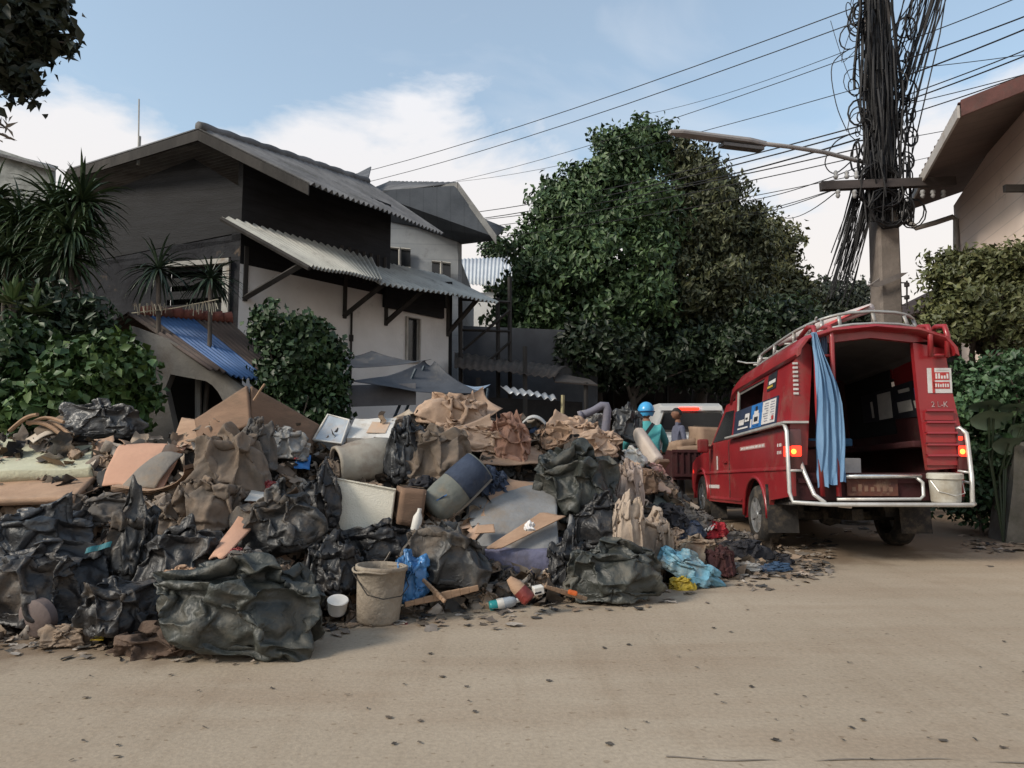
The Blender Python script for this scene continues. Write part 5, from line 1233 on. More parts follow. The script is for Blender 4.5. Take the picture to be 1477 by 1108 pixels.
# roof rack
mb = TB()
def ring(z0, sx, y0, y1, bul, zc):
    P_ = []
    for t in np.linspace(0, 2 * math.pi, 41):
        cx, sy = math.cos(t), math.sin(t); x = sx * math.copysign(abs(cx) ** .55, cx); yv = (y0 + y1) / 2 + (y1 - y0) / 2 * math.copysign(abs(sy) ** .55, sy)
        P_.append((x + .04, yv, z0 + zc * (1 - (x / sx) ** 2) - CSL * max(0, yv)))
    return P_
top_ = ring(2.50, .64, .0, 2.25, 0, .085); low_ = ring(2.37, .66, -.06, 2.28, 0, .075)
mb.tube(top_, .017, 6, cap=False); mb.tube(low_, .015, 6, cap=False)
for i in range(0, 40, 1):
    if i % 2 == 0: mb.prism([Vector(top_[i]) + Vector((-.018, 0, 0)), Vector(top_[i]) + Vector((.018, 0, 0)), Vector(low_[i]) + Vector((.018, 0, 0)), Vector(low_[i]) + Vector((-.018, 0, 0))], (0, .012, 0))
for yv in (.4, .8, 1.2, 1.6, 2.0): mb.tube([(-.60, yv, 2.43 - CSL * yv), (.04, yv, 2.465 - CSL * yv), (.68, yv, 2.43 - CSL * yv)], .013, 5)
mb.tube([(-.5, .1, 2.55), (-.30, .9, 2.46)], .012, 5); mb.tube([(-.4, 2.25, 2.43), (-.55, 2.45, 2.46), (-.66, 2.52, 2.5)], .012, 5)
mb.part('roof_rack', mat('grey_tube', (.36, .36, .35), (.28, .28, .27), s=6, rough=.4, metal=.3, dirt=.2), None, True)

# curtain: hangs from the rear frame, its own cloth
def curtain(name, rows, m, label, y0, seed, amp=.035, pleats=3):
    n = 46; mN = 40; V = []; rr = np.random.default_rng(seed)
    for j in range(mN + 1):
        t = j / mN; z, xl, xr = [np.interp(t, np.linspace(0, 1, len(rows)), [r[i] for r in rows]) for i in (0, 1, 2)]
        for i in range(n + 1):
            a = i / n; ph = a * pleats * 2 * math.pi + .6 * math.sin(t * 4 + a * 3)
            V.append((xl + (xr - xl) * a, y0 + amp * (.35 + .65 * math.sin(a * 5 + 1.3) ** 2) * math.sin(ph + 1.2 * math.sin(a * 7 + t * 2)) * (.4 + .6 * t) + .012 * math.sin(ph * 1.7 + t * 9) + .006 * math.sin(a * 40 + t * 23) - .03 * math.sin(t * 5), z + (.02 * math.sin(a * 9) + .05 * (a < .35) * (-1) if j == mN else 0)))
    Mx = Matrix.Translation(taxi.location) @ taxi.rotation_euler.to_matrix().to_4x4()
    V = np.array([Mx @ Vector(p) for p in V]); V2 = V + np.array([.0, .006, 0]); W = n + 1
    i, j = np.meshgrid(np.arange(n), np.arange(mN)); i, j = i.ravel(), j.ravel(); O = len(V)
    t0 = np.stack([j * W + i, j * W + i + 1, (j + 1) * W + i + 1, (j + 1) * W + i], 1)
    o = npobj(name, np.concatenate([V, V2]), np.concatenate([t0, t0[:, ::-1] + O]), m)
    return tag(o, label, 'curtain')
CURT = mat('blue_curtain', (.17, .29, .44), (.11, .21, .35), s=5, rough=.9, bump=.25, bs=60, stretch=(1, 1, .25), dirt=.1, dirtc=(.2, .22, .25))
curtain('curtain', [(2.34, -.66, -.62), (2.10, -.65, -.55), (1.85, -.645, -.45), (1.6, -.64, -.39), (1.2, -.645, -.365), (.95, -.64, -.36), (.80, -.635, -.365)], CURT, 'long faded blue curtain hanging at the left of the taxi doorway', -.17, 1)
curtain('curtain', [(2.32, -.62, -.46), (2.0, -.60, -.47), (1.7, -.56, -.46)], mat('dim_curtain', (.13, .17, .26), (.09, .12, .19), s=5, rough=.9, stretch=(1, 1, .25)), 'short dull blue curtain gathered behind the ladder rails of the taxi', -.03, 2, .015, 4)

TL = lambda x, y, z: (Matrix.Translation(taxi.location) @ taxi.rotation_euler.to_matrix().to_4x4()) @ Vector(S_((x, y, z)))
PAIL = mat('white_pail', (.50, .49, .44), (.40, .38, .33), s=5, rough=.5, dirt=.3, dirtc=(.28, .24, .18))
b = thing('plastic_pail', 'white lidded plastic pail standing at the right end of the taxi rear step', 'bucket', TL(.605, -.155, .602), 0)
mb = MB(); mb.lathe([(0, 0), (.125, 0), (.132, .02), (.145, .24), (.15, .25)], 28); mb.build('body', PAIL, b, True)
mb = MB(); mb.lathe([(.152, .235), (.162, .24), (.162, .285), (.15, .295), (.10, .29), (0, .29)], 28); sharp(mb.build('lid', PAIL, b), 40)
mb = MB(); mb.tube([(-.155, -.02, .22), (-.13, -.10, .12), (0, -.16, .08), (.13, -.10, .10), (.158, -.02, .22)], .004, 5); mb.build('handle', CHROME, b)
mb = TB(); bx = MB(); bx.box(TL(-.13, .42, .955), (.25, .2, .22), (0, 0, .3), bev=.006); tag(bx.build('carton', mat('white_carton', (.45, .43, .42), (.36, .34, .33), s=5, dirt=.2)), 'small white carton with a red print on the taxi bed floor', 'box')
bx2 = MB(); c = TL(-.18, .31, .95); bx2.box(c + Vector((.01, 0, 0)), (.07, .004, .12), (0, 0, .3)); o = bx2.build('print', PRINTR, None); par = [k for k in COL.objects if k.name.startswith('carton')][-1]; o.parent = par; o.location = o.location - par.location; o.name = 'red_print'
bx = MB(); bx.box(TL(-.15, 1.2, 1.28), (.5, .9, .09), (0, 0, 0), bev=.02); tag(bx.build('foam_mat', mat('blue_mat', (.05, .13, .24), (.035, .1, .19), s=4, rough=.8)), 'blue mat lying across the bench inside the taxi', 'mat')
# furled red and white banner on the rack
mb = MB(); c0, c1 = TL(-.42, 1.5, 2.55), TL(.10, .15, 2.66)
mb.tube([c0, c0.lerp(c1, .5) + Vector((0, 0, .03)), c1], [.04, .06, .05], 8); o = mb.build('banner_roll', mat('banner_white', (.5, .45, .44), s=3, rough=.8, dirt=.2), None, True)
tag(o, 'red and white rolled banner lying across the taxi roof rack', 'banner')
m2_ = MB(); d = (c1 - c0); p_ = [c0 + d * .52, c0 + d * .98, c0 + d * .98 + Vector((-.06, 0, -.02)), c0 + d * .55 + Vector((-.12, -.02, -.10))]
m2_.prism([Vector(q) + Vector((0, -.07, .03)) - o.location for q in p_], (0, -.012, .0)); m2_.build('red_flap', PRINTR, o)

# ================================================================== the white pickup ahead
WP_ = mat('white_paint', (.62, .63, .63), (.56, .57, .57), s=2, rough=.3, bump=.03, spec=.5, coat=.3, dirt=.08, dirtc=(.35, .32, .28))
wk = thing('pickup', 'white pickup with a canopied bed seen from behind in the queue', 'pickup', (at(999, 600, 14.6).x, 14.6, zr(14.6) + .12), rad(-2))
mb = MB(); mb.prism([(-.86, 0, .55), (-.88, 0, 1.0), (-.87, 0, 1.12), (.87, 0, 1.12), (.88, 0, 1.0), (.86, 0, .55)], (0, 4.9, 0)); mb.build('body', WP_, wk)
mb = MB()
sec = lambda y, z0, wb, wt: [(-wb, y, 1.12), (-wt - .03, y, z0 - .1), (-wt, y, z0), (wt, y, z0), (wt + .03, y, z0 - .1), (wb, y, 1.12)]
V = sec(.02, 1.74, .84, .62) + sec(.35, 1.82, .84, .64) + sec(1.6, 1.82, .84, .64) + sec(3.0, 1.78, .84, .62) + sec(3.7, 1.2, .82, .7)
Fc = [(i * 6 + k, i * 6 + k + 1, (i + 1) * 6 + k + 1, (i + 1) * 6 + k) for i in range(4) for k in range(5)] + [tuple(range(6))[::-1], tuple(range(24, 30))]
mb.add(V, Fc); sharp(mb.build('canopy', WP_, wk), 25)
mb = MB(); mb.prism([(-.72, -.02, 1.24), (-.59, -.015, 1.60), (.59, -.015, 1.60), (.72, -.02, 1.24)], (0, .03, 0)); gw = mb.build('rear_window', mat('tinted_glass', (.015, .017, .02), (.01, .011, .013), s=2, rough=.18, bump=0, spec=.35), wk)
mb = MB(); mb.tube([(-.73, -.03, 1.22), (-.60, -.025, 1.62), (.60, -.025, 1.62), (.73, -.03, 1.22), (-.73, -.03, 1.22)], .016, 4); mb.build('window_seal', RUB, gw)
mb = MB(); mb.box((-.08, -.03, 1.685), (.42, .06, .055), bev=.015); mb.build('brake_light', LITR, wk)
for x_ in (-.52, .40): mb = MB(); mb.box((x_, -.012, 1.69), (.42, .02, .075)); mb.build('spoiler', WP_, wk)
mb = MB(); mb.box((0, -.025, .86), (1.30, .05, .5), bev=.02); mb.build('tailgate', WP_, wk)
mb = MB(); mb.box((0, -.06, .95), (.36, .04, .1), bev=.01); mb.build('handle', RUB, wk)
for s_ in (-1, 1): mb = MB(); mb.box((s_ * .78, -.03, .92), (.16, .08, .38), bev=.02); mb.build('tail_lamp', UNLIT, wk)
mb = MB(); mb.box((0, -.13, .52), (1.7, .18, .16), bev=.03); mb.build('bumper', CHROME, wk)
for s_ in (-1, 1):
    for y in (1.0, 4.1): wheel(wk, s_ * .76, y, .36 - .12, .36, .24, s_)
    mb = MB(); mb.box((s_ * 1.0, 3.2, 1.22), (.2, .1, .18), bev=.03); mb.tube([(s_ * .84, 3.25, 1.2), (s_ * .95, 3.22, 1.2)], .02, 5); mb.build('wing_mirror', WP_, wk)
# ================================================================== cargo cart, its boxes and the man beside it
BOXC = mat('brown_carton', (.30, .21, .15), (.22, .15, .105), s=3, rough=.9, bump=.25, dirt=.3, dirtc=(.17, .12, .085))
ct = thing('cargo_tricycle', 'dark red slatted cargo tricycle loaded with brown boxes ahead of the taxi', 'tricycle', (3.36, 12.9, zr(12.9)), rad(-3))
mb = MB(); mb.box((0, 0, .55), (1.0, 1.3, .06)); 
for s_ in (-1, 1): mb.box((s_ * .49, 0, .80), (.04, 1.3, .46))
mb.box((0, -.64, .80), (1.0, .04, .46)); mb.box((0, .64, .80), (1.0, .04, .46)); mb.build('tub', DKRED, ct)
mb = MB()
for k in range(9): mb.box((-.44 + k * .11, -.675, .80), (.035, .025, .44))
mb.box((0, -.68, 1.02), (1.02, .03, .05)); mb.box((0, -.68, .6), (1.02, .03, .05)); mb.build('slat', DKRED, ct)
for s_ in (-1, 1): wheel(ct, s_ * .42, -.2, .28, .28, .1, s_, 5)
wheel(ct, 0, 1.35, .28, .28, .1, 1, 5)
mb = MB(); mb.tube([(0, .6, .5), (0, 1.2, .6), (0, 1.3, 1.0), (-.3, 1.2, 1.05)], .03, 6); mb.tube([(0, 1.3, 1.0), (.3, 1.2, 1.05)], .025, 6); mb.tube([(0, 1.2, .6), (0, 1.35, .28)], .03, 6); mb.build('frame', RUB, ct)
mb = MB(); mb.box((0, .95, .78), (.24, .4, .1), bev=.04); mb.build('seat', RUB, ct)

def carton(c, size, rot, label, m=None, flap=True, group=None, name='carton', seed=0):
    """closed corrugated box with a taped seam and slightly sagging walls"""
    bm = bmesh.new(); bmesh.ops.create_cube(bm, size=1); bmesh.ops.subdivide_edges(bm, edges=bm.edges[:], cuts=5, use_grid_fill=True)
    bm.verts.index_update(); V = np.array([v.co[:] for v in bm.verts]); Fc = np.array([[v.index for v in f.verts] for f in bm.faces]); bm.free()
    V = V + .05 * np.stack([wig(V, seed + k, 2.3) for k in range(3)], 1) * (1 - .6 * (np.abs(V) > .49)) + .018 * np.stack([folds(V, seed + 5 + k, 2.5, 5) for k in range(3)], 1)
    M = np.array(Euler([rad(x) for x in rot]).to_matrix()); W = (V * np.array(size)) @ M.T + np.array(c)
    o = npobj(name, W, Fc, m or BOXC, None, False); tag(o, label, 'box', group)
    if flap:
        mb = MB(); sx, sy, sz = size
        tp = [(-.5 * sx, -.03, sz / 2 + .012), (.5 * sx, -.03, sz / 2 + .012), (.5 * sx, .03, sz / 2 + .012), (-.5 * sx, .03, sz / 2 + .012)]
        mb.prism([Vector(M @ np.array(p)) + Vector(c) - o.location for p in tp], (0, 0, .002)); mb.build('tape', TAPE, o)
    return o
TAPE = mat('packing_tape', (.26, .19, .12), (.2, .145, .1), s=4, rough=.35)
BG = 'boxes on the cargo tricycle'
zb = zr(12.9)
carton(at(1024, 630, 12.7), (.62, .5, .34), (2, 3, 8), 'largest brown carton, on top of the load of the cargo tricycle', group=BG, seed=1)
carton(at(985, 655, 12.75), (.36, .5, .50), (-4, -10, 20), 'upright brown carton leaning at the left of the tricycle load', group=BG, seed=2)
carton(at(1002, 653, 12.55), (.62, .5, .28), (3, -5, -6), 'flat brown carton under the largest one on the tricycle', group=BG, seed=3)
carton(at(1038, 660, 12.7), (.4, .45, .30), (0, 4, 12), 'pale dusty carton low at the right of the tricycle load', mat('dusty_carton', (.36, .29, .23), (.27, .2, .15), s=3, dirt=.2), group=BG, seed=4)
SKIN_ = mat('tan_skin', (.22, .115, .075), (.18, .09, .06), s=8, rough=.6)
HAIR = mat('black_hair', (.012, .011, .011), (.02, .018, .017), s=30, rough=.6, bump=.5, bs=120, stretch=(1, 1, .2))

def head_mesh(c, h, yaw, tilt=0):
    """head and face: c centre, h height, facing -Y before yaw"""
    V, Fc = ico(4); P = V.copy(); x, y, z = P[:, 0].copy(), P[:, 1].copy(), P[:, 2].copy()
    P[:, 0] *= .36 * (1 - .20 * np.clip(-z, 0, 1)); P[:, 1] *= .44; P[:, 2] *= .5
    f = np.clip(-y, 0, 1)
    jaw = np.exp(-((z + .75) / .3) ** 2); P[:, 1] -= .05 * jaw * f; P[:, 0] *= 1 - .12 * jaw
    nose = np.exp(-(x / .16) ** 2) * np.exp(-((z + .12) / .20) ** 2) * (y < -.5); P[:, 1] -= .095 * nose
    brow = np.exp(-((z - .18) / .09) ** 2) * (np.abs(x) < .6) * (y < -.4); P[:, 1] -= .02 * brow
    for s_ in (-1, 1):
        eye = np.exp(-(((x - s_ * .34) / .16) ** 2)) * np.exp(-((z - .03) / .10) ** 2) * (y < -.4); P[:, 1] += .045 * eye
        ear = np.exp(-((y - .05) / .16) ** 2) * np.exp(-((z + .02) / .22) ** 2) * (s_ * x > .75); P[:, 0] += s_ * .055 * ear
    mouth = np.exp(-(x / .26) ** 2) * np.exp(-((z + .47) / .04) ** 2) * (y < -.4); P[:, 1] += .02 * mouth
    lips = np.exp(-(x / .24) ** 2) * (np.exp(-((z + .41) / .035) ** 2) + np.exp(-((z + .53) / .04) ** 2)) * (y < -.4); P[:, 1] -= .016 * lips
    M = np.array(Euler((rad(tilt), 0, rad(yaw))).to_matrix())
    return (P * h) @ M.T + np.array(c), Fc, P, M
def hair_mesh(c, h, yaw, tilt=0, low=-.1):
    V, Fc = ico(4); P = V.copy(); y, z = P[:, 1].copy(), P[:, 2].copy()
    P[:, 0] *= .39; P[:, 1] *= .465; P[:, 2] *= .525
    P *= (1 + .025 * folds(V, 4, 6, 6))[:, None]
    keep = (z > .30) | ((y > -.05) & (z > low - .35 * np.clip(y, 0, 1)))
    kf = keep[Fc].all(1); M = np.array(Euler((rad(tilt), 0, rad(yaw))).to_matrix())
    return (P * h) @ M.T + np.array(c), Fc[kf]
def hand_chain(N_, E_, wrist, dirv, upv, side, key, curl=.5, s=1.0):
    """palm with five separate curled fingers, grown from the wrist"""
    d = Vector(dirv).normalized(); u = Vector(upv); u = (u - d * u.dot(d)).normalized(); w = d.cross(u) * side
    wv = Vector(wrist); palm = wv + d * .085 * s
    N_[key + 'p'] = (*palm, .026 * s); E_.append((key, key + 'p'))
    for i, (off, ln) in enumerate(((-.030, .072), (-.010, .082), (.010, .077), (.029, .060))):
        b0 = palm + w * off * s + d * .012 * s; pr = key + 'p'
        for j in range(3):
            a = curl * (j + .4); b0 = b0 + (d * math.cos(a) - u * math.sin(a)) * ln * s * (.42, .32, .26)[j]
            k = f'{key}f{i}{j}'; N_[k] = (*b0, (.0095, .0085, .0070)[j] * s); E_.append((pr, k)); pr = k
    b0 = wv + d * .035 * s - w * .026 * s; pr = key + 'p'
    for j in range(2):
        b0 = b0 + (d * .6 - w * .7 - u * .3 * j).normalized() * .033 * s; k = f'{key}t{j}'; N_[k] = (*b0, (.0110, .009)[j] * s); E_.append((pr, k)); pr = k

def person(label, pos, rotz, nodes, edges, mats, pick, head, helmet=None, hairlow=-.1, group=None):
    root = thing('person', label, 'person', pos, rotz, group)
    V, Fc = skin(nodes, edges, 2)
    me = MB(); me.v = V; me.f = Fc; me.m = [pick(np.mean([V[i] for i in f], 0)) for f in Fc]
    body = me.build('body', mats, root, True)
    c, h, yaw, tilt = head
    Vh, Fh, _, _ = head_mesh(c, h, yaw, tilt); hd = npobj('head', Vh, Fh, SKIN_, root)
    # eyes
    M = np.array(Euler((rad(tilt), 0, rad(yaw))).to_matrix())
    for s_ in (-1, 1):
        mb = MB(); p = M @ (np.array((s_ * .125, -.385, .015)) * h) + np.array(c); mb.add([tuple(v * .035 * h + p) for v in ico(2)[0]], ico(2)[1]); mb.build('eye', mat('eye_dark', (.05, .04, .035), s=9, rough=.2), hd, True)
    if helmet is None: Vq, Fq = hair_mesh(c, h, yaw, tilt, hairlow); npobj('hair', Vq, Fq, HAIR, hd)
    return root, body, hd

# man with the boxes: dark hair, grey shirt, profile to the left
SHIRT = mat('grey_blue_shirt', (.12, .13, .18), (.085, .09, .13), s=5, rough=.9, bump=.4, bs=25)
TROU = mat('dark_trousers', (.035, .035, .04), (.025, .025, .03), s=5, rough=.9, bump=.3)
mp_ = at(982, 640, 13.6)
N_ = dict(pel=(0, 0, .95, .15), wst=(0, -.01, 1.08, .135), chs=(0, -.02, 1.30, .165), nck0=(0, 0, 1.47, .075), nck=(0, -.015, 1.545, .058), hd0=(0, -.02, 1.60, .055),
          ls=(-.17, 0, 1.42, .062), le=(-.23, -.02, 1.14, .047), lw=(-.14, -.20, 1.02, .030), rs=(.17, 0, 1.42, .062), re=(.24, .02, 1.14, .047), rw=(.20, -.16, 1.0, .030),
          lh=(-.10, 0, .88, .095), lk=(-.11, -.02, .50, .065), la=(-.11, .02, .10, .042), lt=(-.12, -.14, .04, .035), rh_=(.10, 0, .88, .095), rk=(.11, -.02, .50, .065), ra=(.11, .02, .10, .042), rt=(.12, -.14, .04, .035))
E_ = [('pel', 'wst'), ('wst', 'chs'), ('chs', 'nck0'), ('nck0', 'nck'), ('nck', 'hd0'), ('chs', 'ls'), ('ls', 'le'), ('le', 'lw'), ('chs', 'rs'), ('rs', 're'), ('re', 'rw'), ('pel', 'lh'), ('lh', 'lk'), ('lk', 'la'), ('la', 'lt'), ('pel', 'rh_'), ('rh_', 'rk'), ('rk', 'ra'), ('ra', 'rt')]
hand_chain(N_, E_, N_['lw'][:3], (.4, -.8, -.2), (0, -.3, 1), 1, 'lw'); hand_chain(N_, E_, N_['rw'][:3], (-.2, -.9, -.2), (0, -.3, 1), -1, 'rw')
def pick_man(c): return 2 if c[2] > 1.53 or (abs(c[0]) > .15 and 1.20 > c[2] > .7) or (c[1] < -.12 and 1.1 > c[2] > .85) else (1 if c[2] < .98 else 0)
man, mbody, mhead = person('young man with short black hair and a grey shirt beside the loaded tricycle', (mp_.x, 13.75, zr(13.75)), rad(-80), N_, E_, [SHIRT, TROU, SKIN_], pick_man, ((0, -.035, 1.70), .235, 0, 0))

# rider in teal seen from behind on a motorcycle
TEAL = mat('teal_jacket', (.07, .31, .32), (.05, .235, .25), s=4, rough=.8, bump=.45, bs=16)
ry = 11.0; rx = at(931, 600, ry).x
mc = thing('motorcycle', 'dark motorcycle under the rider in the teal jacket, half hidden by the heap', 'motorcycle', (rx, ry, zr(ry)), rad(-4))
mb = MB()
for y in (-.62, .64): mb.lathe([(.20, -.045), (.27, -.05), (.30, -.02), (.30, .02), (.27, .05), (.20, .045)], 28, Matrix.Translation((0, y, .30)) @ Matrix.Rotation(math.pi / 2, 4, 'Y'))
mb.build('tyre', RUB, mc, True)
mb = MB()
for y in (-.62, .64):
    mb.lathe([(.20, -.03), (.215, 0), (.20, .03)], 24, Matrix.Translation((0, y, .30)) @ Matrix.Rotation(math.pi / 2, 4, 'Y'))
    for k in range(10): a = k * .628; mb.tube([(0, y, .30), (0, y + .2 * math.cos(a), .30 + .2 * math.sin(a))], .006, 4)
mb.build('rim', RIM, mc)
mb = MB(); mb.box((0, -.05, .45), (.24, .5, .34), bev=.06); mb.prism([(-.10, -.85, .70), (.10, -.85, .70), (.13, -.1, .62), (-.13, -.1, .62)], (0, .02, .12)); mb.prism([(-.17, .38, .45), (.17, .38, .45), (.12, .55, 1.0), (-.12, .55, 1.0)], (0, .05, 0)); mb.build('fairing', mat('bike_black', (.03, .03, .035), (.02, .02, .025), s=4, rough=.35, coat=.3), mc)
mb = MB(); mb.box((0, -.38, .80), (.26, .85, .10), (rad(4), 0, 0), bev=.04); mb.build('seat', RUB, mc, True)
mb = MB(); mb.box((0, -.90, .72), (.18, .05, .08), bev=.02); mb.build('tail_lamp', UNLIT, mc)
mb = MB(); mb.tube([(-.34, .30, 1.04), (-.15, .46, 1.02), (0, .5, 1.0), (.15, .46, 1.02), (.34, .30, 1.04)], .018, 6); mb.tube([(0, .5, 1.0), (0, .62, .3)], .035, 7); mb.build('handlebar', RUB, mc, True)
for s_ in (-1, 1): mb = MB(); mb.tube([(s_ * .25, .38, 1.04), (s_ * .30, .36, 1.22)], .007, 5); mb.box((s_ * .33, .34, 1.26), (.11, .02, .08), bev=.02); mb.build('mirror', RUB, mc)
N_ = dict(pel=(0, -.28, .95, .155), wst=(0, -.26, 1.10, .145), chs=(0, -.19, 1.34, .175), nck0=(0, -.14, 1.50, .08), nck=(0, -.11, 1.56, .06), hd0=(0, -.10, 1.60, .06),
          ls=(-.19, -.16, 1.45, .07), le=(-.31, -.02, 1.22, .056), lw=(-.31, .22, 1.08, .036), rs=(.19, -.16, 1.45, .07), re=(.31, -.02, 1.22, .056), rw=(.31, .22, 1.08, .036),
          lh=(-.12, -.20, .88, .10), lk=(-.24, .20, .72, .07), la=(-.22, .08, .22, .045), lt=(-.23, .22, .12, .04), rh_=(.12, -.20, .88, .10), rk=(.24, .20, .72, .07), ra=(.22, .08, .22, .045), rt=(.23, .22, .12, .04))
E_ = [('pel', 'wst'), ('wst', 'chs'), ('chs', 'nck0'), ('nck0', 'nck'), ('nck', 'hd0'), ('chs', 'ls'), ('ls', 'le'), ('le', 'lw'), ('chs', 'rs'), ('rs', 're'), ('re', 'rw'), ('pel', 'lh'), ('lh', 'lk'), ('lk', 'la'), ('la', 'lt'), ('pel', 'rh_'), ('rh_', 'rk'), ('rk', 'ra'), ('ra', 'rt')]
hand_chain(N_, E_, N_['lw'][:3], (-.1, 1, -.1), (0, 0, 1), -1, 'lw', .8, .9); hand_chain(N_, E_, N_['rw'][:3], (.1, 1, -.1), (0, 0, 1), 1, 'rw', .8, .9)
def pick_r(c): return 2 if c[2] > 1.55 or c[1] > .20 and c[2] > .95 else (1 if c[2] < .93 else 0)
rid, rbody, rhead = person('motorcyclist in a teal jacket and light blue helmet seen from behind', (rx, ry, zr(ry)), rad(-4), N_, E_, [TEAL, TROU, SKIN_], pick_r, ((0, -.08, 1.69), .235, 180, 0), helmet=True)
HELM = mat('blue_helmet', (.06, .33, .62), (.05, .28, .55), s=3, rough=.25, coat=.4, bump=0)
V, Fc = ico(4); P = V * np.array([.128, .150, .145]); k = (V[:, 2] > -.62); kf = k[Fc].all(1) & ~((V[Fc].mean(1)[:, 1] > .35) & (V[Fc].mean(1)[:, 2] < .25))
npobj('helmet', P + np.array([0, -.085, 1.715]), Fc[kf], HELM, rhead)
hm = [o for o in rhead.children if o.name.startswith('helmet')][0]
mb = MB(); mb.tube([(.130 * math.cos(a), -.085 + .152 * math.sin(a), 1.70) for a in np.linspace(math.pi * .95, math.pi * 2.05, 16)], .012, 5); mb.build('helmet_band', mat('helmet_stripe', (.02, .06, .13), s=3, rough=.4), hm)
mb = MB(); mb.prism([(-.12, .04, 1.74), (.12, .04, 1.74), (.08, .14, 1.75), (-.08, .14, 1.75)], (0, 0, .012)); mb.build('helmet_peak', HELM, hm)
def on_back(x, z):   # rides on the jacket's back
    return -.19 - .165 * math.sqrt(max(0, 1 - (x / .27) ** 2)) - .03 + .10 * max(0, z - 1.36) + .02
mb = MB(); pts = [(-.20 + .28 * t, on_back(-.20 + .28 * t, 1.14 + .37 * t) - .004, 1.14 + .37 * t) for t in np.linspace(0, 1, 9)]
for i in range(8):
    a, e = Vector(pts[i]), Vector(pts[i + 1]); s = Vector((.022, 0, -.016)); mb.prism([a - s, a + s, e + s, e - s], (0, .012, 0))
mb.build('shoulder_strap', PRINTK, rid)
# ================================================================== the heap of flood rubbish
UB = [-330, -80, 0, 130, 300, 400, 470, 590, 700, 800, 900, 1030, 1160]; VB = [952, 935, 925, 930, 938, 922, 905, 893, 885, 872, 864, 838, 821]
UC = [-330, -170, -80, 0, 90, 200, 280, 355, 440, 520, 600, 700, 800, 880, 960, 1020, 1100, 1160]; VC = [945, 690, 635, 635, 615, 635, 620, 575, 615, 615, 590, 590, 620, 640, 690, 745, 786, 817]
def vb(u): return float(np.interp(u, UB, VB))
def vc(u): return float(np.interp(u, UC, VC))
def Yp(u, v):
    """depth of the face of the heap along the sight line"""
    b, c = vb(u), vc(u); t = min(1.15, max(0, (b - v) / max(5, b - c)))
    thick = float(np.interp(u, [0, 300, 700, 950, 1160], [2.1, 2.2, 2.3, 2.0, .9]))
    return gy(b) + thick * t ** 1.15
MOUND = mat('trodden_rubbish', (.055, .045, .037), (.022, .02, .019), s=5, rough=.92, bump=.8, bs=14, dirt=.35, dirtc=(.10, .075, .052))
V = []; us = list(range(-330, 1165, 9)); nt_ = 26
for j in range(nt_ + 7):
    for u in us:
        if j <= nt_:
            t = j / nt_; v = vb(u) + 4 + (vc(u) + 10 - vb(u) - 4) * t; p = at(u, v, Yp(u, v) + .26)
        else:
            k = j - nt_; top = at(u, vc(u) + 10, Yp(u, vc(u) + 10) + .26); p = top + Vector((0, .32 * k, 0)); p.z = top.z * (1 - (k / 7) ** 1.5) - .02 * k
        V.append(p)
V = np.array(V); W = len(us)
d_ = .09 * wig(V, 3, 2.2) + .06 * folds(V, 4, 5, 8); V[:, 1] += np.where(np.arange(len(V)) >= W * 2, d_, 0); V[:, 2] += np.where(np.arange(len(V)) >= W * 3, d_ * .5, 0)
i, j = np.meshgrid(np.arange(W - 1), np.arange(nt_ + 6)); i, j = i.ravel(), j.ravel()
o = npobj('rubbish_mound', V, np.stack([j * W + i, j * W + i + 1, (j + 1) * W + i + 1, (j + 1) * W + i], 1), MOUND, None, False)
tag(o, kind='stuff', label='packed dark mass of muddy rubbish and earth under the heap', cat='rubbish')

# loose scraps filling the gaps: crumpled bits of film, cloth, paper and board beyond counting
SCR = mat('mixed_scraps', (1, 1, 1), (.6, .58, .55), s=7, rough=.8, bump=.2, ramp=[(.05, .048, .046), (.24, .18, .13), (.12, .10, .085), (.30, .22, .16), (.04, .04, .042), (.17, .14, .115), (.38, .31, .25), (.10, .08, .062), (.26, .20, .15), (.06, .056, .052), (.22, .19, .165), (.42, .37, .32)], dirt=.18)
rg = np.random.default_rng(5)
def scraps(pts, size, name, label, kind='stuff', m=SCR, flat=.0, cat='litter', col=None):
    VV, FF, off = [], [], 0
    i, j = np.meshgrid(np.arange(4), np.arange(4)); i, j = i.ravel(), j.ravel(); F0 = np.stack([j * 5 + i, j * 5 + i + 1, (j + 1) * 5 + i + 1, (j + 1) * 5 + i], 1)
    a, b = np.meshgrid(np.linspace(-.5, .5, 5), np.linspace(-.5, .5, 5)); a, b = a.ravel(), b.ravel()
    for k, p in enumerate(pts):
        s = size * rg.uniform(.4, 1.5); ar = rg.uniform(.3, 1)
        P = np.stack([a * s, b * s * ar, s * .30 * (1 - flat) * folds(np.stack([a, b, a * 0 + k], 1), int(rg.integers(1e6)), 3.2, 4)], 1)
        P[:, 0] += s * .09 * rg.normal(0, 1, 25) * (np.abs(a) > .4); P[:, 1] += s * .09 * rg.normal(0, 1, 25) * (np.abs(b) > .4)
        e = Euler((.75 * (flat < .1) + rg.normal(0, .45) * (1 - flat), rg.normal(0, .45) * (1 - flat), rg.uniform(0, 6.28))); M = np.array(e.to_matrix())
        VV.append(P @ M.T + np.array(p)); FF.append(F0 + off); off += 25
    o = npobj(name, np.concatenate(VV), np.concatenate(FF), m, None, flat < .1)
    return tag(o, label, cat, None, kind)
pts = []
for k in range(1700):
    u = rg.uniform(-60, 1120); v = rg.uniform(vc(u) - 2, vb(u)); pts.append(tuple(at(u, v, Yp(u, v) + rg.uniform(.0, .16))))
scraps(pts, .15, 'rubbish_scraps', 'countless muddy scraps of cloth, film and card stuffed between the bags', cat='rubbish')
pts = []
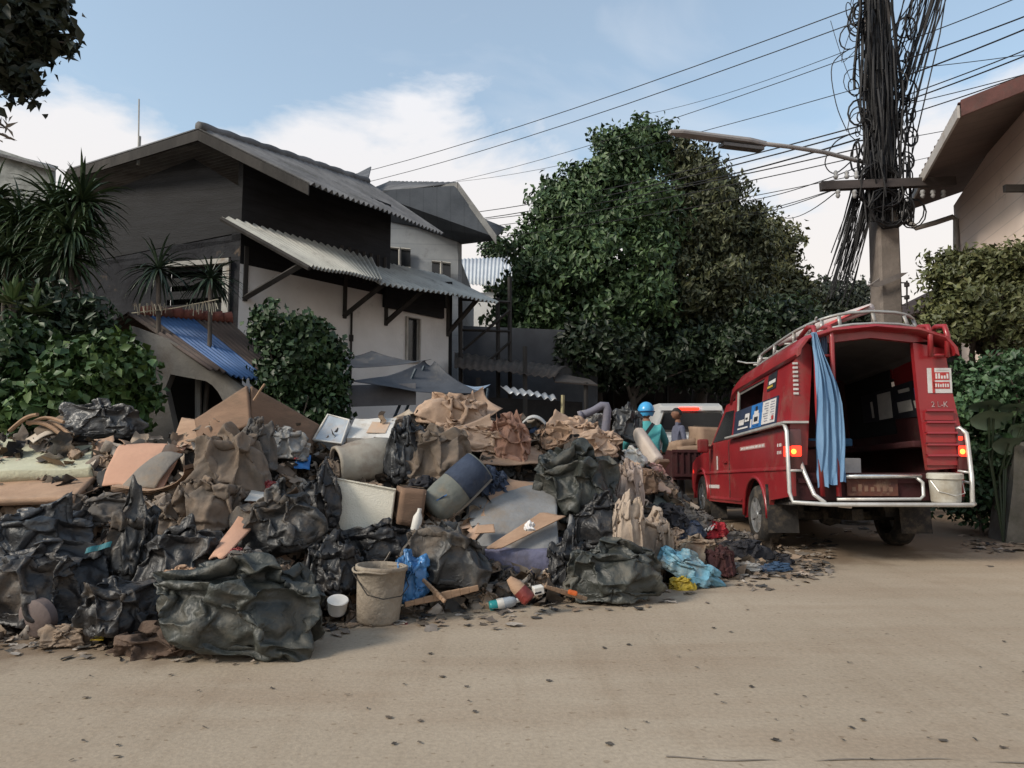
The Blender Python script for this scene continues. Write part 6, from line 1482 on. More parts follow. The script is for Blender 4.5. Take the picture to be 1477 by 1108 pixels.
for k in range(380):
    u = rg.uniform(-40, 1180); v = vb(u) + abs(rg.normal(0, 11)) - 4; p = at(u, v, gy(v)); pts.append((p.x, p.y, .008 + rg.uniform(0, .012)))
scraps(pts, .055, 'litter', 'small flattened scraps and crumbs along the foot of the heap', flat=.75)
pts = []
for k in range(300):
    u = rg.uniform(1035, 1200); v = rg.uniform(770, 836) ; p = at(u, v, gy(v)); pts.append((p.x, p.y, .01 + rg.uniform(0, .02)))
for k in range(60):
    u = rg.uniform(1190, 1320); v = rg.uniform(745, 775); p = at(u, v, gy(v)); pts.append((p.x, p.y, .02))
for k in range(50):
    u = rg.uniform(1385, 1477); v = rg.uniform(770, 800); p = at(u, v, gy(v)); pts.append((p.x, p.y, .012))
scraps(pts, .085, 'litter', 'flat torn papers and rags scattered at the thin end of the heap', flat=.7)
# dark leaves and crumbs dotted over the road
LEAFR = mat('fallen_leaf', (.10, .085, .07), (.06, .05, .042), s=9, rough=.9, ramp=[(1, 1, 1), (.6, .6, .6), (1.3, 1.2, 1.1), (.5, .5, .5)])
pts = []
for k in range(90):
    v = 800 + 300 * rg.random() ** .8; u = rg.uniform(0, 1500)
    if v < vb(min(1160, u)) + 8 and u < 1165: continue
    p = at(u, v, gy(v)); pts.append((p.x, p.y, .008))
scraps(pts, .021, 'litter', 'small dark fallen leaves and crumbs dotted over the dusty road', flat=.8, m=LEAFR)

# ---- materials of the rubbish
def plastic(name, c, dirt=.25, rough=.5, dirtc=(.15, .115, .085)):
    m = mat(name, c, tuple(x * .6 for x in c), s=4, rough=rough, bump=0, dirt=dirt, dirtc=dirtc, spec=.5, ds=3.2)
    # thin film: fine crinkles and long stretch wrinkles
    nt = m.node_tree; N = nt.nodes; L = nt.links; tc = N.new('ShaderNodeTexCoord'); prev = None
    for (sc, st, stren, dist) in ((7.0, (1, 1, .35), .5, .03), (26.0, (1, .5, 1), .5, .012), (60.0, (1, 1, 1), .3, .005)):
        mp = N.new('ShaderNodeMapping'); mp.inputs['Scale'].default_value = st; mp.inputs['Rotation'].default_value = (.6, .9, .3); L.new(tc.outputs['Object'], mp.inputs[0])
        n = N.new('ShaderNodeTexNoise'); n.noise_type = 'RIDGED_MULTIFRACTAL'; n.inputs['Scale'].default_value = sc; n.inputs['Detail'].default_value = 3; n.inputs['Distortion'].default_value = .9; n.inputs['Roughness'].default_value = .55
        L.new(mp.outputs[0], n.inputs['Vector']); bp = N.new('ShaderNodeBump'); bp.inputs['Strength'].default_value = stren; bp.inputs['Distance'].default_value = dist
        L.new(n.outputs['Fac'], bp.inputs['Height'])
        if prev: L.new(prev.outputs[0], bp.inputs['Normal'])
        prev = bp
    L.new(prev.outputs[0], N['Principled BSDF'].inputs['Normal'])
    return m
BK1 = plastic('black_film', (.020, .020, .022), .24)
BK2 = plastic('dusty_black_film', (.032, .032, .032), .36, .52)
BK3 = plastic('greenish_black_film', (.036, .040, .035), .34, .52, (.13, .115, .09))
BK4 = plastic('grey_film', (.050, .052, .056), .2, .42)
KRAFT = mat('kraft_paper', (.46, .33, .245), (.35, .24, .17), s=3, rough=.9, bump=.3, bs=30, dirt=.25, dirtc=(.25, .175, .125))
CARD = mat('cardboard', (.40, .265, .18), (.30, .19, .125), s=2.5, rough=.9, bump=.25, bs=40, dirt=.3, dirtc=(.22, .155, .11), stretch=(1, 1, 3))
CARDP = mat('peach_card', (.50, .29, .20), (.42, .24, .165), s=2, rough=.85, bump=.2, dirt=.22, dirtc=(.26, .19, .14))
CARDG = mat('grey_card', (.21, .19, .165), (.15, .135, .12), s=3, rough=.9, bump=.3, dirt=.25)
BOARD = mat('brown_board', (.215, .135, .09), (.15, .095, .065), s=2, rough=.85, bump=.25, dirt=.3, dirtc=(.12, .085, .06), stretch=(1, 1, 4))
WOOD = mat('split_wood', (.34, .22, .14), (.22, .14, .09), s=4, rough=.85, bump=.4, bs=30, stretch=(.3, 1, 1), dirt=.2)
FOAM = mat('pale_foam', (.47, .46, .34), (.38, .37, .27), s=2.5, rough=.95, bump=.4, bs=40, dirt=.22, dirtc=(.2, .17, .11))
STYRO = mat('styrofoam', (.72, .68, .58), (.64, .60, .50), s=3, rough=.85, bump=.35, bs=90, dirt=.16, dirtc=(.34, .27, .19))
MUDC = mat('muddy_cloth', (.20, .155, .12), (.11, .092, .076), s=4, rough=.95, bump=.5, bs=22, dirt=.4, dirtc=(.24, .175, .125))
MUDG = mat('muddy_grey_cloth', (.13, .118, .108), (.085, .08, .076), s=4, rough=.95, bump=.5, bs=22, dirt=.3, dirtc=(.22, .165, .12))
BEIGE = mat('beige_cloth', (.40, .325, .26), (.30, .235, .185), s=4, rough=.95, bump=.4, bs=24, dirt=.3, dirtc=(.21, .16, .115))
GREYC = mat('grey_fabric', (.24, .24, .24), (.17, .17, .17), s=3, rough=.95, bump=.3, dirt=.3, dirtc=(.2, .16, .12))
DARKC = mat('dark_fabric', (.035, .035, .04), (.02, .02, .025), s=5, rough=.95, bump=.4, dirt=.2, dirtc=(.1, .08, .06))
NAVY = mat('navy_fabric', (.05, .065, .10), (.03, .04, .065), s=5, rough=.95, bump=.4, dirt=.2, dirtc=(.13, .11, .09))
DENIM = mat('denim', (.045, .085, .15), (.03, .055, .10), s=6, rough=.95, bump=.4, dirt=.15)
MAROON = mat('maroon_fabric', (.075, .03, .03), (.045, .02, .02), s=5, rough=.95, bump=.4, dirt=.25)
WHITEP = mat('white_plastic', (.62, .60, .56), (.52, .50, .46), s=4, rough=.45, dirt=.18, dirtc=(.38, .30, .22))
CLEARP = mat('cloudy_plastic', (.36, .40, .44), (.28, .31, .34), s=4, rough=.3, dirt=.2, dirtc=(.36, .27, .2), spec=.6)
BLUEB = plastic('blue_film', (.06, .20, .44), .14, .4, (.2, .2, .2))
PALEB = plastic('pale_blue_film', (.15, .36, .48), .35, .45, (.30, .27, .21))
YELL = plastic('yellow_film', (.50, .36, .03), .2, .5)
REDS = plastic('red_scrap', (.30, .04, .04), .25, .6)
CEM = mat('cement_crust', (.30, .255, .20), (.22, .185, .145), s=5, rough=.95, bump=.6, bs=30, dirt=.35, dirtc=(.20, .155, .115))
LILAC = mat('lilac_quilt', (.15, .15, .23), (.09, .09, .13), s=5, rough=.85, bump=.4, dirt=.3, dirtc=(.07, .06, .055))

BAGS = [simulate('bag', k) for k in (1, 2, 5, 8, 12, 15)]; CLOTHS = [simulate('cloth', k) for k in (3, 4, 6, 9, 14, 17)]
def settled(kind, c, rx, ry, rz, seed, rot, knot, knotdir, lump, fan=.012):
    V, P0, Fc, sz = (CLOTHS if kind == 'cloth' else BAGS)[seed % 6]
    r = np.random.default_rng(seed); V = V.copy()
    V = V * (1 + (.10 + lump * .4) * wig(V, seed, 1.3))[:, None]
    if r.random() < .5: V[:, 0] *= -1; Fc = Fc[:, ::-1]
    a = r.uniform(0, 6.283); ca, sa = math.cos(a), math.sin(a); Rz = np.array([[ca, -sa, 0], [sa, ca, 0], [0, 0, 1]])
    V = V @ Rz.T; lo, hi = V.min(0), V.max(0); V = (V - (lo + hi) / 2) / ((hi - lo) / 2)
    if knot:                                    # the gathered neck of the bag
        D = tri_normalise(V); kd = np.array(knotdir, float); kd /= np.linalg.norm(kd); ang = np.arccos(np.clip(D @ kd, -1, 1))
        e1 = np.cross(kd, [.31, .9, .2]); e1 /= np.linalg.norm(e1); e2 = np.cross(kd, e1); az = np.arctan2(D @ e2, D @ e1)
        V = V + kd * (knot * .8 * np.exp(-(ang / .24) ** 2))[:, None] + D * (.055 * (1 - 2 * np.abs(np.sin(az * 6 + 1.5 * wig(D, seed + 3, 1.5)))) * np.exp(-((ang - .3) / .5) ** 2))[:, None]
        V = V + D * (fan * (1 - 2 * np.abs(np.sin(az * 13 + 1.2 * wig(D, seed + 5, 1.4) + .6 * ang))) * np.exp(-(ang / 1.7) ** 4))[:, None]
    M = np.array(Euler([rad(x) for x in rot]).to_matrix())
    return (V * np.array([rx, ry, rz])) @ M.T + np.array(c), Fc
def bag(name, u, v, w, h, m, label, cat, seed, dep=.55, dy=0.0, rot=(0, 0, 0), level=5, group=None, **k):
    Y = Yp(u, min(v + h * .35, vb(u) - 2)) + dy; s = Y / F
    rx, rz = w * s / 2, h * s / 2; ry = min(rx, rz * 1.3) * dep * 1.4
    c = at(u, v, Y + ry * .45)
    c.z = max(c.z, rz * k.get('flat', .55) - .01)
    V, Fc = settled(k.get('kind', 'bag'), c, rx, ry * 1.05, rz, seed, rot, k.get('knot', .45), k.get('knotdir', (.2, 0, 1)), k.get('lump', .2), k.get('fan', .012))
    o = npobj(name, V, Fc, m)
    if w > 110: s_ = o.modifiers.new('smooth', 'SUBSURF'); s_.levels = s_.render_levels = 1
    return tag(o, label, cat, group)
def cloth(name, u, v, w, h, m, label, cat, seed, **k):
    for a, b in dict(lump=.30, crease=.09, fine=.04, knot=0, flat=.5, freq=3.0, drape=.17, pleat=0, kind='cloth').items(): k.setdefault(a, b)
    return bag(name, u, v, w, h, m, label, cat, seed, **k)
def panel(name, corners, m, label, cat, seed=1, th=.012, amp=.012, n=26, mm=18, freq=4, bow=0, smooth=True, dy=0.0, **k):
    q = [at(c[0], c[1], (Yp(c[0], c[1]) if len(c) < 3 else 0) + (c[2] if len(c) > 2 and c[2] > 3 else (Yp(c[0], c[1]) + c[2] if len(c) > 2 else 0)) + dy) for c in corners]
    V, Fc = crumple_quad(q, n, mm, amp, seed, freq=freq, th=th, bow=bow, **k)
    return tag(npobj(name, V, Fc, m, None, smooth), label, cat)
GB = 'black rubbish bags in the heap'

# the rest of the heap between the things one can make out: small crumpled lumps and torn card, beyond counting
SMALL = [simulate('paper', k) for k in (21, 22, 25, 27)]
def lumps(n, lo, hi, name, label, m, u0=-60, u1=1060):
    VV, FF, off = [], [], 0
    for k in range(n):
        u = rg.uniform(u0, u1); v = vc(u) + (vb(u) - vc(u)) * rg.uniform(.03, .97); p = np.array(at(u, v, Yp(u, v) + rg.uniform(.03, .14)))
        V, P0, Fc, sz = SMALL[k % 4]; s = rg.uniform(lo, hi) * np.array([rg.uniform(.8, 1.5), rg.uniform(.6, 1), rg.uniform(.5, 1)])
        M = np.array(Euler((rg.normal(0, .6), rg.normal(0, .6), rg.uniform(0, 6.28))).to_matrix()); VV.append((V * s) @ M.T + p); FF.append(Fc + off); off += len(V)
    return tag(npobj(name, np.concatenate(VV), np.concatenate(FF), m), label, 'rubbish', None, 'stuff')
TAN = mat('mixed_lumps', (1, 1, 1), (.62, .6, .57), s=7, rough=.88, bump=.3, bs=30, dirt=.22, ramp=[(.30, .22, .16), (.12, .10, .085), (.22, .165, .125), (.05, .048, .048), (.36, .26, .19), (.17, .15, .13), (.26, .19, .14), (.42, .36, .30), (.09, .075, .062), (.33, .24, .18)])
lumps(260, .05, .13, 'rubbish_lumps', 'crumpled brown and grey scraps of paper and cloth packed between the bags', TAN)
VV, FF, off = [], [], 0
for k in range(230):
    u = rg.uniform(-60, 1000); v = vc(u) + (vb(u) - vc(u)) * rg.uniform(0, .9); p = np.array(at(u, v, Yp(u, v) + rg.uniform(.02, .12))); a, e = rg.uniform(.05, .16), rg.uniform(.04, .10)
    M = np.array(Euler((rg.uniform(.2, 1.2), rg.normal(0, .5), rg.normal(0, .8))).to_matrix()); q = [p + M @ np.array(c) for c in ((-a, -e, 0), (a, -e, 0), (a * rg.uniform(.5, 1), e, 0), (-a * rg.uniform(.5, 1), e, 0))]
    V, Fc = crumple_quad(q, 12, 9, .012, int(rg.integers(1e6)), freq=9, th=.005, bow=rg.uniform(-.02, .02), edge=.6); VV.append(V); FF.append(Fc + off); off += len(V)
tag(npobj('card_scraps', np.concatenate(VV), np.concatenate(FF), mat('mixed_card', (1, 1, 1), (.68, .64, .6), s=6, rough=.9, bump=.25, bs=40, dirt=.3, ramp=[(.40, .27, .185), (.30, .20, .14), (.46, .32, .24), (.24, .17, .125), (.40, .34, .27), (.50, .44, .37), (.20, .16, .13), (.36, .24, .165)]), None, False), 'torn tan card and paper pieces strewn through the heap', 'rubbish', None, 'stuff')
# ---- left end
bag('tarpaulin', 148, 606, 128, 66, BK4, 'crumpled dark grey sheet bunched on the top left of the heap', 'tarpaulin', 101, dy=.15, knot=.2, knotdir=(1, 0, -.1), crease=.15, dep=.4)
panel('foam_block', [(-60, 690, -.1), (128, 672, -.1), (140, 632, .35), (-60, 632, .35)], FOAM, 'soft pale yellowish foam block lying at the left edge', 'foam', 3, th=.13, amp=.03, freq=3, n=44, mm=24)
panel('carton_board', [(-60, 723, -.25), (108, 716, -.2), (140, 686, .05), (-60, 698, .05)], CARD, 'long pinkish flattened carton under the pale foam block', 'cardboard', 4, th=.05, amp=.012)
for k, (a, e, r, lb) in enumerate((((14, 622), (54, 598), .02, 'short broken branch poking up at the left above the foam block'), ((42, 612), (92, 609), .018, 'straight slat lying level behind the foam block'), ((40, 610), (96, 634), .022, 'slat slanting down across the foam block'), ((60, 610), (104, 630), .018, 'second slat slanting beside the first behind the foam'))):
    mb = MB(); A_, E_2 = at(*a, Yp(40, 640) + .2), at(*e, Yp(60, 640) + .1); limb(mb, A_, E_2, r, r * .9, 40 + k, .02 if k else .06, 6, 6); tag(mb.build('slat' if k else 'branch', WOOD), lb, 'wood')
# folded stack of peach card
fc_ = thing('folded_card', 'stack of peach cardboard folded over on itself left of the muddy clothes', 'cardboard', at(210, 705, Yp(210, 700)), 0)
def fq(*c): return [at(u, v, Yp(210, 680) + d) for u, v, d in c]
partnp('top_sheet', crumple_quad(fq((146, 694, -.28), (232, 700, -.32), (268, 640, .25), (172, 638, .25)), 30, 20, .02, 5, freq=4, th=.012, bow=.03), CARDP, fc_)
V, Fc = crumple_quad(fq((168, 704, -.34), (222, 702, -.36), (262, 652, -.05), (232, 648, -.05)), 24, 16, .01, 6, freq=4, th=.01, bow=.02); partnp('grey_flap', (V, Fc), CARDG, fc_)
mb = LB()
for k in range(4):
    P_ = [at(160, 701 + k * 2, Yp(210, 690) - .3)] + [at(200 + 66 * math.sin(t) , 704 + k * 2.6 - 34 * (1 - math.cos(t)) * .9 + 4, Yp(210, 690) - .34 + .05 * k) for t in np.linspace(.2, 1.75, 9)]
    for i in range(len(P_) - 1): mb.prism([P_[i], P_[i + 1], P_[i + 1] + Vector((0, .35, .03)), P_[i] + Vector((0, .35, .03))], (0, 0, -.008))
mb.part('folded_edge', CARD, fc_)
# big open carton with its peak
ocb = thing('open_carton', 'large brown open carton standing like a peaked roof at the top of the heap', 'box', at(350, 640, Yp(350, 620)), 0)
Y0 = Yp(350, 600)
partnp('left_board', crumple_quad([at(284, 640, Y0 - .1), at(360, 612, Y0 - .25), at(357, 556, Y0 - .1), at(280, 604, Y0 + .1)], 26, 16, .012, 8, freq=3, th=.03), BOARD, ocb)
partnp('right_board', crumple_quad([at(360, 640, Y0 - .2), at(470, 646, Y0 + .45), at(462, 612, Y0 + .5), at(362, 556, Y0 - .1)], 30, 16, .015, 9, freq=3, th=.03), BOARD, ocb)
partnp('inner_board', crumple_quad([at(330, 640, Y0 + .2), at(420, 640, Y0 + .5), at(400, 590, Y0 + .55), at(350, 572, Y0 + .15)], 20, 12, .02, 10, freq=3, th=.02), BOARD, ocb)
panel('card_piece', [(248, 640, .1), (286, 648, .1), (284, 606, .25), (262, 602, .25)], CARD, 'upright tan cardboard corner left of the peaked carton', 'cardboard', 11, amp=.01)
mb = MB(); limb(mb, at(366, 578, Y0 - .3), at(382, 554, Y0 - .3), .012, .01, 3, .02, 5); tag(mb.build('slat', WOOD), 'thin splinter standing up at the peak of the brown carton', 'wood')
cloth('clothes_heap', 330, 670, 130, 130, MUDC, 'tall heap of mud caked clothes below the peaked carton', 'clothes', 121, dy=-.05, dep=.6, crease=.2)
cloth('clothes_heap', 372, 640, 60, 80, MUDG, 'grey brown muddy cloth hanging under the peak of the carton', 'clothes', 122, dy=-.1, dep=.5)
cloth('clothes_heap', 300, 730, 100, 90, MUDC, 'muddy brown cloth in the hollow beside the slanting pale board', 'clothes', 123, dy=-.05)
cloth('clothes_heap', 232, 745, 110, 70, BEIGE, 'pinkish beige rag above the black bags at left', 'clothes', 124, dy=.0, crease=.2)
cloth('clothes_heap', 160, 735, 110, 50, MUDG, 'streaky grey brown cloth under the folded card', 'clothes', 125, dy=.05)
cloth('clothes_heap', 40, 735, 90, 50, MUDC, 'brown muddy cloth under the long flattened carton', 'clothes', 126, dy=.1)
# bags at the left
bag('rubbish_bag', 70, 770, 150, 100, BK4, 'grey black bag sagging at the left under the flattened carton', 'rubbish bag', 131, dy=.0, group=GB, rot=(0, 10, 0), dep=.6)
bag('rubbish_bag', 72, 838, 190, 128, BK1, 'broad smooth black bag at the bottom left with a teal strip above it', 'rubbish bag', 132, dy=-.05, group=GB, crease=.05, fine=.02, knot=0, dep=.6)
bag('rubbish_bag', 190, 772, 74, 125, BK2, 'pointed dusty black bag with its neck standing up at left', 'rubbish bag', 133, dy=-.12, group=GB, knot=.6, knotdir=(0, 0, 1), dep=.6)
bag('rubbish_bag', 258, 805, 130, 100, BK1, 'shiny black bag in shadow behind the big streaked bag', 'rubbish bag', 134, dy=-.05, group=GB)
bag('rubbish_bag', 174, 872, 112, 92, BK1, 'small round knotted black bag on the ground at left', 'rubbish bag', 135, dy=-.22, group=GB, knot=.25, knotdir=(-.2, -.5, .6), crease=.13, dep=.75)
bag('rubbish_bag', 352, 866, 252, 148, BK3, 'largest bag, streaked grey green and pleated towards its lower right', 'rubbish bag', 136, dy=-.30, group=GB, knot=.22, knotdir=(-.9, -.35, .45), fan=.04, crease=.13, lump=.10, dep=.62, rot=(0, 8, 0))
bag('rubbish_bag', 405, 752, 150, 100, BK2, 'wrinkled black bag below the slanting pale board', 'rubbish bag', 137, dy=-.12, group=GB, rot=(0, -14, 0))
bag('rubbish_bag', 462, 722, 70, 96, BK1, 'black bag pressed against the left of the white foam box', 'rubbish bag', 138, dy=-.14, group=GB, dep=.7)
bag('rubbish_bag', 486, 812, 92, 92, BK1, 'rounded black bag between the streaked bag and the cement bucket', 'rubbish bag', 139, dy=-.1, group=GB, crease=.06, knot=.15)
bag('rubbish_bag', 545, 785, 110, 60, BK1, 'flat black bag under the white foam box', 'rubbish bag', 140, dy=.0, group=GB)
bag('rubbish_bag', 642, 800, 142, 98, BK2, 'matt black bag left of the lilac mattress', 'rubbish bag', 141, dy=-.14, group=GB, knot=.3, knotdir=(-.3, -.3, .9), fan=.03, crease=.09)
bag('rubbish_bag', 828, 692, 138, 128, BK3, 'big olive black bag with a folded top, high on the right of the heap', 'rubbish bag', 142, dy=-.15, group=GB, crease=.09, knot=.2, knotdir=(-.8, -.35, .6), fan=.03, dep=.65)
bag('rubbish_bag', 868, 752, 104, 76, BK1, 'black bag tucked under the big olive one', 'rubbish bag', 143, dy=-.16, group=GB)
bag('rubbish_bag', 884, 822, 150, 96, BK3, 'shiny dark green bag at the foot of the heap with a torn tail', 'rubbish bag', 144, dy=-.2, group=GB, knot=.3, knotdir=(.8, -.4, -.4), fan=.03, crease=.12)
bag('rubbish_bag', 818, 812, 60, 90, BK1, 'narrow black bag between the mattress and the dark green bag', 'rubbish bag', 145, dy=.0, group=GB)
bag('rubbish_bag', 905, 612, 46, 56, BK4, 'dark bag on the crest just left of the teal rider', 'rubbish bag', 146, dy=.5, group=GB, level=4)
mb = MB(); a, e = at(122, 799, Yp(120, 799) - .42), at(159, 789, Yp(150, 790) - .42); mb.slab([a, e, e + Vector((0, .02, .035)), a + Vector((0, .02, .035))], .008, nu=10, nv=3, f=lambda x, y: .006 * math.sin(9 * x)); tag(mb.build('strap', mat('teal_strap', (.03, .17, .20), s=6, rough=.6, dirt=.2)), 'short teal strap across the black bags at left', 'strap')
mb = MB(); c = at(50, 893, 4.35); mb.lathe([(0, .02), (.10, .015), (.118, 0), (.12, -.05), (.105, -.06), (0, -.06)], 30, Matrix.Translation(c) @ Euler((rad(100), 0, rad(-12))).to_matrix().to_4x4(), jit=.02); sharp(tag(mb.build('tub_lid', mat('dusty_lid', (.17, .13, .12), (.12, .095, .09), s=4, rough=.8, dirt=.35, dirtc=(.14, .1, .08))), 'dusty round tub lid standing on edge at the bottom left', 'lid'), 40)
cloth('rag', 226, 925, 150, 62, mat('muddy_rag', (.10, .065, .047), (.06, .042, .032), s=5, rough=.95, bump=.6, dirt=.3, dirtc=(.17, .12, .09)), 'brown muddy rag bundle on the ground before the streaked bag', 'rag', 151, dy=-.16, dep=.8)
cloth('rag', 95, 915, 80, 30, MUDC, 'low muddy clump beside the tub lid at the bottom left', 'rag', 152, dy=-.1, level=4)
panel('wrapper', [(130, 922, 4.22), (150, 920, 4.24), (155, 912, 4.32), (138, 915, 4.32)], YELL, 'small crumpled yellow wrapper on the ground at left', 'wrapper', 12, th=.004, amp=.012, n=10, mm=8, freq=14)
panel('card_piece', [(300, 802, -.35), (322, 800, -.38), (408, 716, -.10), (372, 704, -.05)], CARDP, 'long slanting pale board across the black bags', 'board', 13, th=.012, amp=.008, bow=.01)
panel('card_piece', [(352, 722, -.22), (405, 722, -.22), (402, 694, -.05), (368, 700, -.05)], WHITEP, 'whitish stained sheet lying on the slanting pale board', 'sheet', 14, th=.006, amp=.014)
cloth('rag', 384, 704, 34, 26, REDS, 'dark red cloth scrap above the slanting pale board', 'rag', 153, dy=-.1, level=4)
cloth('rag', 342, 798, 24, 18, REDS, 'small dull red scrap on top of the streaked bag', 'rag', 154, dy=-.4, level=4)
cloth('rag', 356, 808, 62, 40, MUDG, 'grey rag lying over the streaked bag', 'rag', 155, dy=-.38, level=4)
cloth('rag', 262, 828, 60, 26, CARD, 'tan rag showing left of the streaked bag top', 'rag', 156, dy=-.24, level=4)
cloth('plastic_bundle', 412, 640, 74, 52, mat('grey_white_film', (.33, .33, .32), (.12, .125, .13), s=7, rough=.5, bump=.4, dirt=.3), 'bundle of grey and white plastic film left of the toppled jar', 'plastic film', 157, dy=.0, crease=.22)
panel('label_card', [(424, 674, -.1), (448, 676, -.1), (450, 654, -.02), (430, 652, -.02)], PRINTB, 'small blue printed wrapper in the middle of the heap', 'wrapper', 15, th=.004, amp=.012, n=12, mm=10, freq=12)
panel('label_card', [(424, 662, -.13), (440, 658, -.13), (440, 650, -.08), (428, 652, -.08)], PRINTR, 'small red printed wrapper touching the blue one', 'wrapper', 16, th=.004, amp=.01, n=10, mm=8, freq=12)
# clear tub, white box, toppled jar, foam box
yy = Yp(476, 630)
tb = thing('plastic_tub', 'cloudy clear plastic tub tilted against the peaked carton board', 'tub', at(476, 640, yy), 0)
mb = LB(); q = [at(452, 634, yy - .12), at(492, 640, yy - .18), at(504, 606, yy + .08), at(473, 598, yy + .12)]; mb.slab(q, .14, nu=8, nv=8, f=lambda a, b: -.03 * math.exp(-((a - .5) ** 2 + (b - .5) ** 2) * 9)); sharp(mb.part('body', CLEARP, tb), 40)
mb = LB(); mb.tube(q + [q[0]], .011, 6); mb.part('rim', WHITEP, tb, True)
yy = Yp(535, 625) - .02
bx = MB(); q = [at(500, 632, yy - .15), at(560, 634, yy - .12), at(572, 603, yy + .25), at(512, 604, yy + .25)]; bx.slab(q, .12, nu=6, nv=5, f=lambda a, b: .006 * math.sin(7 * a + 3 * b)); wb = tag(bx.build('foam_box', WHITEP), 'white box with a tan stain on top behind the toppled jar', 'box')
bx = MB(); q2 = [q[0].lerp(q[1], .42).lerp(q[3].lerp(q[2], .42), .25), q[0].lerp(q[1], .88).lerp(q[3].lerp(q[2], .88), .25), q[0].lerp(q[1], .9).lerp(q[3].lerp(q[2], .9), .75), q[0].lerp(q[1], .46).lerp(q[3].lerp(q[2], .46), .78)]
nrm_ = (q[1] - q[0]).cross(q[3] - q[0]).normalized(); bx.slab([p + nrm_ * .010 - wb.location for p in q2], .004); bx.build('stain_patch', mat('tan_stain', (.50, .33, .22), (.45, .36, .28), s=9, rough=.9), wb)
yy = Yp(510, 680) - .02
jr = thing('toppled_jar', 'large cream jar lying on its side with its dark mouth to the left', 'jar', at(505, 690, yy), 0)
MJ = Matrix.Translation(at(484, 671, yy - .08)) @ (Vector((1, .62, .16)).to_track_quat('Z', 'Y').to_matrix().to_4x4())
mb = MB(); rj = .19; mb.lathe([(rj * .72, .03), (rj * .78, 0), (rj * .90, .0), (rj * .92, .03), (rj * .86, .07), (rj * .98, .14), (rj * 1.05, .26), (rj * 1.04, .42), (rj * .95, .52), (rj * .6, .57), (0, .58)], 40, Matrix.Identity(4), jit=.02); mb.v = local(jr, [MJ @ Vector(p) for p in mb.v]); mb.build('body', mat('cream_ceramic', (.42, .385, .32), (.30, .26, .21), s=3, rough=.55, dirt=.42, dirtc=(.19, .135, .10)), jr, True)
mb = MB(); mb.lathe([(rj * .76, .01), (rj * .72, .12), (rj * .85, .3), (0, .32)], 30); mb.v = local(jr, [MJ @ Vector(p) for p in mb.v]); mb.build('inside', mat('jar_inside', (.035, .026, .02), s=4, rough=.95), jr, True)
cloth('rag', 478, 676, 34, 28, MUDC, 'lump of mud and cloth in the mouth of the toppled jar', 'rag', 158, dy=-.1, level=4)
yy = Yp(520, 730) - .34
fb = thing('foam_box', 'clean cream styrofoam box tilted in the middle of the heap', 'box', at(520, 768, yy), 0)
q = [at(490, 766, yy), at(563, 768, yy + .05), at(571, 705, yy + .07), at(469, 686, yy + .02)]
mb = LB(); mb.slab(q, .20, nu=14, nv=12, f=lambda a, b: .004 * math.sin(5 * a) + .003 * math.sin(9 * b + a * 4)); o = mb.part('body', STYRO, fb); bv = o.modifiers.new('bevel', 'BEVEL'); bv.width = .012; bv.segments = 2; bv.limit_method = 'ANGLE'
mb = LB(); nn = (q[1] - q[0]).cross(q[3] - q[0]).normalized(); mb.prism([p + nn * .002 for p in (q[3].lerp(q[0], .0), q[2].lerp(q[1], .0), q[2].lerp(q[1], .03), q[3].lerp(q[0], .03))], nn * .010); mb.part('lip', STYRO, fb)
# middle crest
bag('bundle', 586, 650, 66, 104, BK4, 'upright dark grey bundle right of the toppled jar', 'bundle', 161, dy=-.02, knot=0, crease=.06, dep=.7)
cloth('clothes_heap', 628, 652, 112, 88, MUDC, 'crushed muddy cloth and film below the big kraft paper bag', 'clothes', 162, dy=-.1, crease=.22)
def paper(u, v, w, h, m, label, seed, dy=0.0, rot=(0, 0, 0), crease=.16, dep=.5, level=5, **k):
    """a bundle of crumpled sheets folded over one another"""
    Y = Yp(u, min(v + h * .35, vb(u) - 2)) + dy; s = Y / F; W_, H_ = w * s, h * s; r = np.random.default_rng(seed)
    c = np.array(at(u, v, Y + H_ * .25)); Vs, Fs, off = [], [], 0
    V, F3 = settled('cloth', c, W_ * .48, min(W_, H_ * 1.3) * .42, H_ * .5, seed, rot, 0, (0, 0, 1), .25); Vs.append(V); off += len(V)
    for i in range(2):
        n = np.array([r.normal(0, .45), -.75, r.uniform(.1, .95)]); n /= np.linalg.norm(n); t = np.cross([0, 0, 1.0], n); t /= np.linalg.norm(t); b_ = np.cross(n, t)
        a = r.normal(0, .35) + rad(rot[1]); t2 = t * math.cos(a) + b_ * math.sin(a); b2 = b_ * math.cos(a) - t * math.sin(a)
        o_ = c + n * H_ * r.uniform(.16, .30) + t * W_ * r.uniform(-.2, .2) + b_ * H_ * r.uniform(-.16, .2); hw, hh = W_ * r.uniform(.22, .36), H_ * r.uniform(.24, .40)
        q = [o_ - t2 * hw - b2 * hh, o_ + t2 * hw - b2 * hh * r.uniform(.6, 1.2), o_ + t2 * hw * r.uniform(.6, 1.1) + b2 * hh, o_ - t2 * hw * r.uniform(.6, 1.1) + b2 * hh]
        V, Fc = crumple_quad(q, 26, 20, H_ * (.06 + .35 * crease), seed + i * 7 + 1, freq=2.6 / max(W_, H_), th=.005, bow=-H_ * .16, edge=.5)
        Vs.append(V); Fs.append(Fc + off); off += len(V)
    Fq = np.concatenate(Fs); F3 = np.concatenate([F3, Fq[:, [0, 1, 2]], Fq[:, [0, 2, 3]]])
    return tag(npobj('paper_bundle', np.concatenate(Vs), F3, m, None, False), label, 'paper')
paper(655, 597, 118, 62, KRAFT, 'big crumpled kraft paper bag on the very top of the heap', 171, dy=.05, rot=(0, 14, 0), crease=.2, dep=.6)
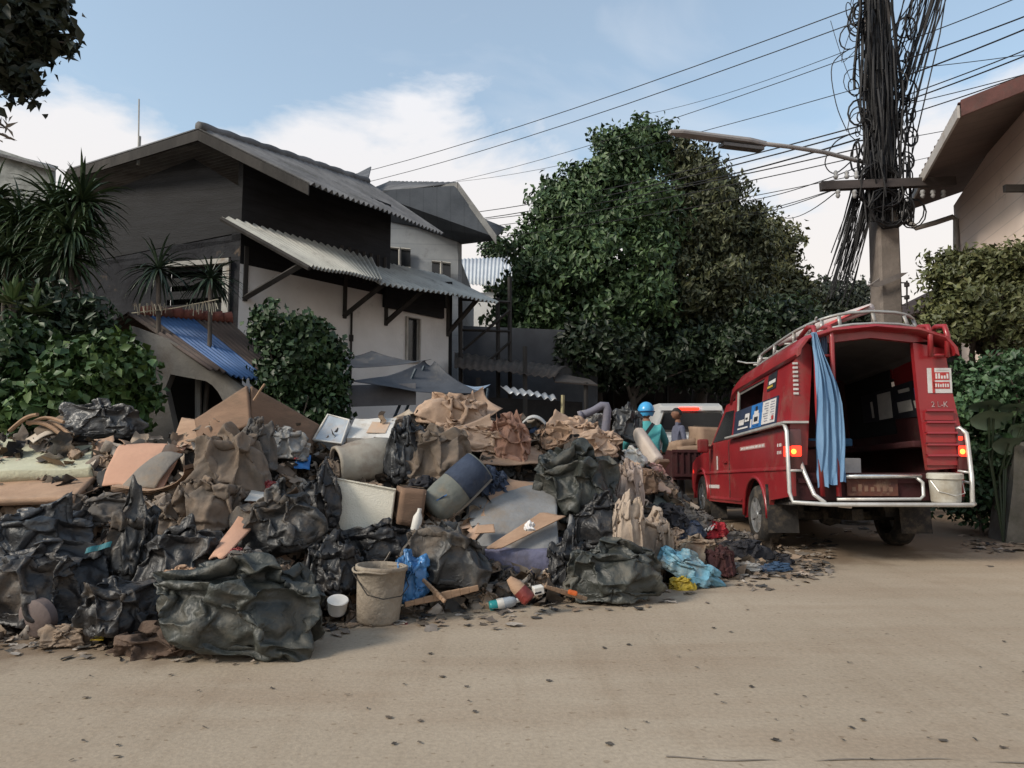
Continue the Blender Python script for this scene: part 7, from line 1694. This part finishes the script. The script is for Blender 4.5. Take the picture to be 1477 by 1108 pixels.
paper(690, 632, 130, 40, KRAFT, 'torn brown paper fold between the big paper bag and the round bundle', 172, dy=-.05, rot=(0, 6, 0), crease=.22)
paper(735, 632, 66, 78, mat('pink_brown_paper', (.40, .225, .16), (.29, .16, .115), s=3, rough=.85, bump=.3, dirt=.28, dirtc=(.22, .14, .1)), 'round pinkish brown paper bundle right of the big paper bag', 173, dy=-.1, crease=.12)
paper(830, 622, 90, 46, KRAFT, 'crumpled brown papers on the crest behind the olive black bag', 174, dy=.15, crease=.22)
paper(855, 640, 90, 42, KRAFT, 'flattened kraft paper bag lying against the olive black bag', 175, dy=.05, crease=.18)
paper(795, 630, 60, 40, CARD, 'small crushed card box on the crest right of the white curved shell', 176, dy=.12, crease=.2)
panel('card_piece', [(690, 668, -.15), (790, 668, -.15), (775, 640, .02), (700, 642, .02)], CARD, 'brown flattened card under the round paper bundle', 'cardboard', 17, amp=.03, freq=4)
yy = Yp(772, 620) + .12
ws = thing('plastic_shell', 'white curved plastic shell with a dark blue underside on the crest', 'plastic shell', at(772, 635, yy), 0)
mb = LB(); n = 14
V_ = [];
for j in range(5):
    for i in range(n + 1):
        t = i / n; e = j / 4; V_.append(at(752 + 44 * t, 628 - 32 * math.sin(math.pi * (.12 + .80 * t)) ** .7 + 9 * t + e * 8 * (1 - .3 * t) - 6 * (1 - t) * e, yy - .12 + .25 * t - .10 * e + .1 * (1 - e)))
mb.add(V_, [(j * (n + 1) + i, j * (n + 1) + i + 1, (j + 1) * (n + 1) + i + 1, (j + 1) * (n + 1) + i) for j in range(4) for i in range(n)]); o = mb.part('shell', WHITEP, ws, True); so_ = o.modifiers.new('thick', 'SOLIDIFY'); so_.thickness = .012
mb = LB(); mb.slab([at(762, 636, yy + .0), at(796, 632, yy + .1), at(792, 612, yy + .16), at(764, 616, yy + .1)], .05); mb.part('blue_lining', mat('blue_lining', (.03, .055, .12), s=4, rough=.5), ws)
# grey bent armrest poking out of the crest
yy = Yp(860, 640) + .55
mb = MB(); P_ = [at(838, 599, yy), at(848, 596, yy), at(858, 591, yy), at(868, 585, yy), at(874, 585, yy), at(876, 592, yy), at(875, 605, yy), at(873, 622, yy), at(872, 650, yy)]
mb.tube(P_, [.052, .045, .042, .046, .05, .05, .048, .05, .055], 12); mb.tube([at(835, 600, yy - .03), at(840, 598, yy - .03)], [.055, .05], 12)
tag(mb.build('armrest', mat('grey_vinyl', (.16, .155, .19), (.12, .115, .145), s=4, rough=.75, dirt=.2, dirtc=(.2, .17, .15)), None, True), 'bent grey padded armrest sticking out of the crest of the heap', 'armrest')
cloth('rag', 856, 608, 30, 26, GREYC, 'grey speckled cloth lump beside the bent armrest', 'rag', 177, dy=.45, level=4)
# middle right
yy = Yp(662, 665) - .18
cu_ = thing('round_cushion', 'olive round cushion lying flat in the middle of the heap', 'cushion', at(662, 672, yy), 0)
MC_ = Matrix.Translation(at(662, 666, yy)) @ Euler((rad(52), rad(16), 0)).to_matrix().to_4x4()
mb = MB(); mb.lathe([(0, .035), (.02, .028), (.09, .05), (.125, .03), (.13, 0), (.12, -.03), (0, -.05)], 30, jit=.03); mb.v = local(cu_, [MC_ @ Vector(p) for p in mb.v]); mb.build('cover', mat('olive_cover', (.20, .175, .115), (.15, .13, .085), s=5, rough=.9, dirt=.25), cu_, True)
mb = MB(); mb.lathe([(0, .05), (.016, .045), (.018, .03)], 12); mb.v = local(cu_, [MC_ @ Vector(p) for p in mb.v]); mb.build('button', CARDG, cu_, True)
yy = Yp(650, 715) - .20
bo = thing('bolster', 'long grey green bolster sloping down to the left with a dark blue upper end', 'bolster', at(645, 740, yy), 0)
c0, c1 = at(622, 738, yy - .06), at(692, 672, yy + .1)
mb = LB(); ax = (c1 - c0)
for i, mN in ((0, None),):
    rs_ = [.03, .13, .155, .165, .16, .155, .15]; pts = [c0 + ax * t for t in (-.03, 0, .08, .3, .6, .85, 1.0)]; mb.tube(pts, rs_, 22)
o = mb.part('cover', mat('grey_green_cover', (.17, .175, .155), (.11, .12, .11), s=6, rough=.85, bump=.3, dirt=.25, dirtc=(.17, .14, .1)), bo, True)
mb = LB(); pts = [c0 + ax * t for t in (.52, .6, .8, .98)]; mb.tube(pts, [.164, .165, .160, .155], 22); mb.part('dark_end', NAVY, bo, True)
mb = LB(); sd_ = ax.cross(Vector((0, 1, 0))).normalized(); mb.tube([c0 - sd_ * .155 + ax * .1 + Vector((0, -.05, 0)), c0 - sd_ * .165 + ax * .5 + Vector((0, -.05, 0)), c1 - sd_ * .155 + Vector((0, -.05, 0))], .012, 6); mb.part('piping', CARDG, bo, True)
mb = LB(); cb2 = c0 + ax * .25 + Vector((0, -.163, .02)); 
for k in range(3): mb.box(cb2 + Vector((.02 * k - .02, 0, .012 * k)), (.05, .006, .008), (0, rad(-28), 0))
mb.part('blue_mark', PRINTB, bo)
cloth('rag', 615, 705, 60, 40, DARKC, 'dark cloth between the styrofoam box and the bolster', 'rag', 181, dy=-.05, level=4)
cloth('rag', 705, 700, 70, 60, NAVY, 'dark navy cloth in the hollow right of the bolster', 'rag', 182, dy=.05, level=4)
yy = Yp(590, 740) - .1
carton(at(590, 730, yy), (.20, .25, .30), (0, 8, 20), 'small dark brown carton right of the styrofoam box', BOARD, seed=6)
mb = MB(); mb.lathe([(0, 0), (.035, 0), (.038, .02), (.038, .12), (.018, .16), (.016, .19), (0, .19)], 16, Matrix.Translation(at(598, 768, yy - .28)) @ Euler((0, rad(12), 0)).to_matrix().to_4x4()); sharp(tag(mb.build('bottle', WHITEP, None, False), 'white plastic bottle standing between the bolster and the flat bag', 'bottle'), 40)
# mattress
yy = Yp(755, 770)
mt = thing('mattress', 'folded grey mattress with a lilac quilted side leaning at the front of the heap', 'mattress', at(755, 845, yy - .3), 0)
q = [at(700, 800, yy - .34), at(806, 803, yy - .36), at(828, 756, yy - .02), at(768, 690, yy + .42), ]
V, Fc = crumple_quad([at(694, 798, yy - .32), at(808, 802, yy - .36), at(800, 690, yy + .45), at(660, 694, yy + .40)], 44, 40, .02, 19, freq=3, th=.05, bow=.03); partnp('top_cover', (V, Fc), GREYC, mt)
V, Fc = crumple_quad([at(702, 846, yy - .28), at(800, 848, yy - .32), at(812, 800, yy - .38), at(694, 796, yy - .36)], 34, 16, .012, 20, freq=5, th=.3, bow=.04); partnp('side_quilt', (V, Fc), LILAC, mt)
V, Fc = crumple_quad([at(808, 838, yy - .26), at(842, 780, yy + .1), at(830, 744, yy + .1), at(812, 800, yy - .34)], 16, 14, .014, 21, freq=5, th=.03, bow=.02); partnp('end_cover', (V, Fc), GREYC, mt)
panel('card_piece', [(694, 742, Yp(740, 740) - .22), (752, 748, Yp(740, 740) - .24), (776, 694, Yp(740, 700) - .12), (712, 690, Yp(740, 700) - .12)], CARD, 'tan cardboard patch lying on the upper part of the mattress', 'cardboard', 22, amp=.012, th=.01)
panel('card_piece', [(700, 790, yy - .42), (722, 790, yy - .42), (816, 744, yy - .14), (780, 738, yy - .14)], CARD, 'long tan cardboard strip across the lower part of the mattress', 'cardboard', 23, amp=.008, th=.01)
panel('card_piece', [(684, 770, yy - .34), (714, 768, yy - .34), (712, 756, yy - .24), (688, 758, yy - .24)], CARD, 'small tan card scrap at the left edge of the mattress', 'cardboard', 24, amp=.008, th=.008, n=12, mm=10)
c = at(764, 760, yy - .38); V, Fc = bagmesh(c, .05, .045, .055, 25, level=4, crease=.2, lump=.2, knot=0); tag(npobj('tissue', V, Fc, mat('white_tissue', (.70, .68, .67), (.6, .58, .57), s=6, rough=.9)), 'crumpled white tissue on the mattress', 'tissue')
# front row
yy = 4.72
bag('rubbish_bag', 588, 830, 66, 74, BLUEB, 'bright blue plastic bag behind the cement bucket', 'rubbish bag', 191, dy=-.14, knot=.25, knotdir=(-.2, -.2, 1), crease=.12)
bk = thing('bucket', 'cement crusted grey bucket standing at the front of the heap', 'bucket', at(545, 897, gy(897)), rad(20)); bk.location.z = 0
mb = MB(); mb.lathe([(.0, .0), (.135, 0), (.142, .02), (.15, .12), (.158, .24), (.165, .345), (.176, .35), (.176, .375), (.160, .378), (.155, .34), (.145, .15), (.13, .05), (0, .05)], 40, Matrix.Rotation(rad(3), 4, 'Y'), jit=.022); o = mb.build('body', CEM, bk, True)
mb = MB(); mb.tube([(.172 * math.cos(a), .172 * math.sin(a), .352 + .006 * math.sin(5 * a)) for a in np.linspace(0, 6.283, 31)], .008, 6, cap=False); mb.build('rim', CEM, bk, True)
mb = MB(); mb.tube([(.17, 0, .33), (.19, -.08, .24), (.12, -.19, .20), (0, -.20, .19), (-.10, -.18, .22), (-.17, 0, .33)], .004, 5); mb.build('handle', RUB, bk)
mb = MB(); mb.lathe([(0, 0), (.055, 0), (.06, .015), (.068, .09), (.072, .095), (.066, .1), (0, .095)], 22, Matrix.Translation(at(486, 888, gy(898) + .02) + Vector((0, 0, .02))) @ Euler((rad(18), rad(8), 0)).to_matrix().to_4x4()); sharp(tag(mb.build('foam_cup', mat('white_foam', (.72, .70, .67), (.64, .62, .58), s=6, rough=.7)), 'white foam tub between the streaked bag and the cement bucket', 'cup'), 40)
for (a, e, w_, lb) in (((584, 872, 4.85), (690, 848, 4.98), .055, 'long weathered plank lying low in front of the matt black bag'), ((610, 836, 4.95), (642, 868, 4.82), .035, 'short stick propped against the blue bag'), ((786, 846, 5.05), (846, 864, 5.2), .04, 'stick with a worn end at the foot of the dark green bag')):
    A_, E_2 = at(*a), at(*e); d = (E_2 - A_); mb = MB(); n_ = 8
    for i in range(n_): mb.box(A_ + d * (i + .5) / n_, (d.length / n_ * 1.02, .02, w_ * (1 - .35 * abs(i - 4) / 4)), d.to_track_quat('X', 'Z').to_matrix(), bev=.006)
    tag(mb.build('plank', WOOD), lb, 'wood')
mb = MB(); mb.box(at(826, 855, 5.1), (.07, .03, .035), (0, rad(14), 0), bev=.012); tag(mb.build('plastic_scrap', mat('orange_plastic', (.55, .12, .03), s=5, rough=.5)), 'bright orange plastic piece on the worn stick', 'plastic')
bt_ = thing('bottle', 'teal and clear plastic bottle lying at the foot of the mattress', 'bottle', at(726, 882, gy(882)), 0)
MB_ = Matrix.Translation(at(706, 875, gy(880))) @ Vector((1, .25, .16)).to_track_quat('Z', 'Y').to_matrix().to_4x4()
def lpart(prof, nm, m, root, Mx, seg=20, under=None):
    mb = MB(); mb.lathe(prof, seg); mb.v = local(root, [Mx @ Vector(p) for p in mb.v]); return mb.build(nm, m, under or root, True)
lpart([(0, .0), (.035, .0), (.040, .015), (.038, .06), (.041, .10)], 'body', mat('teal_plastic', (.03, .26, .27), (.02, .2, .21), s=6, rough=.3), bt_, MB_)
lpart([(.041, .10), (.040, .16), (.030, .19), (.014, .205)], 'shoulder', CLEARP, bt_, MB_); lpart([(.017, .20), (.017, .225), (0, .226)], 'cap', WHITEP, bt_, MB_); lpart([(.0415, .055), (.0425, .06), (.0425, .10), (.0415, .105)], 'label_wrap', WHITEP, bt_, MB_)
rb = thing('bottle', 'dark red bottle lying head up against the mattress side', 'bottle', at(752, 872, 5.0), 0)
MB2 = Matrix.Translation(at(764, 866, 4.98)) @ Vector((-.55, .1, .55)).to_track_quat('Z', 'Y').to_matrix().to_4x4()
lpart([(0, 0), (.05, 0), (.055, .02), (.052, .10)], 'body', plastic('dark_red_plastic', (.20, .03, .025), .25, .5), rb, MB2); lpart([(.052, .10), (.048, .14), (.03, .19), (.02, .21), (0, .21)], 'shoulder', CARD, rb, MB2)
bx = MB(); bx.box(at(776, 851, 5.0), (.075, .06, .055), (.1, -.15, .3), bev=.008); bq = tag(bx.build('carton', WHITEP), 'tiny white box beside the dark red bottle', 'box')
bx = MB(); bx.box(Vector((0, -.034, .02)), (.05, .004, .012), (.1, -.15, .3)); bx.build('black_print', PRINTK, bq)
panel('strap', [(515, 903, gy(903)), (588, 901, gy(901)), (589, 898, gy(898)), (515, 900, gy(900))], REDS, 'thin red plastic strap lying on the road under the bucket', 'strap', 26, th=.004, amp=.003, n=20, mm=3)
panel('flat_lid', [(785, 894, gy(894)), (810, 894, gy(894)), (808, 890, gy(890)), (788, 890, gy(890))], BK1, 'dark oval scrap lying alone on the road', 'scrap', 27, th=.006, amp=.004, n=12, mm=6)
panel('leaf_sprig', [(118, 1030, gy(1030)), (160, 1024, gy(1024)), (176, 1016, gy(1016)), (140, 1018, gy(1018))], mat('dark_green_scrap', (.05, .055, .045), s=6, rough=.9), 'dark green torn leaf lying alone on the road at lower left', 'leaf', 28, th=.003, amp=.006, n=14, mm=8)
panel('leaf_sprig', [(786, 1082, gy(1082)), (820, 1083, gy(1083)), (826, 1078, gy(1078)), (792, 1078, gy(1078))], LEAFR, 'dry brown leaf on the road at the bottom middle', 'leaf', 29, th=.003, amp=.006, n=12, mm=8)
panel('leaf_sprig', [(1052, 1053, gy(1053)), (1090, 1053, gy(1053)), (1092, 1047, gy(1047)), (1058, 1047, gy(1047))], LEAFR, 'curled brown leaf on the road at the lower right', 'leaf', 30, th=.003, amp=.006, n=12, mm=8)
panel('leaf_sprig', [(1440, 1016, gy(1016)), (1480, 1018, gy(1018)), (1480, 1010, gy(1010)), (1450, 1010, gy(1010))], KRAFT, 'reddish brown leaf at the right edge of the road', 'leaf', 31, th=.003, amp=.006, n=12, mm=8)
panel('mud_patch', [(1335, 826, gy(826)), (1450, 824, gy(824)), (1425, 812, gy(812)), (1350, 813, gy(813))], mat('wet_mud', (.06, .048, .04), (.10, .08, .065), s=5, rough=.9, bump=.6), 'dark flattened rag on the road behind the taxi', 'rag', 32, th=.008, amp=.012, n=24, mm=10, freq=6)
# right end
cloth('sack', 905, 770, 50, 130, BEIGE, 'tall pale beige sacking strip beside the black bags on the right', 'sack', 201, dy=-.1, dep=.5, freq=2.2)
cloth('sack', 908, 700, 44, 80, mat('pink_sack', (.45, .36, .31), (.36, .28, .24), s=4, rough=.9, bump=.3, dirt=.3, dirtc=(.24, .18, .13)), 'pinkish white sack above the beige sacking strip', 'sack', 202, dy=-.02)
cloth('sack', 945, 775, 56, 90, BEIGE, 'dusty beige sack right of the tall sacking strip', 'sack', 203, dy=-.08)
cloth('sack', 918, 812, 60, 46, MUDG, 'greyish muddy sack above the dark green bag', 'sack', 204, dy=-.1)
yy = Yp(930, 640) + .3
mb = MB(); c0, c1 = at(920, 626, yy), at(946, 664, yy - .25); d = c1 - c0; mb.box((c0 + c1) / 2, (d.length + .08, .13, .16), d.to_track_quat('X', 'Z').to_matrix(), bev=.035); tag(mb.build('foam_block', mat('cream_foam', (.56, .48, .42), (.48, .40, .34), s=3, rough=.9, bump=.3, dirt=.15), None, True), 'long cream foam block leaning in front of the teal rider', 'foam')
mb = MB(); mb.box(c1 + d.normalized() * .09, (.05, .18, .20), d.to_track_quat('X', 'Z').to_matrix(), bev=.02); tag(mb.build('carton', BOARD), 'small brown box under the lower end of the cream foam block', 'box')
cloth('plastic_bundle', 912, 660, 44, 36, WHITEP, 'white plastic film bunched under the cream foam block', 'plastic film', 205, dy=.15, crease=.2, level=4)
cloth('rag', 924, 668, 18, 16, REDS, 'small dark red scrap under the cream foam block', 'rag', 206, dy=.1, level=4)
paper(928, 694, 48, 40, BOARD, 'brown crushed carton right of the pinkish white sack', 207, dy=.0, crease=.14)
paper(903, 680, 36, 30, KRAFT, 'tan paper wad on the shoulder of the heap above the pinkish sack', 208, dy=.1, crease=.2, level=4)
panel('card_piece', [(944, 706, -.05), (968, 712, -.05), (972, 690, .1), (950, 672, .15)], KRAFT, 'upright pale carton piece at the right shoulder of the heap', 'cardboard', 33, amp=.012)
cloth('rag', 942, 676, 36, 18, mat('pink_rag', (.45, .2, .18), (.4, .3, .26), s=7, rough=.9), 'pink and white rag behind the upright pale carton piece', 'rag', 209, dy=.1, level=4)
panel('tarpaulin', [(938, 742, -.1), (990, 736, -.05), (984, 708, .3), (946, 706, .3)], mat('grey_green_tarp', (.09, .105, .09), (.06, .07, .062), s=4, rough=.7, dirt=.2), 'flat grey green tarpaulin at the right shoulder of the heap', 'tarpaulin', 34, amp=.03, freq=4)
cloth('clothes_heap', 965, 745, 60, 40, DARKC, 'black cloth under the grey green tarpaulin', 'clothes', 211, dy=.0, level=4)
cloth('clothes_heap', 1000, 752, 70, 30, MUDG, 'grey patterned cloth on the thin right end of the heap', 'clothes', 212, dy=.1, level=4)
cloth('clothes_heap', 990, 764, 60, 28, NAVY, 'slate blue cloth on the thin right end of the heap', 'clothes', 213, dy=.0, level=4)
rs2 = cloth('clothes_heap', 1030, 764, 40, 26, plastic('red_shirt', (.38, .02, .03), .08, .9), 'bright red shirt with white stripes near the front wheel of the taxi', 'shirt', 214, dy=-.05, level=4)
mb = MB()
for k in range(3):
    a, e = at(1016 + k * 5, 766 - k * 1, Yp(1020, 766) - .22), at(1022 + k * 5, 757 - k, Yp(1020, 760) - .16); mb.tube([a - rs2.location, e - rs2.location], .009, 5)
mb.build('white_stripe', WHITEP, rs2)
cloth('sack', 1005, 792, 66, 44, mat('stained_sack', (.33, .27, .20), (.17, .11, .075), s=7, rough=.9, bump=.3, dirt=.2), 'beige sack with brown stains at the thin right end of the heap', 'sack', 215, dy=-.12)
cloth('clothes_heap', 1036, 808, 54, 46, MAROON, 'dark maroon cloth beside the pale blue bag', 'clothes', 216, dy=-.1)
bag('rubbish_bag', 992, 816, 92, 46, PALEB, 'pale blue bag with a long white tail at the right foot of the heap', 'rubbish bag', 217, dy=-.2, rot=(0, 24, 0), knot=.5, knotdir=(1, -.2, -.1), crease=.1)
bag('wrapper', 984, 842, 40, 22, YELL, 'yellow and green wrapper under the pale blue bag', 'wrapper', 218, dy=-.12, level=4, crease=.2)
cloth('clothes_heap', 1075, 794, 80, 32, DARKC, 'flat black clothes spread near the rear wheel of the taxi', 'clothes', 219, dy=-.05, level=4, flat=.3)
cloth('clothes_heap', 1120, 806, 56, 22, DARKC, 'low dark cloth at the very right end of the heap', 'clothes', 220, dy=-.05, level=4, flat=.3)
cloth('clothes_heap', 1118, 817, 54, 14, DENIM, 'flattened blue denim cloth at the right tip of the heap', 'clothes', 221, dy=-.08, level=4, flat=.25)
cloth('clothes_heap', 1074, 816, 50, 14, mat('pale_grey_cloth', (.32, .32, .31), (.2, .2, .2), s=6, rough=.9, dirt=.3), 'pale grey rag left of the blue denim cloth', 'clothes', 222, dy=-.08, level=4, flat=.25)
cloth('clothes_heap', 1060, 778, 60, 24, MUDG, 'muddy grey clothes behind the black ones at the right end', 'clothes', 223, dy=.2, level=4, flat=.3)
panel('paper_sheet', [(1150, 838, gy(838)), (1212, 838, gy(838)), (1200, 833, gy(833)), (1155, 833, gy(833))], mat('dirty_paper', (.5, .43, .34), (.4, .34, .27), s=5, rough=.9), 'pale torn paper lying flat on the road right of the heap', 'paper', 35, th=.004, amp=.006, n=16, mm=6)
panel('paper_sheet', [(1222, 824, gy(824)), (1262, 822, gy(822)), (1258, 817, gy(817)), (1228, 818, gy(818))], KRAFT, 'small tan paper lying on the road behind the taxi', 'paper', 36, th=.004, amp=.006, n=16, mm=6)
cloth('rubbish_clump', 1245, 757, 90, 26, MUDG, 'muddy rubbish seen under the rear step of the taxi', 'rubbish', 230, dy=0, level=4) if False else None
c = at(1240, 748, 10.6); V, Fc = bagmesh(c, .42, .3, .16, 41, level=4, crease=.2, lump=.25, knot=0); tag(npobj('rubbish_clump', V, Fc, MUDG), 'muddy clump of rubbish seen through the gap under the taxi', 'rubbish')
